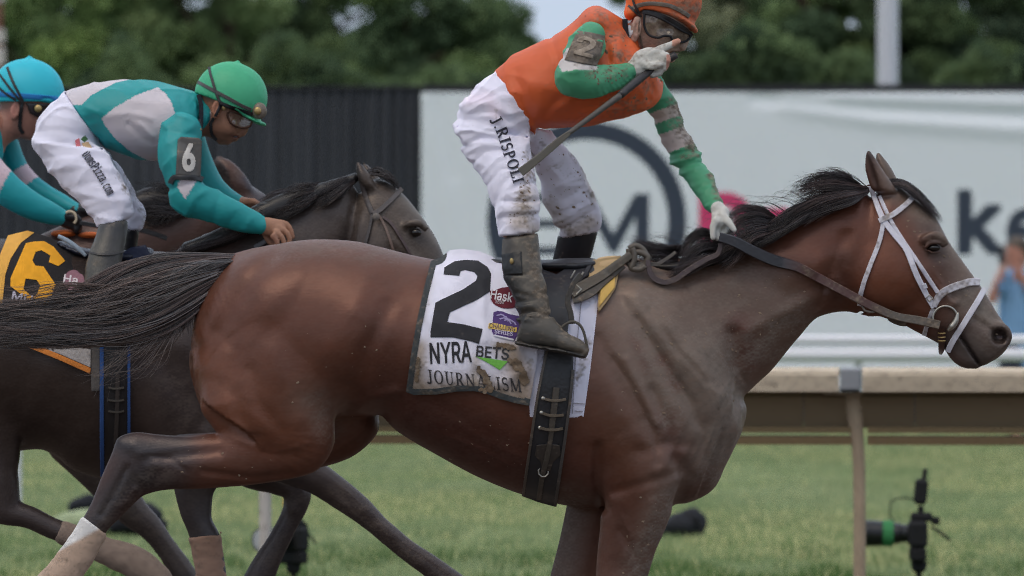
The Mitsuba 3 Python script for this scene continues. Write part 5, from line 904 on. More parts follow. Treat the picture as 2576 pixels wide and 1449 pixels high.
dec6('edging', Polygon([(69, 580), (86, 585), (52, 611), (26, 652), (13, 692), (6, 760), (2, 800), (-30, 790), (-32, 760), (-8, 660), (20, 592)]), lin(222, 166, 78), label='golden edging')
dec6('panel', Polygon([(60, 845), (140, 868), (228, 878), (227, 924), (150, 890), (60, 862)]), lin(176, 170, 168), mud=.3)
dec6('edging', Polygon([(54, 852), (150, 892), (228, 926), (226, 940), (150, 906), (56, 868)]), lin(212, 130, 62), .012, mud=.2, label='orange lower edging')
q7 = lambda pts: [(x * .434, 566 + y * .434) for x, y in pts]
six = Polygon(q7([(150, 105), (200, 95), (255, 93), (310, 125), (378, 208), (338, 238), (283, 215), (292, 176), (240, 146), (207, 155), (188, 205), (205, 235), (252, 240), (322, 345), (275, 468), (215, 468), (150, 420), (60, 355), (62, 305)]), [q7([(148, 310), (212, 318), (234, 350), (216, 398), (190, 422), (136, 370)])])
dec6('number', six, lin(236, 166, 44), label='golden numeral 6')
dec6('lettering', fit(text_shape('MU', bold=2), 30, 738, 82, 758, 12), lin(196, 190, 204), res=2.5)
dec6('lettering', fit(text_shape('ER', bold=2), 100, 858, 138, 878, 14), lin(70, 66, 66), .012, res=2.5)
bd = affinity.scale(Point(186, 706).buffer(1, 20), 26, 27); dec6('badge', bd, lin(150, 110, 122)); dec6('badge_lettering', fit(text_shape('Ha', bold=2), 160, 692, 196, 714, 10), lin(226, 216, 220), .012, 2)
saddle6 = thing('saddle', 'black racing saddle with blue edged girth on the horse wearing number 6', 'saddle')
decal(saddle6, 'under_cloth', [(226, 860), (250, 870), (330, 870), (326, 966), (300, 966), (246, 984), (230, 984)], cy6, .006, lin(98, 94, 92), w6, 'cloth', 6, .3, .003, Y6)
decal(saddle6, 'under_cloth_edging', [(298, 956), (326, 956), (325, 968), (298, 968)], cy6, .010, lin(206, 128, 66), w6, 'cloth', 5, .1, .001, Y6)
decal(saddle6, 'girth', [(250, 700), (330, 700), (328, 880), (326, 1130), (318, 1216), (262, 1212), (250, 1130), (250, 880)], cy6, .014, lin(40, 38, 40), None, 'leather', 7, .08, .006, Y6)
for x_ in (256, 324): strap_on(saddle6, 'girth_edging', [(x_, 860), (x_, 1000), (x_ + .5, 1130), (x_ + 2, 1200)], 10 if x_ < 300 else 7, lin(52, 82, 136), cy6, Y6, .018, .004, 'cloth', .15, 'blue edging of the girth')
strap_on(saddle6, 'girth_strap', [(296, 940), (294, 1040), (290, 1130), (286, 1200)], 11, lin(62, 56, 54), cy6, Y6, .018, .004)
for v_ in (975, 1006, 1034): strap_on(saddle6, 'girth_buckle', [(272, v_), (292, v_ + 3), (312, v_)], 5, lin(84, 80, 76), cy6, Y6, .021, .003)
SS = Vox(Y6, .010, 120, 560, 440, 720, -.2, .2)
SS.loft([(150, 612, 8, .10), (230, 640, 14, .13), (320, 646, 17, .13), (372, 640, 18, .10)], 0, True); V, f = SS.mesh(3); put(saddle6, 'seat', (V, f), 'leather', lin(36, 40, 56), uv=np.full(len(V), .12))
put(saddle6, 'stirrup_bar', tube(P3([146, 170, 195, 216], [594, 606, 624, 644], Y6 - .20), np.array([5, 6, 6, 4]) * sc(Y6), 10), 'matte', lin(150, 164, 178))
decal(saddle6, 'navy_flap', [(300, 640), (330, 622), (366, 616), (382, 650), (360, 664), (330, 660)], lambda x, z: np.minimum(cy6(x, z), Y6 - .10), .02, lin(40, 46, 72), None, 'leather', 6, .1, .008, Y6)
# rider 6
TEAL, PALE = lin(34, 146, 148), lin(200, 192, 198)
rider6 = thing('person', 'rider in green cap and teal and white jersey crouching over the number 6 horse', 'person', 'jockeys riding')
z5 = lambda pts: [(x * .3689, 94.3 + y * .3689) for x, y in pts]
j_rows = [(163, 236, 246, 352, .12), (221, 213, 288, 382, .145), (295, 204, 345, 399, .165), (369, 204, 405, 403, .172), (424, 214, 445, 396, .17), (470, 226, 484, 370, .15), (498, 246, 504, 336, .11)]
a6 = [(455, 335, 50, .062, -.16), (450, 385, 50, .062, -.20), (458, 440, 43, .055, -.215), (470, 488, 41, .05, -.22)]
fa6 = [(472, 503, 41, .05, -.22), (530, 516, 40, .048, -.21), (590, 541, 35, .042, -.19), (652, 566, 23, .034, -.165)]
fr6 = [(470, 340, 44, .055, .15), (500, 420, 40, .05, .17), (540, 480, 34, .044, .15), (600, 512, 22, .03, .10)]
pel6 = [(166, 232, 250, 345, .125), (118, 278, 250, 362, .15), (92, 312, 258, 372, .155), (85, 352, 262, 376, .15), (90, 378, 270, 395, .14)]
nl6 = [(85, 352, 262, 374, .09, -.08), (93, 388, 283, 406, .088, -.11), (122, 430, 304, 442, .08, -.14), (162, 474, 322, 476, .074, -.17), (203, 511, 334, 510, .068, -.19), (228, 544, 338, 534, .062, -.20), (243, 574, 323, 553, .056, -.21)]
fl6 = [(230, 370, 270, 384, .08, .10), (262, 424, 306, 434, .075, .13), (290, 476, 343, 496, .07, .15), (306, 530, 364, 538, .064, .16), (316, 576, 354, 578, .055, .17)]
nb6 = [(250, 560, 322, 552, .048, -.22), (240, 595, 318, 595, .047, -.245), (226, 630, 311, 632, .045, -.27), (214, 685, 300, 692, .043, -.295), (212, 740, 296, 742, .04, -.315), (214, 790, 300, 785, .036, -.325)]
nf6 = [(222, 776, 212, 842, .034, -.33), (262, 778, 250, 850, .038, -.332), (310, 800, 296, 858, .038, -.335), (352, 836, 340, 868, .03, -.337)]
hd6 = [(503, 205, 660, 262, .06), (504, 240, 642, 290, .076), (510, 270, 624, 306, .074), (516, 300, 608, 327, .067), (524, 330, 598, 346, .055), (536, 350, 574, 360, .038)]
nk6 = [(530, 306, 36, .055, 0), (508, 302, 42, .06, 0), (484, 298, 50, .075, 0)]
SK6 = Vox(Y6, .011, 60, 130, 780, 900, -.42, .30)
for rows in (j_rows, pel6, nl6, fl6, nb6, nf6): SK6.loft(rows, .02, shrink=.014)
for rows in (a6, fa6, fr6): SK6.loft(rows, .02, True, shrink=.014)
SK6.loft(hd6, .01, shrink=.014); SK6.loft(nk6, .02, True, shrink=.006); SK6.loft([(652, 566, 18, .026, -.165), (690, 576, 16, .014, -.165)], .01, True)
V, f = SK6.mesh(3); put(rider6, 'body', (V, f), 'skin', lin(150, 112, 96))
HD6 = Vox(Y6, .0045, 460, 190, 690, 390, -.11, .11)
HD6.loft(hd6, .01, cap=.2); HD6.loft(nk6, .02, True)
HD6.loft([(620, 308, 7, .014), (617, 322, 9, .015), (609, 334, 10, .018)], .008, True); HD6.loft([(600, 342, 6, .026), (592, 350, 6, .024)], .008, True); HD6.loft([(570, 352, 12, .026), (556, 352, 12, .03)], .012, True)
for s_ in (-1, 1):
    HD6.ball(575, 318, 22, .02, s_ * .050, .015); HD6.ball(602, 300, 15, .014, s_ * .070, .008, cut=True)
    HD6.loft([(546, 260, 9, .010, s_ * .080), (543, 274, 12, .010, s_ * .082), (540, 292, 7, .009, s_ * .077)], .008, True); HD6.loft([(545, 266, 4, .008, s_ * .093), (542, 282, 4, .008, s_ * .092)], .004, True, cut=True)
HD6.loft([(582, 342, 1.6, .05), (600, 346, 1.6, .05)], .003, True, cut=True)
V, f = HD6.mesh(3); hy6 = HD6.depth(1.5)
put(rider6, 'face', (V, f), 'skin', paint(V, Y6, lin(146, 104, 84), [([(544, 265), (541, 290)], 10, lin(176, 118, 94), .7), ([(560, 345), (590, 348)], 16, lin(120, 84, 70), .5), ([(584, 342), (600, 346)], 3, lin(112, 62, 56), .8), ([(510, 300), (520, 330)], 14, lin(128, 88, 70), .5), ([(604, 300)], 10, lin(96, 68, 58), .7)], .15))
HM6 = Vox(Y6, .006, 470, 130, 700, 350, -.13, .13)
HM6.loft([(577, 243, 88, .098, 0), (586, 246, 87, .098, 0)], 0, True)
below_cut(HM6, [(480, 232), (498, 236), (525, 246), (553, 257), (576, 268), (605, 283), (640, 302), (670, 318)])
HM6.loft([(598, 280, 5, .06), (630, 298, 6, .082), (652, 309, 6, .07), (667, 314, 4, .04)], .010, True); HM6.ball(598, 157, 6, .008, 0, .006)
HM6.relief([([(575, 158), (545, 190), (535, 230)], 2.5, .0012), ([(575, 158), (640, 200), (662, 250)], 2.5, .0012)])
V, f = HM6.mesh(3); hmy6 = HM6.depth(1.2)
put(rider6, 'helmet', (V, f), 'shell', lin(68, 170, 126), label='green riding helmet')
w6_ = lambda name, pts, w, yf, off, col, **k: wrap(rider6, name, pts, w, yf, off, col, Y=Y6, **k)
w6_('goggle_strap', [(526, 168), (529, 185), (534, 202), (543, 232), (553, 257)], 7, hmy6, .003, lin(52, 50, 52))
w6_('goggle_strap', [(497, 206), (515, 216), (553, 236), (590, 256), (612, 268), (632, 276)], 9, hmy6, .003, lin(74, 70, 70))
w6_('goggle_strap', [(552, 258), (580, 270), (610, 280), (636, 288)], 10, hmy6, .004, lin(34, 33, 36))
put(rider6, 'spare_goggles', ellipsoid(P3(652, 279, Y6 - .062), (.025, .016, .027)), 'leather', lin(112, 102, 92), uv=np.full(642, .35), label='muddy spare goggles on the helmet')
put(rider6, 'goggle_knob', ellipsoid(P3(648, 279, Y6 - .080), (.012, .006, .013), 2), 'brass')
ln6 = Polygon([(572, 286), (584, 280), (604, 288), (626, 300), (634, 306), (628, 318), (612, 322), (594, 318), (578, 306)])
V, f = sheet(ln6, lambda x, z: np.minimum(hy6(x, z), Y6 - .052), Y6, .012, .002, 4); put(rider6, 'goggle_lens', (V, f), 'clear_clean')
gp = onto(smoothline(np.array(list(ln6.exterior.coords), float), 3), lambda x, z: np.minimum(hy6(x, z), Y6 - .052) - .013, Y6); put(rider6, 'goggle_frame', tube(gp, 2.6 * sc(Y6), 8, False), 'matte', lin(62, 38, 28))
w6_('chin_strap', [(556, 262), (546, 285), (530, 315), (533, 338), (545, 352)], 8, hy6, .004, lin(46, 46, 50))
put(rider6, 'strap_buckle', ellipsoid(P3(563, 269, Y6 - .095), (.006, .004, .012), 2), 'brass')
w6_('collar', [(499, 238), (506, 270), (506, 305), (500, 336)], 11, lambda x, z: np.minimum(hy6(x, z), Y6 - .085), .010, lin(40, 42, 50), mat='cloth')
J6 = Vox(Y6, .0048, 140, 180, 560, 430, -.24, .24)
J6.loft(j_rows, .02, cap=.06); J6.loft([(440, 300, 60, .15), (488, 290, 46, .10), (504, 292, 40, .08)], .03, True)
J6.relief([(z5([(700, 560), (900, 520), (1050, 560)]), 6, .004), (z5([(900, 600), (1000, 690), (1060, 720)]), 6, -.006), (z5([(980, 600), (1060, 680)]), 5, .005), (z5([(560, 590), (640, 560), (720, 560)]), 6, -.005), (z5([(600, 480), (690, 520)]), 5, .004), (z5([(1240, 420), (1300, 560)]), 6, -.005), (z5([(760, 700), (900, 800)]), 7, -.005)])
J6.wrinkle(.003, 12, 31); J6.crease(.009, 10, 16); V, f = J6.mesh(3)
c = np.tile(PALE, (len(V), 1))
for pg in ([(575, 465), (640, 400), (800, 310), (900, 285), (1010, 285), (1090, 345), (950, 400), (800, 490), (712, 562)], [(1010, 285), (1140, 310), (1440, 365), (1440, 640), (1290, 650), (1225, 560), (1190, 455), (1150, 395), (1090, 345)], [(470, 465), (575, 465), (712, 562), (740, 610), (800, 690), (900, 780), (1010, 840), (850, 830), (680, 735), (540, 600)]): c[in_poly(V, Y6, z5(pg))] = TEAL
put(rider6, 'jersey', (V, f), 'silk', c, uv=np.full(len(V), .10), label='jersey with teal and white diamonds')
AA = limb([a6, fa6], .0068, (370, 270, 700, 620, -.33, -.08), wr=(.003, 16, 41), rel=()) if False else None
X6 = Vox(Y6, .0052, 370, 270, 700, 620, -.33, -.06)
X6.loft(a6, .02, True); X6.loft(fa6, .02, True)
X6.relief([([(430, 480), (470, 470), (500, 455)], 5, -.006), ([(480, 540), (500, 500), (530, 480)], 6, .005), ([(580, 570), (600, 540)], 5, -.003), ([(620, 580), (640, 550)], 4, .003), ([(545, 560), (560, 500)], 6, -.003)]); X6.wrinkle(.003, 16, 42); X6.crease(.008, 13, 18)
V, f = X6.mesh(3); ay6 = X6.depth(1.2); c = np.tile(TEAL, (len(V), 1)); c[in_poly(V, Y6, z5([(1285, 930), (1385, 960), (1292, 1108), (1238, 1020)]))] = PALE
put(rider6, 'sleeve', (V, f), 'silk', c, uv=np.full(len(V), .09))
X7 = Vox(Y6, .009, 420, 280, 640, 560, .02, .26); X7.loft(fr6, .02, True); V, f = X7.mesh(3); put(rider6, 'sleeve', (V, f), 'silk', TEAL, uv=np.full(len(V), .1))
board = Polygon([(449, 352), (456, 346), (500, 349), (506, 356), (503, 440), (498, 444), (444, 438)]).buffer(2)
amin6 = lambda x, z: np.minimum(ay6(x, z), Y6 - .245)
decal(rider6, 'armband', board, amin6, .006, lin(84, 82, 80), None, 'leather', 5, .3, .005, Y6, 'grey arm board with white 6')
decal(rider6, 'armband_number', fit(text_shape('6', bold=5), 458, 360, 492, 432), amin6, .010, lin(206, 202, 196), None, 'cloth', 3, .2, .001, Y6)
strap_on(rider6, 'armband_strap', [(428, 462), (440, 446), (470, 446), (500, 448), (511, 452)], 14, lin(40, 40, 42), ay6, Y6, .004)
strap_on(rider6, 'armband_strap', [(500, 300), (504, 325), (502, 350)], 10, lin(44, 44, 50), lambda x, z: np.minimum(hy6(x, z), Y6 - .14), Y6, .01)
put(rider6, 'armband_clip', ellipsoid(P3(500, 326, Y6 - .165), (.010, .005, .006), 2), 'brass')
BR6 = Vox(Y6, .0062, 70, 220, 390, 600, -.32, .28)
BR6.loft(pel6, .03, cap=.06); BR6.loft(nl6, .03, cap=.06); BR6.loft(fl6, .015, cap=.06)
BR6.relief([([(100, 330), (170, 330), (230, 350)], 5, -.004), ([(95, 360), (180, 352), (240, 362)], 5, .004), ([(110, 400), (190, 390), (270, 400)], 5, -.004), ([(130, 430), (210, 420), (290, 430)], 5, .004), ([(180, 480), (250, 460), (310, 470)], 5, -.004), ([(215, 520), (270, 505), (330, 505)], 4, .005), ([(235, 550), (290, 528), (336, 524)], 4, -.004), ([(305, 505), (312, 545)], 3, -.005), ([(130, 290), (190, 300), (230, 330)], 5, .003)])
BR6.wrinkle(.003, 16, 51); BR6.crease(.009, 12, 14, (1, 1, 1.6)); V, f = BR6.mesh(3); by6 = BR6.depth(1.3)
put(rider6, 'breeches', (V, f), 'cloth', WHT, uv=mudmap(V, Y6, [([(310, 440), (345, 500), (358, 560)], 12, .46)], .06), label='white breeches with lettering down the thigh')
decal(rider6, 'lettering', curve_text(text_shape('DomsPizza.com', mono=True, bold=1), [(206, 390), (226, 418), (250, 455), (270, 492)], 23).buffer(.3), by6, .007, lin(64, 64, 74), None, 'cloth', 1.8, .05, .001, Y6, 'lettering DomsPizza.com')
for pg, col in (([(189, 352), (200, 347), (203, 372), (193, 375)], lin(196, 110, 118)), ([(203, 350), (214, 341), (222, 350), (212, 358)], lin(70, 104, 70)), ([(206, 360), (222, 356), (232, 372), (224, 380), (210, 372)], lin(190, 160, 126))): decal(rider6, 'emblem', pg, by6, .003, col, None, 'cloth', 3, .0, .001, Y6)
NB6 = Vox(Y6, .008, 190, 535, 380, 890, -.42, -.16); NB6.loft(nb6, .03, cap=.08); NB6.loft(nf6, .03); NB6.wrinkle(.002, 24, 3); V, f = NB6.mesh(3)
put(rider6, 'boot', (V, f), 'leather', paint(V, Y6, lin(80, 78, 73), [([(300, 600), (296, 690)], 14, lin(54, 52, 54), .7), ([(285, 570), (310, 575)], 18, lin(50, 50, 54), .9)], .25), uv=np.full(len(V), .28), label='grey muddy boot')
strap_on(rider6, 'boot_strap', [(224, 634), (270, 640), (312, 632)], 5, lin(60, 58, 58), NB6.depth(1.2), Y6, .003)
FB6 = Vox(Y6, .010, 290, 560, 380, 760, .05, .34); FB6.loft([(318, 570, 352, 574, .04, .17), (308, 640, 345, 640, .04, .22), (300, 740, 350, 740, .038, .28)], .02); V, f = FB6.mesh(3); put(rider6, 'boot', (V, f), 'leather', lin(44, 44, 46), uv=np.full(len(V), .2))
HN = Vox(Y6, .0045, 630, 520, 750, 650, -.25, -.09); yh = -.165
HN.loft([(648, 564, 20, .027, yh), (664, 568, 22, .024, yh), (682, 572, 24, .019, yh), (696, 576, 23, .017, yh)], .012, True)
for pts, yy in (([(696, 560, 9.5), (718, 563, 8), (732, 580, 7), (737, 597, 5.5)], .004), ([(700, 573, 9.5), (719, 583, 8), (729, 600, 7), (728, 614, 5.5)], -.010), ([(696, 586, 9), (711, 601, 7.5), (716, 616, 6.5), (712, 627, 5)], -.022), ([(687, 595, 8), (698, 612, 6.8), (700, 625, 6), (696, 634, 4.8)], -.030), ([(668, 586, 10, ), (676, 604, 8.5), (688, 616, 7.5), (694, 618, 6)], .016)):
    HN.loft([(a, b, r_, r_ * .00098, yh + yy) for a, b, r_ in pts], .0025, True)
HN.relief([([(690, 560), (696, 590)], 4, .0015)]); V, f = HN.mesh(2); put(rider6, 'hand', (V, f), 'skin', paint(V, Y6, lin(156, 114, 92), [([(690, 600), (705, 620)], 10, lin(122, 78, 66), .5), ([(700, 565), (720, 580)], 10, lin(170, 126, 102), .5)], .15, 5), label='bare hand resting on the mane')
HN2 = Vox(Y6, .006, 570, 480, 670, 560, -.02, .18); HN2.loft([(598, 511, 18, .026, .10), (622, 514, 17, .02, .08), (640, 516, 12, .018, .07)], .01, True)
for k_, yy in enumerate((.05, .07, .09, .11)): HN2.loft([(634, 512, 9, .009, yy), (650, 520, 8, .009, yy - .005), (652, 532, 7, .008, yy - .008)], .004, True)
HN2.loft([(615, 508, 9, .009, .05), (636, 506, 8, .009, .035), (650, 512, 6.5, .008, .03)], .004, True)
V, f = HN2.mesh(2); put(rider6, 'hand', (V, f), 'skin', lin(160, 118, 96))

# ================================================================ third horse and rider, partly out of the frame
Y3 = 2.5
H3 = Vox(Y3, .014, -420, 370, 820, 1580, -.38, .38)
H3.loft([(-350, 640, -360, 1040, .25), (-150, 650, -150, 1100, .28), (50, 655, 60, 1105, .27), (200, 660, 220, 1150, .24), (300, 700, 320, 1100, .2)], .02)
H3.loft([(100, 740, 130, .18), (250, 660, 120, .14), (380, 612, 92, .11), (480, 565, 75, .09), (560, 522, 62, .08)], .05, True)
H3.loft([(585, 502, 54, .08), (660, 565, 62, .09), (730, 640, 50, .07), (790, 720, 40, .06)], .03, True)
H3.loft([(648, 494, 574, 486, .034, -.05), (618, 442, 551, 446, .034, -.055), (590, 410, 536, 413, .028, -.056), (564, 395, 536, 399, .014, -.056), (546, 391, 537, 392, .005, -.055)], .012, step=.008)
H3.loft([(566, 470, 6, .014, -.09), (556, 440, 11, .02, -.09), (546, 412, 8, .016, -.085)], .008, True, cut=True, step=.008)
H3.loft([(200, 1080, 100, .085, -.10), (245, 1160, 70, .07, -.10), (290, 1232, 50, .055, -.10), (335, 1288, 40, .045, -.10), (374, 1324, 33, .04, -.10), (412, 1372, 28, .032, -.10), (452, 1428, 30, .032, -.10), (492, 1492, 33, .036, -.10)], .03, True)
H3.wrinkle(.002, 12, 5); V, f = H3.mesh(3)
c = paint(V, Y3, lin(66, 48, 44), [([(575, 420), (605, 455), (630, 485)], 14, lin(72, 50, 42), .8), ([(540, 398), (550, 440), (566, 475)], 11, lin(40, 30, 29), .92), ([(620, 450), (660, 500)], 16, lin(52, 44, 48), .7), ([(400, 600), (480, 570)], 40, lin(96, 72, 66), .6), ([(250, 1200), (490, 1480)], 90, lin(48, 44, 44), .95)], .2, 8)
c[in_poly(V, Y3, [(530, 385), (550, 392), (572, 425), (590, 480), (568, 492), (548, 445), (532, 405)])] = lin(34, 27, 27); c[in_poly(V, Y3, [(606, 446), (628, 448), (700, 500), (720, 540), (670, 520), (640, 500)])] = lin(50, 44, 48)  # ear hollow: its shade is painted into the colour; then the dark poll
horse3 = thing('racehorse', 'brown horse mostly hidden behind the number 6 horse, one ear showing', 'horse', 'racehorses galloping')
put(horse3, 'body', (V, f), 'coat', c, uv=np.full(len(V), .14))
lk3 = lambda gs, n, s: guided([[(a, b, Y3 + y) for a, b, y in g] for g in gs], n, 10, s, .03, .006, .01, (.5, 1.0), 7)
M3 = Vox(Y3, .014, 240, 420, 600, 640, -.2, .12); M3.loft([(560, 480, 16, .03, -.02), (470, 505, 26, .05, -.05), (380, 510, 40, .05, -.06), (330, 540, 34, .05, -.06)], 0, True); V, f = M3.mesh(3); mane3 = put(horse3, 'mane', (V, f), 'hair', lin(40, 36, 38) * .7)
hairput(mane3, 'mane_hair', lk3([[(560, 470, 0), (470, 470, -.05), (400, 456, -.07), (345, 470, -.08)], [(540, 490, -.04), (460, 510, -.09), (390, 520, -.10), (330, 520, -.10)], [(500, 520, -.06), (430, 550, -.11), (380, 560, -.12), (330, 580, -.12)]], 700, 81), .0014, .0024, lin(56, 53, 56), .35, 82)
put(thing('saddle_cloth', 'small orange cloth edge showing below the gloved hands at the left', 'saddle cloth'), 'cloth', join(ellipsoid(P3(232, 592, Y3 - .05), (.055, .10, .014), 2), ellipsoid(P3(165, 588, Y3 - .05), (.05, .10, .014), 2)), 'cloth', lin(190, 96, 46))
rider3 = thing('person', 'rider in bright blue cap with teal sleeves at the left edge', 'person', 'jockeys riding')
T3 = lin(30, 150, 158); P3_ = lin(206, 182, 190); BLK = lin(34, 33, 36)
tor3 = [(-260, 300, -190, 540, .15), (-150, 270, -100, 500, .165), (-60, 262, -20, 430, .15), (0, 270, 22, 380, .11)]
n3 = [(-70, 370, 46, .055, -.15), (-35, 425, 44, .052, -.19), (2, 464, 43, .05, -.19), (60, 507, 37, .045, -.18), (110, 531, 31, .04, -.16), (156, 547, 21, .032, -.13)]
g3 = [(5, 315, 30, .045, .12), (26, 380, 27, .042, .14), (48, 428, 26, .04, .13), (88, 470, 25, .038, .10), (140, 500, 22, .034, .06), (192, 528, 17, .03, .02)]
hd3 = [(-10, 200, 150, 205, .06), (-4, 240, 146, 258, .076), (2, 270, 134, 290, .074), (8, 300, 120, 318, .066), (30, 332, 106, 340, .05), (50, 350, 92, 352, .036)]
nk3 = [(30, 310, 36, .055, 0), (5, 320, 44, .065, 0), (-25, 330, 50, .075, 0)]
SK3 = Vox(Y3, .012, -300, 190, 260, 960, -.34, .34)
SK3.loft(tor3, .02, shrink=.012); SK3.loft(n3, .02, True, shrink=.012); SK3.loft(g3, .02, True, shrink=.012); SK3.loft(hd3, .01, shrink=.012); SK3.loft(nk3, .02, True)
leg3 = [(-270, 420, 80, .10, -.10), (-180, 520, 72, .085, -.16), (-90, 600, 55, .07, -.21), (-95, 700, 42, .055, -.27), (-110, 800, 36, .045, -.31), (-60, 830, 26, .04, -.32)]
for s_ in (1, -1): SK3.loft([(a, b, r_, w_, yy * s_) for a, b, r_, w_, yy in leg3], .03, True)
V, f = SK3.mesh(3); c = np.tile(lin(160, 112, 96), (len(V), 1)); u_, v_ = side(V, Y3); c[(v_ > 400) & (u_ < 20)] = WHT; c[v_ > 640] = BLK; put(rider3, 'body', (V, f), 'skin', c)
HD3 = Vox(Y3, .006, -60, 180, 170, 380, -.11, .11); HD3.loft(hd3, .01, cap=.2); HD3.loft(nk3, .02, True)
for s_ in (-1, 1):
    HD3.loft([(42, 262, 9, .010, s_ * .080), (38, 278, 13, .010, s_ * .082), (33, 296, 8, .009, s_ * .077)], .008, True); HD3.loft([(40, 268, 4, .008, s_ * .093), (37, 286, 4, .008, s_ * .092)], .004, True, cut=True)
HD3.loft([(130, 300, 9, .015), (124, 318, 10, .018)], .01, True)
V, f = HD3.mesh(3); hy3 = HD3.depth(1.4); put(rider3, 'face', (V, f), 'skin', paint(V, Y3, lin(158, 112, 98), [([(38, 262), (36, 292)], 10, lin(186, 124, 112), .7), ([(90, 310), (70, 340)], 20, lin(130, 88, 78), .4)], .12))
HM3 = Vox(Y3, .0075, -60, 120, 190, 300, -.13, .13); HM3.loft([(64, 238, 90, .10, 0), (72, 238, 90, .10, 0)], 0, True); below_cut(HM3, [(-60, 250), (0, 256), (60, 257), (148, 256), (190, 256)]); HM3.loft([(110, 256, 4, .07), (150, 260, 5, .07), (182, 268, 4, .05)], .01, True); HM3.ball(74, 148, 9, .010, 0, .008)
V, f = HM3.mesh(3); hmy3 = HM3.depth(1.2); put(rider3, 'helmet', (V, f), 'shell', lin(44, 186, 206), label='bright blue riding helmet')
for pts, w_, col, off in (([(-14, 236), (40, 240), (90, 244), (146, 249)], 13, lin(42, 122, 190), .002), ([(18, 168), (32, 205), (50, 240), (58, 256)], 7, BLK, .004), ([(-2, 186), (25, 222), (48, 250), (56, 258)], 6, BLK, .004), ([(-16, 206), (10, 232), (40, 252)], 6, BLK, .004)): wrap(rider3, 'helmet_band', pts, w_, hmy3, off, col, Y=Y3)
wrap(rider3, 'chin_strap', [(56, 258), (52, 290), (50, 318), (58, 336)], 9, hy3, .005, BLK, Y=Y3)
V, f = sheet(Polygon([(66, 258), (122, 262), (134, 280), (122, 292), (96, 296), (74, 284)]), hy3, Y3, .012, .006, 5); put(rider3, 'goggles', (V, f), 'gloss', lin(40, 32, 34))
put(rider3, 'goggle_knob', ellipsoid(P3(96, 273, Y3 - .098), (.013, .006, .013), 2), 'brass')
J3 = Vox(Y3, .010, -300, 230, 60, 560, -.22, .22); J3.loft(tor3, .02); J3.wrinkle(.004, 12, 3); V, f = J3.mesh(3); put(rider3, 'jersey', (V, f), 'cloth', T3)
for rows, yb in ((n3, (-.32, -.02)), (g3, (-.10, .24))):
    X = Vox(Y3, .006, -140, 260, 220, 620, *yb); X.loft(rows, .02, True); X.wrinkle(.003, 16, 61); V, f = X.mesh(3); u_, v_ = side(V, Y3)
    b_ = ((u_ + .5 * (v_ - 460) < 26) & (u_ + .5 * (v_ - 460) > -22)) if rows is n3 else ((v_ + .62 * (u_ - 50) > 416) & (v_ + .62 * (u_ - 50) < 470))
    put(rider3, 'sleeve', (V, f), 'silk', np.where(b_[:, None], P3_, T3), uv=np.full(len(V), .06))
for w_, yy in (((158, 548), -.13), ((196, 532), .02)):
    G3 = Vox(Y3, .007, 130, 490, 260, 610, -.24, .10)
    a, b = w_
    G3.loft([(a - 6, b - 2, 19, .028, yy), (a + 10, b + 4, 22, .026, yy), (a + 28, b + 12, 21, .024, yy)], .012, True)
    for k_ in range(4): G3.loft([(a + 28, b + 4 + k_ * 3, 10, .010, yy - .022 + .015 * k_), (a + 42, b + 16 + k_ * 3, 9, .009, yy - .024 + .015 * k_), (a + 34, b + 30 + k_ * 2, 8, .009, yy - .02 + .015 * k_)], .004, True)
    G3.loft([(a + 14, b - 4, 10, .010, yy - .028), (a + 34, b - 2, 8.5, .009, yy - .036), (a + 44, b + 8, 7, .008, yy - .032)], .004, True)
    V, f = G3.mesh(2); put(rider3, 'glove', (V, f), 'leather', BLK, uv=np.full(len(V), .05), label='black glove holding the reins')
put(rider3, 'glove_tag', tube(P3([166, 176, 188, 192, 186], [536, 532, 538, 552, 562], Y3 - .17), 3.5 * sc(Y3), 8), 'matte', lin(190, 174, 150))
strap_on(thing('reins', 'dark reins in the black gloves at the left', 'reins'), 'rein', [(200, 560), (260, 570), (330, 575), (420, 600)], 12, BLK, lambda x, z: np.full(np.shape(x), Y3 - .16), Y3)
# ================================================================ ground, rail, fence, banner, trees
def struct(name, mesh, mat, col=None, label=None, smooth=False): put(None, name, mesh, mat, col, smooth); tag(name, label, kind='structure')
def dirt_colour(p, n, uv):
    f = fbm(p.x * 1.7, p.y * 1.7, 0.0, 4); g = fbm(p.x * 14, p.y * 14, 0.0, 3); return mix((0.055, 0.040, 0.030), (0.14, 0.105, 0.08), sstep(.3, .7, .5 * f + .5 * g))
def turf_colour(p, n, uv):
    f = fbm(p.x * .9, p.y * .5, 0.0, 4); return mix((0.08, 0.115, 0.05), (0.17, 0.2, 0.105), sstep(.3, .7, f))
scene['dirt'] = {'type': 'twosided', 'b': {'type': 'principled', 'base_color': mikit.proc(dirt_colour), 'roughness': .9, 'specular': .2}}
scene['turf'] = {'type': 'twosided', 'b': {'type': 'principled', 'base_color': mikit.proc(turf_colour), 'roughness': .95, 'specular': .1}}
def flat(x0, x1, y0, y1, z): return np.array([[x0, y0, z], [x1, y0, z], [x1, y1, z], [x0, y1, z]], float), np.array([[0, 1, 2], [0, 2, 3]])
struct('ground', flat(-900, 900, -300, 1500, 0), 'turf', label='grass ground')
gx, gy = np.meshgrid(np.linspace(-14, 14, 113), np.linspace(-30, 7.6, 152)); gz = .004 + .03 * meshkit.fbm(np.stack([gx * 3, gy * 3, gx * 0], -1), 3)
i_ = np.arange(152 * 113).reshape(152, 113); q_ = np.stack([i_[:-1, :-1], i_[:-1, 1:], i_[1:, 1:], i_[1:, :-1]], -1).reshape(-1, 4)
struct('track', (np.stack([gx.ravel(), gy.ravel(), gz.ravel()], -1), q_), 'dirt', label='muddy dirt track', smooth=True)
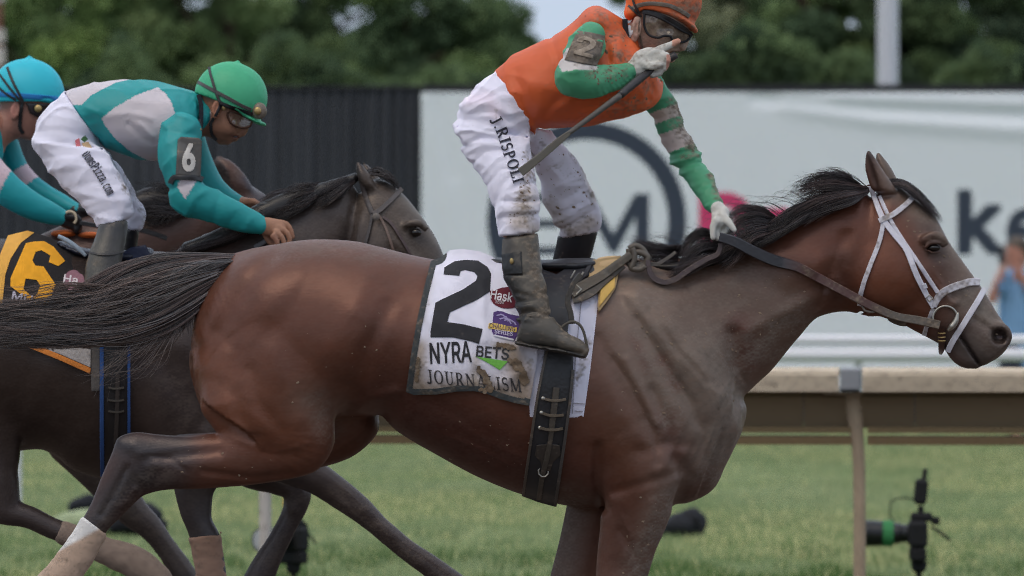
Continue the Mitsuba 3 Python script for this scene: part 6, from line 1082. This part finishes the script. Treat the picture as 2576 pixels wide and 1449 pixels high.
def grass(n, seed):
    r = np.random.default_rng(seed); y = 7.7 + 28.5 * r.random(n) ** 1.15; half = 3.6 + (y - 7) * .10; x = (r.random(n) * 2 - 1) * half
    p = np.stack([x, y, x * 0], -1); tuft = meshkit.fbm(p * np.array([2.6, 1.6, 1]), 3, 4); big = meshkit.fbm(p * np.array([.55, .4, 1]), 3, 9)
    near = np.clip((17 - y) / 6, 0, 1)
    h = (.028 + .045 * r.random(n)) * (0.45 + 1.3 * np.clip(tuft - .25, 0, 1) * (0.7 + 1.3 * near)); w = r.uniform(.0025, .0055, n) * (1 + (y - 8) * .03)
    a = r.random(n) * 6.283; lean = r.uniform(.2, .9, n); d = np.stack([np.cos(a), np.sin(a), a * 0], -1); sd = np.stack([np.cos(a + 1.3), np.sin(a + 1.3) * .4, a * 0], -1)
    b0, b1 = p - sd * w[:, None], p + sd * w[:, None]; mid = p + d * (lean * h * .35)[:, None] + np.array([0, 0, 1]) * (h * .62)[:, None]; tip = p + d * (lean * h)[:, None] + np.array([0, 0, 1]) * h[:, None]
    V = np.stack([b0, b1, mid - sd * (w * .7)[:, None], mid + sd * (w * .7)[:, None], tip], 1).reshape(-1, 3)
    f = (np.array([[0, 1, 3], [0, 3, 2], [2, 3, 4]])[None] + (np.arange(n) * 5)[:, None, None]).reshape(-1, 3)
    t = np.clip((.55 * tuft + .45 * big - .32) / .36, 0, 1)[:, None]; dry = (r.random(n) < .14 + .34 * (big < .44))[:, None]
    c = lin(112, 130, 88) * (1 - t) + lin(148, 158, 122) * t; dk_ = (np.clip((tuft - .50) / .14, 0, 1) * (.25 + .75 * near))[:, None] * .85; c = c * (1 - dk_) + lin(62, 92, 42) * dk_; c = np.where(dry, lin(170, 170, 126), c); c = c * 1.6 * r.uniform(.82, 1.10, (n, 1))
    return (V, f), np.repeat(c, 5, 0)
scene['blade'] = {'type': 'principledthin', 'base_color': {'type': 'mesh_attribute', 'name': 'vertex_color'}, 'roughness': .7, 'diff_trans': .9, 'spec_trans': 0.0}
g_m, g_c = grass(330000, 5); put(None, 'grass', g_m, 'blade', g_c, False); tag('grass', 'short patchy green turf beyond the running rail', 'grass', kind='stuff')

# running rail between the dirt and the turf
RD = 25.6 - CAM_D
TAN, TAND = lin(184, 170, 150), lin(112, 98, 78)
rail = thing('running_rail', 'tan weathered running rail with overhanging cover between track and grass', 'rail')
ang = math.radians(4.0)
def rput(name, m, mat, col, sm=30, uvm=None, label=None):
    v = np.array(m[0]); v = v @ rotz(-ang).T + np.array([0, RD, 0]); m2 = (v, m[1])
    k = np.asarray(col) * (0.80 + 0.40 * meshkit.fbm(v * np.array([1.2, 5, 9]), 4, 3)[:, None]) if np.ndim(col) == 1 else col
    return put(rail, name, m2, mat, k, sm, uv=np.full(len(v), uvm) if uvm is not None and mat in ('cloth', 'leather') else None, label=label)
def rz(v): return CAM_Z - (v - VH) * sc(RD)
def rx(u): return (u - UC) * sc(RD)
def extr(profile, xs):                         # profile (y, z) polyline, closed; extruded along x at the stations xs
    p = np.array(profile); m = len(p); V = np.concatenate([np.column_stack([np.full(m, x), p]) for x in xs]); f = []
    for k in range(len(xs) - 1):
        for j in range(m): a, b = k * m + j, k * m + (j + 1) % m; f += [[a, b, b + m], [a, b + m, a + m]]
    t = trimesh.creation.triangulate_polygon(Polygon(p), engine='earcut'); f = np.array(f)
    return V, np.vstack([f, t[1][:, ::-1] if len(t[0]) == m else np.zeros((0, 3), int), (t[1] + (len(xs) - 1) * m) if len(t[0]) == m else np.zeros((0, 3), int)])
cap = [(-.02, rz(984)), (-.022, rz(944)), (-.012, rz(934)), (.05, rz(926)), (.20, rz(925)), (.34, rz(930)), (.345, rz(945)), (.02, rz(946)), (0.0, rz(980))]
for a, b in ((-1900, -700), (-697, 520), (523, 2109), (2168, 3700)): rput('cover_board', extr(cap, np.linspace(rx(a), rx(b), 40)), 'cloth', TAN, uvm=.36)
rput('joint_clip', rbox(rx(2113), rx(2164), -.026, .30, rz(981), rz(926), .008), 'matte', lin(136, 139, 144))
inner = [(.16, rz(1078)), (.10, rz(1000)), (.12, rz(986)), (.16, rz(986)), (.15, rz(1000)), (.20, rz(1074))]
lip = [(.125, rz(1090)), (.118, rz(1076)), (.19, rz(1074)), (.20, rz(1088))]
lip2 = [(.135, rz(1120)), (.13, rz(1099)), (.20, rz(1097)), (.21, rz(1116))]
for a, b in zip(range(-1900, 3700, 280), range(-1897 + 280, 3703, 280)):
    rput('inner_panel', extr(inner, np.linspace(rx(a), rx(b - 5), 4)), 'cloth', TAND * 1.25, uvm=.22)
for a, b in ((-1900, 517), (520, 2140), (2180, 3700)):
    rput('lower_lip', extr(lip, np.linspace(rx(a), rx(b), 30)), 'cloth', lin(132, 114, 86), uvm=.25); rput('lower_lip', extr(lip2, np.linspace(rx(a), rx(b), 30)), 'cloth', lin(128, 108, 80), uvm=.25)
for u_, uu in ((653, 'p'), (2160, 'p'), (-880, 'p'), (3660, 'p')):
    x = rx(u_); pr = .031
    rput('post', tube(np.array([[x, .16, -.05], [x, .16, .4], [x - .002, .158, rz(1180)], [x - .008, .15, rz(1120)], [x - .018, .14, rz(1060)], [x - .030, .12, rz(988)]]), np.array([pr * .86, pr * .86, pr * .86, pr * .86, pr * 1.05, pr * 1.25]), 18), 'cloth', lin(166, 148, 126) if u_ > 1000 else lin(190, 184, 178), True, .30)
    rput('bracket', rbox(x - .15, x + .012, .0, .16, rz(992), rz(987), .002), 'matte', lin(122, 104, 84))

# double white rail of the turf course
wr_ = thing('turf_rail', 'double white tube rail beyond the tan running rail', 'rail'); WY = 34.8 - CAM_D
for v_, rr in ((855, 13), (893, 17)):
    x, z = W(np.array([-3200, 5200]), v_, WY); zz = CAM_Z - (v_ - VH) * sc(WY)
    put(wr_, 'tube_rail', tube([[x[0], WY, zz], [0, WY, zz], [x[1], WY, zz]], rr * sc(WY), 20, False), 'shell', lin(226, 226, 232))
for u_ in (-2076, 42, 2160, 4280):
    x = float(W(u_, 0, WY)[0]); put(wr_, 'post', tube([[x, WY + .07, -.1], [x, WY + .07, .7], [x, WY + .01, rz(0) * 0 + CAM_Z - (893 - VH) * sc(WY)]], .022, 12, False), 'shell', lin(214, 214, 218))

# dark fence and the white banner hung on it
FY = 36.0; fz = lambda v: CAM_Z - (v - VH) * sc(FY); fx = lambda u: (u - UC) * sc(FY)
fence = thing('fence', 'dark ribbed sheet fence with a black top rail, trees behind it', 'fence')
la = math.radians(11.0)
def lput(name, m, mat, col, **k):               # the left run of the fence turns a little towards the track
    v = np.array(m[0]); px = fx(1058); v = (v - np.array([px, 0, 0])) @ rotz(-la).T + np.array([px, FY, 0]); return put(fence, name, (v, m[1]), mat, col, **k)
FD = lin(58, 60, 67)
for k_ in range(12):
    x1 = fx(1056) - k_ * 1.3; xs = np.linspace(x1 - 1.297, x1, 97); ph = (xs - fx(1056)) / .118 % 1.0; yy = -.032 * np.clip(np.minimum(ph, 1 - ph) * 7 - 1.2, 0, 1)
    yy = yy * (.35 + 1.3 * meshkit.noise(np.stack([np.floor((xs - fx(1056)) / .118 - .5) * 7.3, xs * 0, xs * 0], -1))); zs = np.linspace(.02, fz(224), 12); V = np.stack([np.repeat(xs[None], 12, 0), np.repeat(yy[None], 12, 0), np.repeat(zs[:, None], 97, 1)], -1).reshape(-1, 3)
    i_ = np.arange(12 * 97).reshape(12, 97); q_ = np.stack([i_[:-1, :-1], i_[:-1, 1:], i_[1:, 1:], i_[1:, :-1]], -1).reshape(-1, 4); q_ = np.vstack([q_[:, [0, 1, 2]], q_[:, [0, 2, 3]]])
    V, q_ = solidify(V, q_, np.array([0, .012, 0])); lput('ribbed_panel', (V, q_), 'matte', FD * (0.75 + .5 * meshkit.fbm(V * np.array([8, 1, .8]), 3, k_)[:, None]), smooth=35)
lput('top_rail', rbox(fx(1056) - 15.7, fx(1056), -.05, .05, fz(226), fz(216), .008), 'matte', lin(40, 40, 46), smooth=False)
put(fence, 'top_rail', move(rbox(fx(1058), fx(4300), -.05, .05, fz(233), fz(213), .008), at=(0, FY, 0)), 'matte', lin(38, 38, 44), smooth=False)
put(fence, 'back_panel', move(rbox(fx(1058), fx(4300), .02, .05, .02, fz(233.5), .004), at=(0, FY, 0)), 'matte', lin(52, 54, 60), smooth=False)
for u_ in (1066, 1560, 2100, 2640, 3200, 3800): put(fence, 'post', move(rbox(fx(u_) - .03, fx(u_) + .03, .055, .11, 0, fz(216), .005), at=(0, FY, 0)), 'matte', lin(44, 44, 48), smooth=False)
bx0, bx1 = fx(1060), fx(3600); xs, zs = np.linspace(bx0, bx1, 180), np.linspace(.35, fz(233), 90)
def by_(x, z):
    u, v = UC + x / sc(FY), VH - (z - CAM_Z) / sc(FY)
    w = .028 * stroke_w(u, v, [(1980, 262), (2200, 300), (2600, 330), (3000, 320)], 16) - .028 * stroke_w(u, v, [(1900, 250), (2200, 280), (2600, 296)], 10) + .02 * stroke_w(u, v, [(2100, 246), (2600, 262)], 8) + .014 * (meshkit.fbm(np.stack([x * .9, z * .7, x * 0], -1), 3, 2) - .5)
    w = w + .012 * stroke_w(u, v, [(1068, 250), (1110, 420), (1150, 620)], 14) - .012 * stroke_w(u, v, [(1100, 260), (1140, 440)], 12)
    return FY - .075 - w
bX, bZ = np.meshgrid(xs, zs); V = np.stack([bX, by_(bX, bZ), bZ], -1).reshape(-1, 3); i_ = np.arange(90 * 180).reshape(90, 180); q_ = np.stack([i_[:-1, :-1], i_[:-1, 1:], i_[1:, 1:], i_[1:, :-1]], -1).reshape(-1, 4); q_ = np.vstack([q_[:, [0, 1, 2]], q_[:, [0, 2, 3]]])
banner = thing('banner', 'long white advertising banner with dark ring and letters on the fence', 'banner')
V, q_ = solidify(V, q_, np.array([0, .004, 0])); put(banner, 'sheet', (V, q_), 'cloth', lin(224, 229, 235), True)
SLATE, PINK = lin(62, 70, 84), lin(206, 72, 116)
def bdecal(name, shape, col, label=None):
    p, f = tri_poly(shape, 14.0); x, z = fx(p[:, 0]), fz(p[:, 1]); V = np.stack([x, by_(x, z) - .004, z], -1); V, f = solidify(V, f[:, ::-1], np.array([0, .002, 0])); put(banner, name, (V, f), 'cloth', col, True, label=label)
bdecal('ring', Point(1476, 556).buffer(251, 32).difference(Point(1476, 556).buffer(204, 32)), SLATE, 'large dark slate ring')
bdecal('lettering', unary_union([box(1305, 487, 1340, 641), box(1335, 487, 1416, 507), box(1335, 553, 1404, 573), box(1335, 621, 1418, 641)]), SLATE)
bdecal('lettering', Polygon([(1452, 641), (1452, 487), (1488, 487), (1542, 588), (1597, 487), (1633, 487), (1633, 641), (1598, 641), (1598, 546), (1550, 637), (1536, 637), (1488, 546), (1488, 641)]), SLATE)
bdecal('lettering', unary_union([box(1757, 484, 1800, 641), Polygon([(1757, 484), (1840, 484), (1872, 500), (1888, 530), (1888, 590), (1872, 625), (1840, 641), (1757, 641), (1757, 608), (1826, 606), (1846, 590), (1848, 540), (1832, 520), (1757, 520)]).buffer(.1)]), PINK, 'pink letter D')
bdecal('lettering', unary_union([box(1922, 524, 1950, 641), Polygon([(1922, 560), (1934, 530), (1960, 522), (1984, 524), (1984, 552), (1956, 556), (1948, 580)])]), PINK)
bdecal('lettering', fit(text_shape('k', bold=4), 2406, 476, 2522, 641), SLATE, 'dark letter k')
bdecal('lettering', fit(text_shape('e', bold=4), 2530, 524, 2640, 643), SLATE)

# white pole, brick building at the left edge
pole = thing('pole', 'tall white pole standing behind the fence', 'pole'); PY = 40.0; px = float(W(2233, 0, PY)[0])
put(pole, 'shaft', tube([[px, PY, -.1], [px, PY, 4], [px, PY, 9.5]], 26.5 * sc(PY), 24, False), 'shell', lin(206, 208, 216)); put(pole, 'base_plate', move(rbox(-.2, .2, -.2, .2, 0, .03), at=(px, PY, 0)), 'matte', lin(150, 150, 150), smooth=False)
bl = thing('brick_building', 'red brick building edge with white window frames at the far left', 'building'); BY = 52.0; ux = lambda u: float(W(u, 0, BY)[0]); uz = lambda v: float(W(0, v, BY)[1])
def brick_col(p, n, uv):
    r = dr_floor(p.z / .075); b = mikit.cell_rand(dr_floor((p.x + .11 * (r - 2 * dr_floor(r / 2))) / .22), r, 3.0); return mix((.17, .070, .055), (.27, .125, .10), b)
import drjit as dr; dr_floor = dr.floor
scene['brick'] = {'type': 'twosided', 'b': {'type': 'principled', 'base_color': mikit.proc(brick_col), 'roughness': .9}}
bw = rbox(ux(-900), ux(6), BY, BY + 6, 0, 9, .01); bv_ = np.array(bw[0]); bv_[:, 0] *= (bv_[:, 1] + CAM_D) / (BY + CAM_D); put(bl, 'wall', (bv_, bw[1]), 'brick', None, smooth=False)
put(bl, 'roof', rbox(ux(-920), ux(10), BY - .12, BY + 6.1, 9, 9.25, .02), 'matte', lin(90, 88, 88), smooth=False)
for u0_ in (-2, -190, -380, -570):
    for v0_, v1_ in ((4, -120), (108, 74), (164, 120), (420, 240), (560, 470)):
        w = put(bl, 'window', rbox(ux(u0_ - 130 if u0_ < -10 else -14), ux(u0_ + 14), BY - .03, BY + .02, uz(max(v0_, v1_)), uz(min(v0_, v1_)), .004), 'shell', lin(196, 190, 186), smooth=False)
        if u0_ < -10: put(w, 'pane', rbox(ux(u0_ - 118), ux(u0_ + 6), BY - .036, BY - .031, uz(max(v0_, v1_) - 8), uz(min(v0_, v1_) + 8), .002), 'gloss', lin(50, 56, 62), smooth=False)

# trees beyond the fence
scene['leaf'] = {'type': 'principledthin', 'base_color': {'type': 'mesh_attribute', 'name': 'vertex_color'}, 'roughness': .65, 'diff_trans': .9, 'spec_trans': 0.0}
def tree(label, u, Y, half, ztop, dark, light, seed, n=15000, zlow=1.6, hole=None, group=None):
    r = np.random.default_rng(seed); x0 = float(W(u, 0, Y)[0]); R = half * sc(Y); zc = (ztop + zlow) / 2; Rz = (ztop - zlow) / 2
    t = thing('tree', label, 'tree', group)
    pts = [[x0 + .1, Y, -.2], [x0, Y, zlow * .6], [x0 + R * .06, Y, zc], [x0 - R * .03, Y, zc + Rz * .7]]; trunk_ = [tube(pts, np.array([.05, .04, .026, .008]) * ztop * .55, 10)]
    for k in range(9):
        a = r.random() * 6.28; z = zlow * .7 + (zc - zlow * .7) * r.random() * 1.3; e = np.array([math.cos(a) * R * .75, math.sin(a) * R * .6, Rz * r.uniform(.1, .6)]); s0 = np.array([x0, Y, z])
        trunk_.append(tube([s0, s0 + e * .5 + [0, 0, .1], s0 + e], np.array([.05, .03, .01]) * ztop * .22, 7))
    put(t, 'trunk', join(*trunk_), 'matte', lin(70, 58, 48))
    nc = 64; cc = r.normal(size=(nc, 3)); cc /= np.linalg.norm(cc, axis=1, keepdims=True); cc *= (r.random((nc, 1)) ** .45); cc = cc * np.array([R, R * .8, Rz]) * .86 + np.array([x0, Y, zc]); cr = r.uniform(.16, .34, nc) * R
    tone = r.random(nc); k = r.integers(0, nc, n); p = r.normal(size=(n, 3)); p /= np.linalg.norm(p, axis=1, keepdims=True); p = cc[k] + p * (cr[k] * r.random(n) ** .4)[:, None] * np.array([1.15, 1, .8])
    s = r.uniform(.075, .15, n); a, b = r.normal(size=(2, n, 3)); a /= np.linalg.norm(a, axis=1, keepdims=True); b = np.cross(a, b); b /= np.linalg.norm(b, axis=1, keepdims=True)
    V = np.stack([p - a * s[:, None], p + b * s[:, None] * .5, p + a * s[:, None], p - b * s[:, None] * .5], 1).reshape(-1, 3); f = (np.array([[0, 1, 2], [0, 2, 3]])[None] + (np.arange(n) * 4)[:, None, None]).reshape(-1, 3)
    c = np.asarray(dark)[None] * (1 - tone[k, None]) + np.asarray(light)[None] * tone[k, None]; c = np.minimum(c * 1.65, .4) * r.uniform(.75, 1.25, (n, 1)); put(t, 'crown', (V, f), 'leaf', np.repeat(c, 4, 0), False)
TY = 92.0; DK, MD, LT, OL = lin(70, 86, 66), lin(98, 116, 82), lin(116, 134, 90), lin(142, 148, 120)
for k_, (lb, u_, y_, hf, zt, d_, l_, n_) in enumerate([
    ('green tree just right of the brick building', 130, 90, 240, 8.3, MD, lin(120, 140, 84), 20000), ('dark tree above the bright blue riding helmet', 330, 97, 240, 8.3, DK, MD, 20000), ('broad green tree above the teal and white jersey', 560, 90, 260, 8.3, MD, lin(112, 128, 90), 20000),
    ('green tree above the green riding helmet', 800, 94, 230, 8.3, DK, LT, 20000), ('dark green tree left of the gap of pale sky', 1020, 88, 250, 7.9, DK, LT, 22000), ('lower tree at the left side of the sky gap', 1240, 92, 190, 6.45, DK, LT, 16000),
    ('low dark shrub like tree under the gap of pale sky', 1440, 96, 170, 5.4, DK, MD, 12000), ('small tree just left of the orange helmet', 1585, 90, 120, 6.6, DK, LT, 10000), ('pale olive tree just right of the orange helmet', 1850, 93, 230, 8.3, lin(100, 112, 86), OL, 20000),
    ('green tree left of the white pole', 2080, 90, 210, 8.3, DK, LT, 20000), ('very dark tree right of the white pole', 2330, 89, 230, 8.3, lin(54, 66, 54), lin(90, 106, 72), 20000), ('dark tree at the far right edge', 2590, 93, 230, 8.3, lin(58, 70, 58), MD, 20000),
    ('tree behind the brick building, mostly hidden', -180, 95, 260, 8.3, DK, MD, 12000)]): tree(lb, u_, y_, hf, zt, d_, l_, 100 + k_, n_, group='trees beyond the fence')
def hedge(n, seed):
    r = np.random.default_rng(seed); u = r.uniform(-150, 2800, n); Y = 78 + r.normal(0, .5, n); x = (u - UC) * (CAM_D + 78) / CAM_D / K
    top = 4.55 + 1.9 * (meshkit.fbm(np.stack([x * .8, x * 0, x * 0], -1), 3, 4) - .5) - .45 * np.exp(-((u - 1440) / 130) ** 2); z = .3 + (top - .3) * np.sqrt(r.random(n)); p = np.stack([x, Y, z], -1)
    s = r.uniform(.05, .11, n); a, b = r.normal(size=(2, n, 3)); a /= np.linalg.norm(a, axis=1, keepdims=True); b = np.cross(a, b); b /= np.linalg.norm(b, axis=1, keepdims=True)
    V = np.stack([p - a * s[:, None], p + b * s[:, None] * .5, p + a * s[:, None], p - b * s[:, None] * .5], 1).reshape(-1, 3); f = (np.array([[0, 1, 2], [0, 2, 3]])[None] + (np.arange(n) * 4)[:, None, None]).reshape(-1, 3)
    t = np.clip((meshkit.fbm(p * 1.6, 3, 6) - .35) / .3, 0, 1)[:, None]; return (V, f), np.repeat((lin(58, 72, 56) * (1 - t) + lin(94, 110, 76) * t) * 1.6 * r.uniform(.75, 1.25, (n, 1)), 4, 0)
h_m, h_c = hedge(90000, 4); put(None, 'hedge', h_m, 'leaf', h_c, False); tag('hedge', 'low dark hedge in a row along the back of the fence', 'hedge', kind='stuff')

# ---------------------------------------------------------------- the onlooker at the right, and the remote cameras in the grass
PYY = 51.0 - CAM_D; on = thing('person', 'onlooker in light blue shirt filming with a phone at the right edge', 'person')
def osc(rows): return rows
OB = Vox(PYY, .014, 2440, 580, 2700, 1120, -.3, .3)
OB.loft([(2556, 628, 26, .08), (2558, 650, 25, .08), (2556, 672, 17, .06)], .02, True); OB.loft([(2558, 690, 14, .055), (2560, 705, 20, .07)], .02, True)
OB.loft([(2560, 715, 44, .13), (2562, 760, 46, .14), (2562, 830, 46, .14), (2564, 890, 46, .14)], .03, True)
for s_ in (-1, 1): OB.loft([(2545 if s_ < 0 else 2580, 890, 28, .09, s_ * .09), (2545 if s_ < 0 else 2582, 975, 20, .07, s_ * .09), (2545 if s_ < 0 else 2584, 1060, 14, .05, s_ * .09), (2556 if s_ < 0 else 2596, 1092, 12, .06, s_ * .09)], .03, True)
OB.loft([(2522, 706, 15, .05, -.10), (2502, 735, 13, .045, -.16), (2496, 752, 13, .042, -.20), (2508, 715, 11, .036, -.22), (2524, 672, 9, .03, -.20), (2528, 652, 11, .03, -.18)], .015, True)
OB.loft([(2600, 706, 15, .05, .05), (2618, 745, 13, .045, -.02), (2612, 770, 12, .04, -.10), (2585, 720, 10, .034, -.18), (2556, 668, 9, .03, -.18)], .015, True)
OB.loft([(2528, 648, 4, .012, -.19), (2534, 636, 3, .010, -.19)], .004, True)
V, f = OB.mesh(3); put(on, 'body', (V, f), 'skin', lin(176, 124, 108))
SH = Vox(PYY, .014, 2440, 660, 2700, 960, -.3, .3); SH.loft([(2560, 700, 30, .11), (2560, 720, 47, .145), (2562, 770, 50, .155), (2562, 840, 51, .155), (2564, 910, 51, .155)], .03, True); SH.loft([(2528, 704, 19, .065, -.08), (2514, 724, 18, .06, -.13)], .03, True); SH.loft([(2596, 704, 19, .065, .05), (2612, 730, 18, .06, .0)], .03, True); SH.wrinkle(.006, 9, 2)
V, f = SH.mesh(3); put(on, 'shirt', (V, f), 'cloth', lin(122, 160, 200))
TR = Vox(PYY, .016, 2440, 860, 2700, 1120, -.3, .3)
for s_ in (-1, 1): TR.loft([(2545 if s_ < 0 else 2580, 895, 34, .11, s_ * .09), (2545 if s_ < 0 else 2582, 975, 26, .085, s_ * .09), (2545 if s_ < 0 else 2584, 1075, 19, .07, s_ * .09)], .03, True)
V, f = TR.mesh(3); put(on, 'trousers', (V, f), 'cloth', lin(52, 56, 72))
HRR = Vox(PYY, .010, 2500, 580, 2620, 680, -.15, .15); HRR.loft([(2560, 622, 30, .09, .01), (2562, 632, 30, .09, .02)], 0, True); below_cut(HRR, [(2500, 622), (2535, 624), (2560, 630), (2580, 660), (2620, 660)]); V, f = HRR.mesh(2); put(on, 'hair', (V, f), 'hair', lin(72, 60, 50))
put(None, 'phone', move(rbox(-.012, .012, -.04, .04, -.075, .075, .006), rotz(.5), P3(2520, 640, PYY - .21)), 'gloss', lin(36, 36, 42), 30); tag('phone', 'dark phone held up by the onlooker in light blue', 'phone')

def remote_camera(u, vbase, d, label, lens_u=-1.0, s=1.0, tape=None, flash=True):
    """A still camera on a low stand in the grass, its lens along -x (lens_u = -1) or turned."""
    Y = d - CAM_D; x0, z0 = (float(a) for a in W(u, vbase, Y)); t = thing('remote_camera', label, 'camera', 'remote cameras in the grass')
    A = lambda m: (np.asarray(m[0]) * s @ (rotz(-0.04) if lens_u < 0 else rotz(0.95)).T + np.array([x0, Y, max(z0, 0)]), m[1]); B = lin(28, 28, 31)
    put(t, 'body', A(rbox(-.045, .035, -.070, .070, .175, .285, .014)), 'matte', B, 30); put(t, 'viewfinder', A(rbox(-.035, .055, -.028, .028, .280, .318, .010)), 'matte', B * 1.1, 30)
    put(t, 'grip', A(rbox(-.04, .03, -.068, .068, .118, .178, .012)), 'matte', B * .9, 30); put(t, 'eyepiece', A(rbox(.05, .085, -.02, .02, .268, .300, .006)), 'matte', B * .8, 30)
    lz = .232; prof = [(-.045, .036), (-.075, .038), (-.08, .043), (-.145, .045), (-.15, .052), (-.225, .055), (-.23, .049)]
    st = np.array([[a, 0, lz] for a, _ in prof]); put(t, 'lens', A(tube(st, np.array([b for _, b in prof]), 28, False)), 'gloss', B * .9, 25)
    put(t, 'lens_hood_ring', A(tube([[-.222, 0, lz], [-.232, 0, lz]], .0565, 28, False)), 'matte', lin(70, 70, 72), 25)
    if tape is not None: put(t, 'tape', A(tube([[-.148, 0, lz], [-.105, 0, lz]], .0535, 28, False)), 'matte', tape, 25, label='bright tape round the lens')
    if flash:
        put(t, 'receiver_foot', A(rbox(-.005, .02, -.012, .012, .316, .345, .004)), 'matte', B, 30); put(t, 'receiver', A(move(rbox(-.028, .026, -.032, .032, -.045, .06, .012), roty(.10), (.008, 0, .395))), 'matte', B, 30)
        put(t, 'antenna', A(move(rbox(-.010, .010, -.012, .012, -.03, .03, .005), roty(.15), (.022, 0, .468))), 'matte', B * 1.1, 30)
        put(t, 'cable', A(tube([[-.02, -.03, .372], [-.075, -.03, .378], [-.115, -.03, .36], [-.12, -.03, .31], [-.10, -.03, .285]], .003, 6)), 'matte', B, 30)
        put(t, 'strap', A(tube([[.05, -.02, .26], [.09, -.03, .235], [.125, -.03, .205]], .006, 6)), 'matte', B, 30)
    put(t, 'ball_head', A(tube([[0, 0, .118], [0, 0, .085], [0, 0, .07]], np.array([.035, .03, .014]), 16, False)), 'matte', B, 25); put(t, 'stem', A(tube([[0, 0, .09], [0, 0, .0]], .011, 10, False)), 'matte', B, 25)
    for k in range(3):
        a = k * 2.094 + .4; put(t, 'leg', A(tube([[0, 0, .035], [math.cos(a) * .12, math.sin(a) * .12, -.02 / s]], .008, 8, False)), 'matte', B, 25)
    return t, A
remote_camera(2312, 1485, 28.2, 'black remote camera with bright green lens tape beside the right rail post', tape=lin(58, 128, 78), s=1.15)
t_, A_ = remote_camera(738, 1485, 28.2, 'black remote camera with orange tape between the legs of the horses', 1.0, 1.05, None, True)
put(t_, 'tape', A_(rbox(-.032, .032, -.036, .036, .37, .43, .006)), 'matte', lin(222, 142, 40), 30, label='orange tape')
put(t_, 'front_glass', A_(ellipsoid((-.233, 0, .232), (.004, .047, .047), 2)), 'shell', lin(170, 172, 178), True)
def bagged(u, vbase, d, wd, ht, label, col, seed, extra=()):
    Y = d - CAM_D; t = thing('camera_bag', label, 'bag'); X = Vox(Y, .011, u - wd, vbase - ht - 40, u + wd, vbase + 30, -.25, .25)
    X.loft([(u - wd * .42, vbase - ht * .25, ht * .25, .09), (u - wd * .1, vbase - ht * .42, ht * .42, .12), (u + wd * .2, vbase - ht * .42, ht * .45, .12), (u + wd * .4, vbase - ht * .5, ht * .5, .1)], .02, True)
    for a in extra: X.loft(a, .015, True)
    X.wrinkle(.018, 11, seed); V, f = X.mesh(2); put(t, 'cover', (V, f), 'cloth', np.asarray(col) * (.7 + .6 * meshkit.fbm(V * 9, 3)[:, None]), uv=np.full(len(V), .15)); return t
t_ = bagged(1712, 1354, 33.0, 64, 78, 'crumpled black camera cover in the grass below the chest of the bay horse', lin(40, 41, 46), 3, [[(1668, 1342, 12, .05), (1640, 1346, 8, .04)], [(1742, 1330, 14, .05), (1748, 1290, 16, .06)]])
put(t_, 'strap', tube(P3([1748, 1760, 1764, 1758], [1300, 1318, 1340, 1352], 33 - CAM_D - .1), .008, 8), 'matte', lin(34, 34, 38))
t_ = bagged(215, 1344, 33.4, 200, 72, 'olive green camera cover lying in the grass at the left', lin(158, 170, 134), 7)
t_ = bagged(330, 1346, 33.0, 90, 84, 'black bag lying in the grass behind the legs at the left', lin(36, 36, 42), 9, [[(380, 1330, 18, .05), (430, 1322, 12, .04), (452, 1336, 6, .03)]])
t_ = bagged(205, 1292, 34.6, 50, 52, 'small black camera on top of the olive green cover', lin(34, 36, 42), 12)
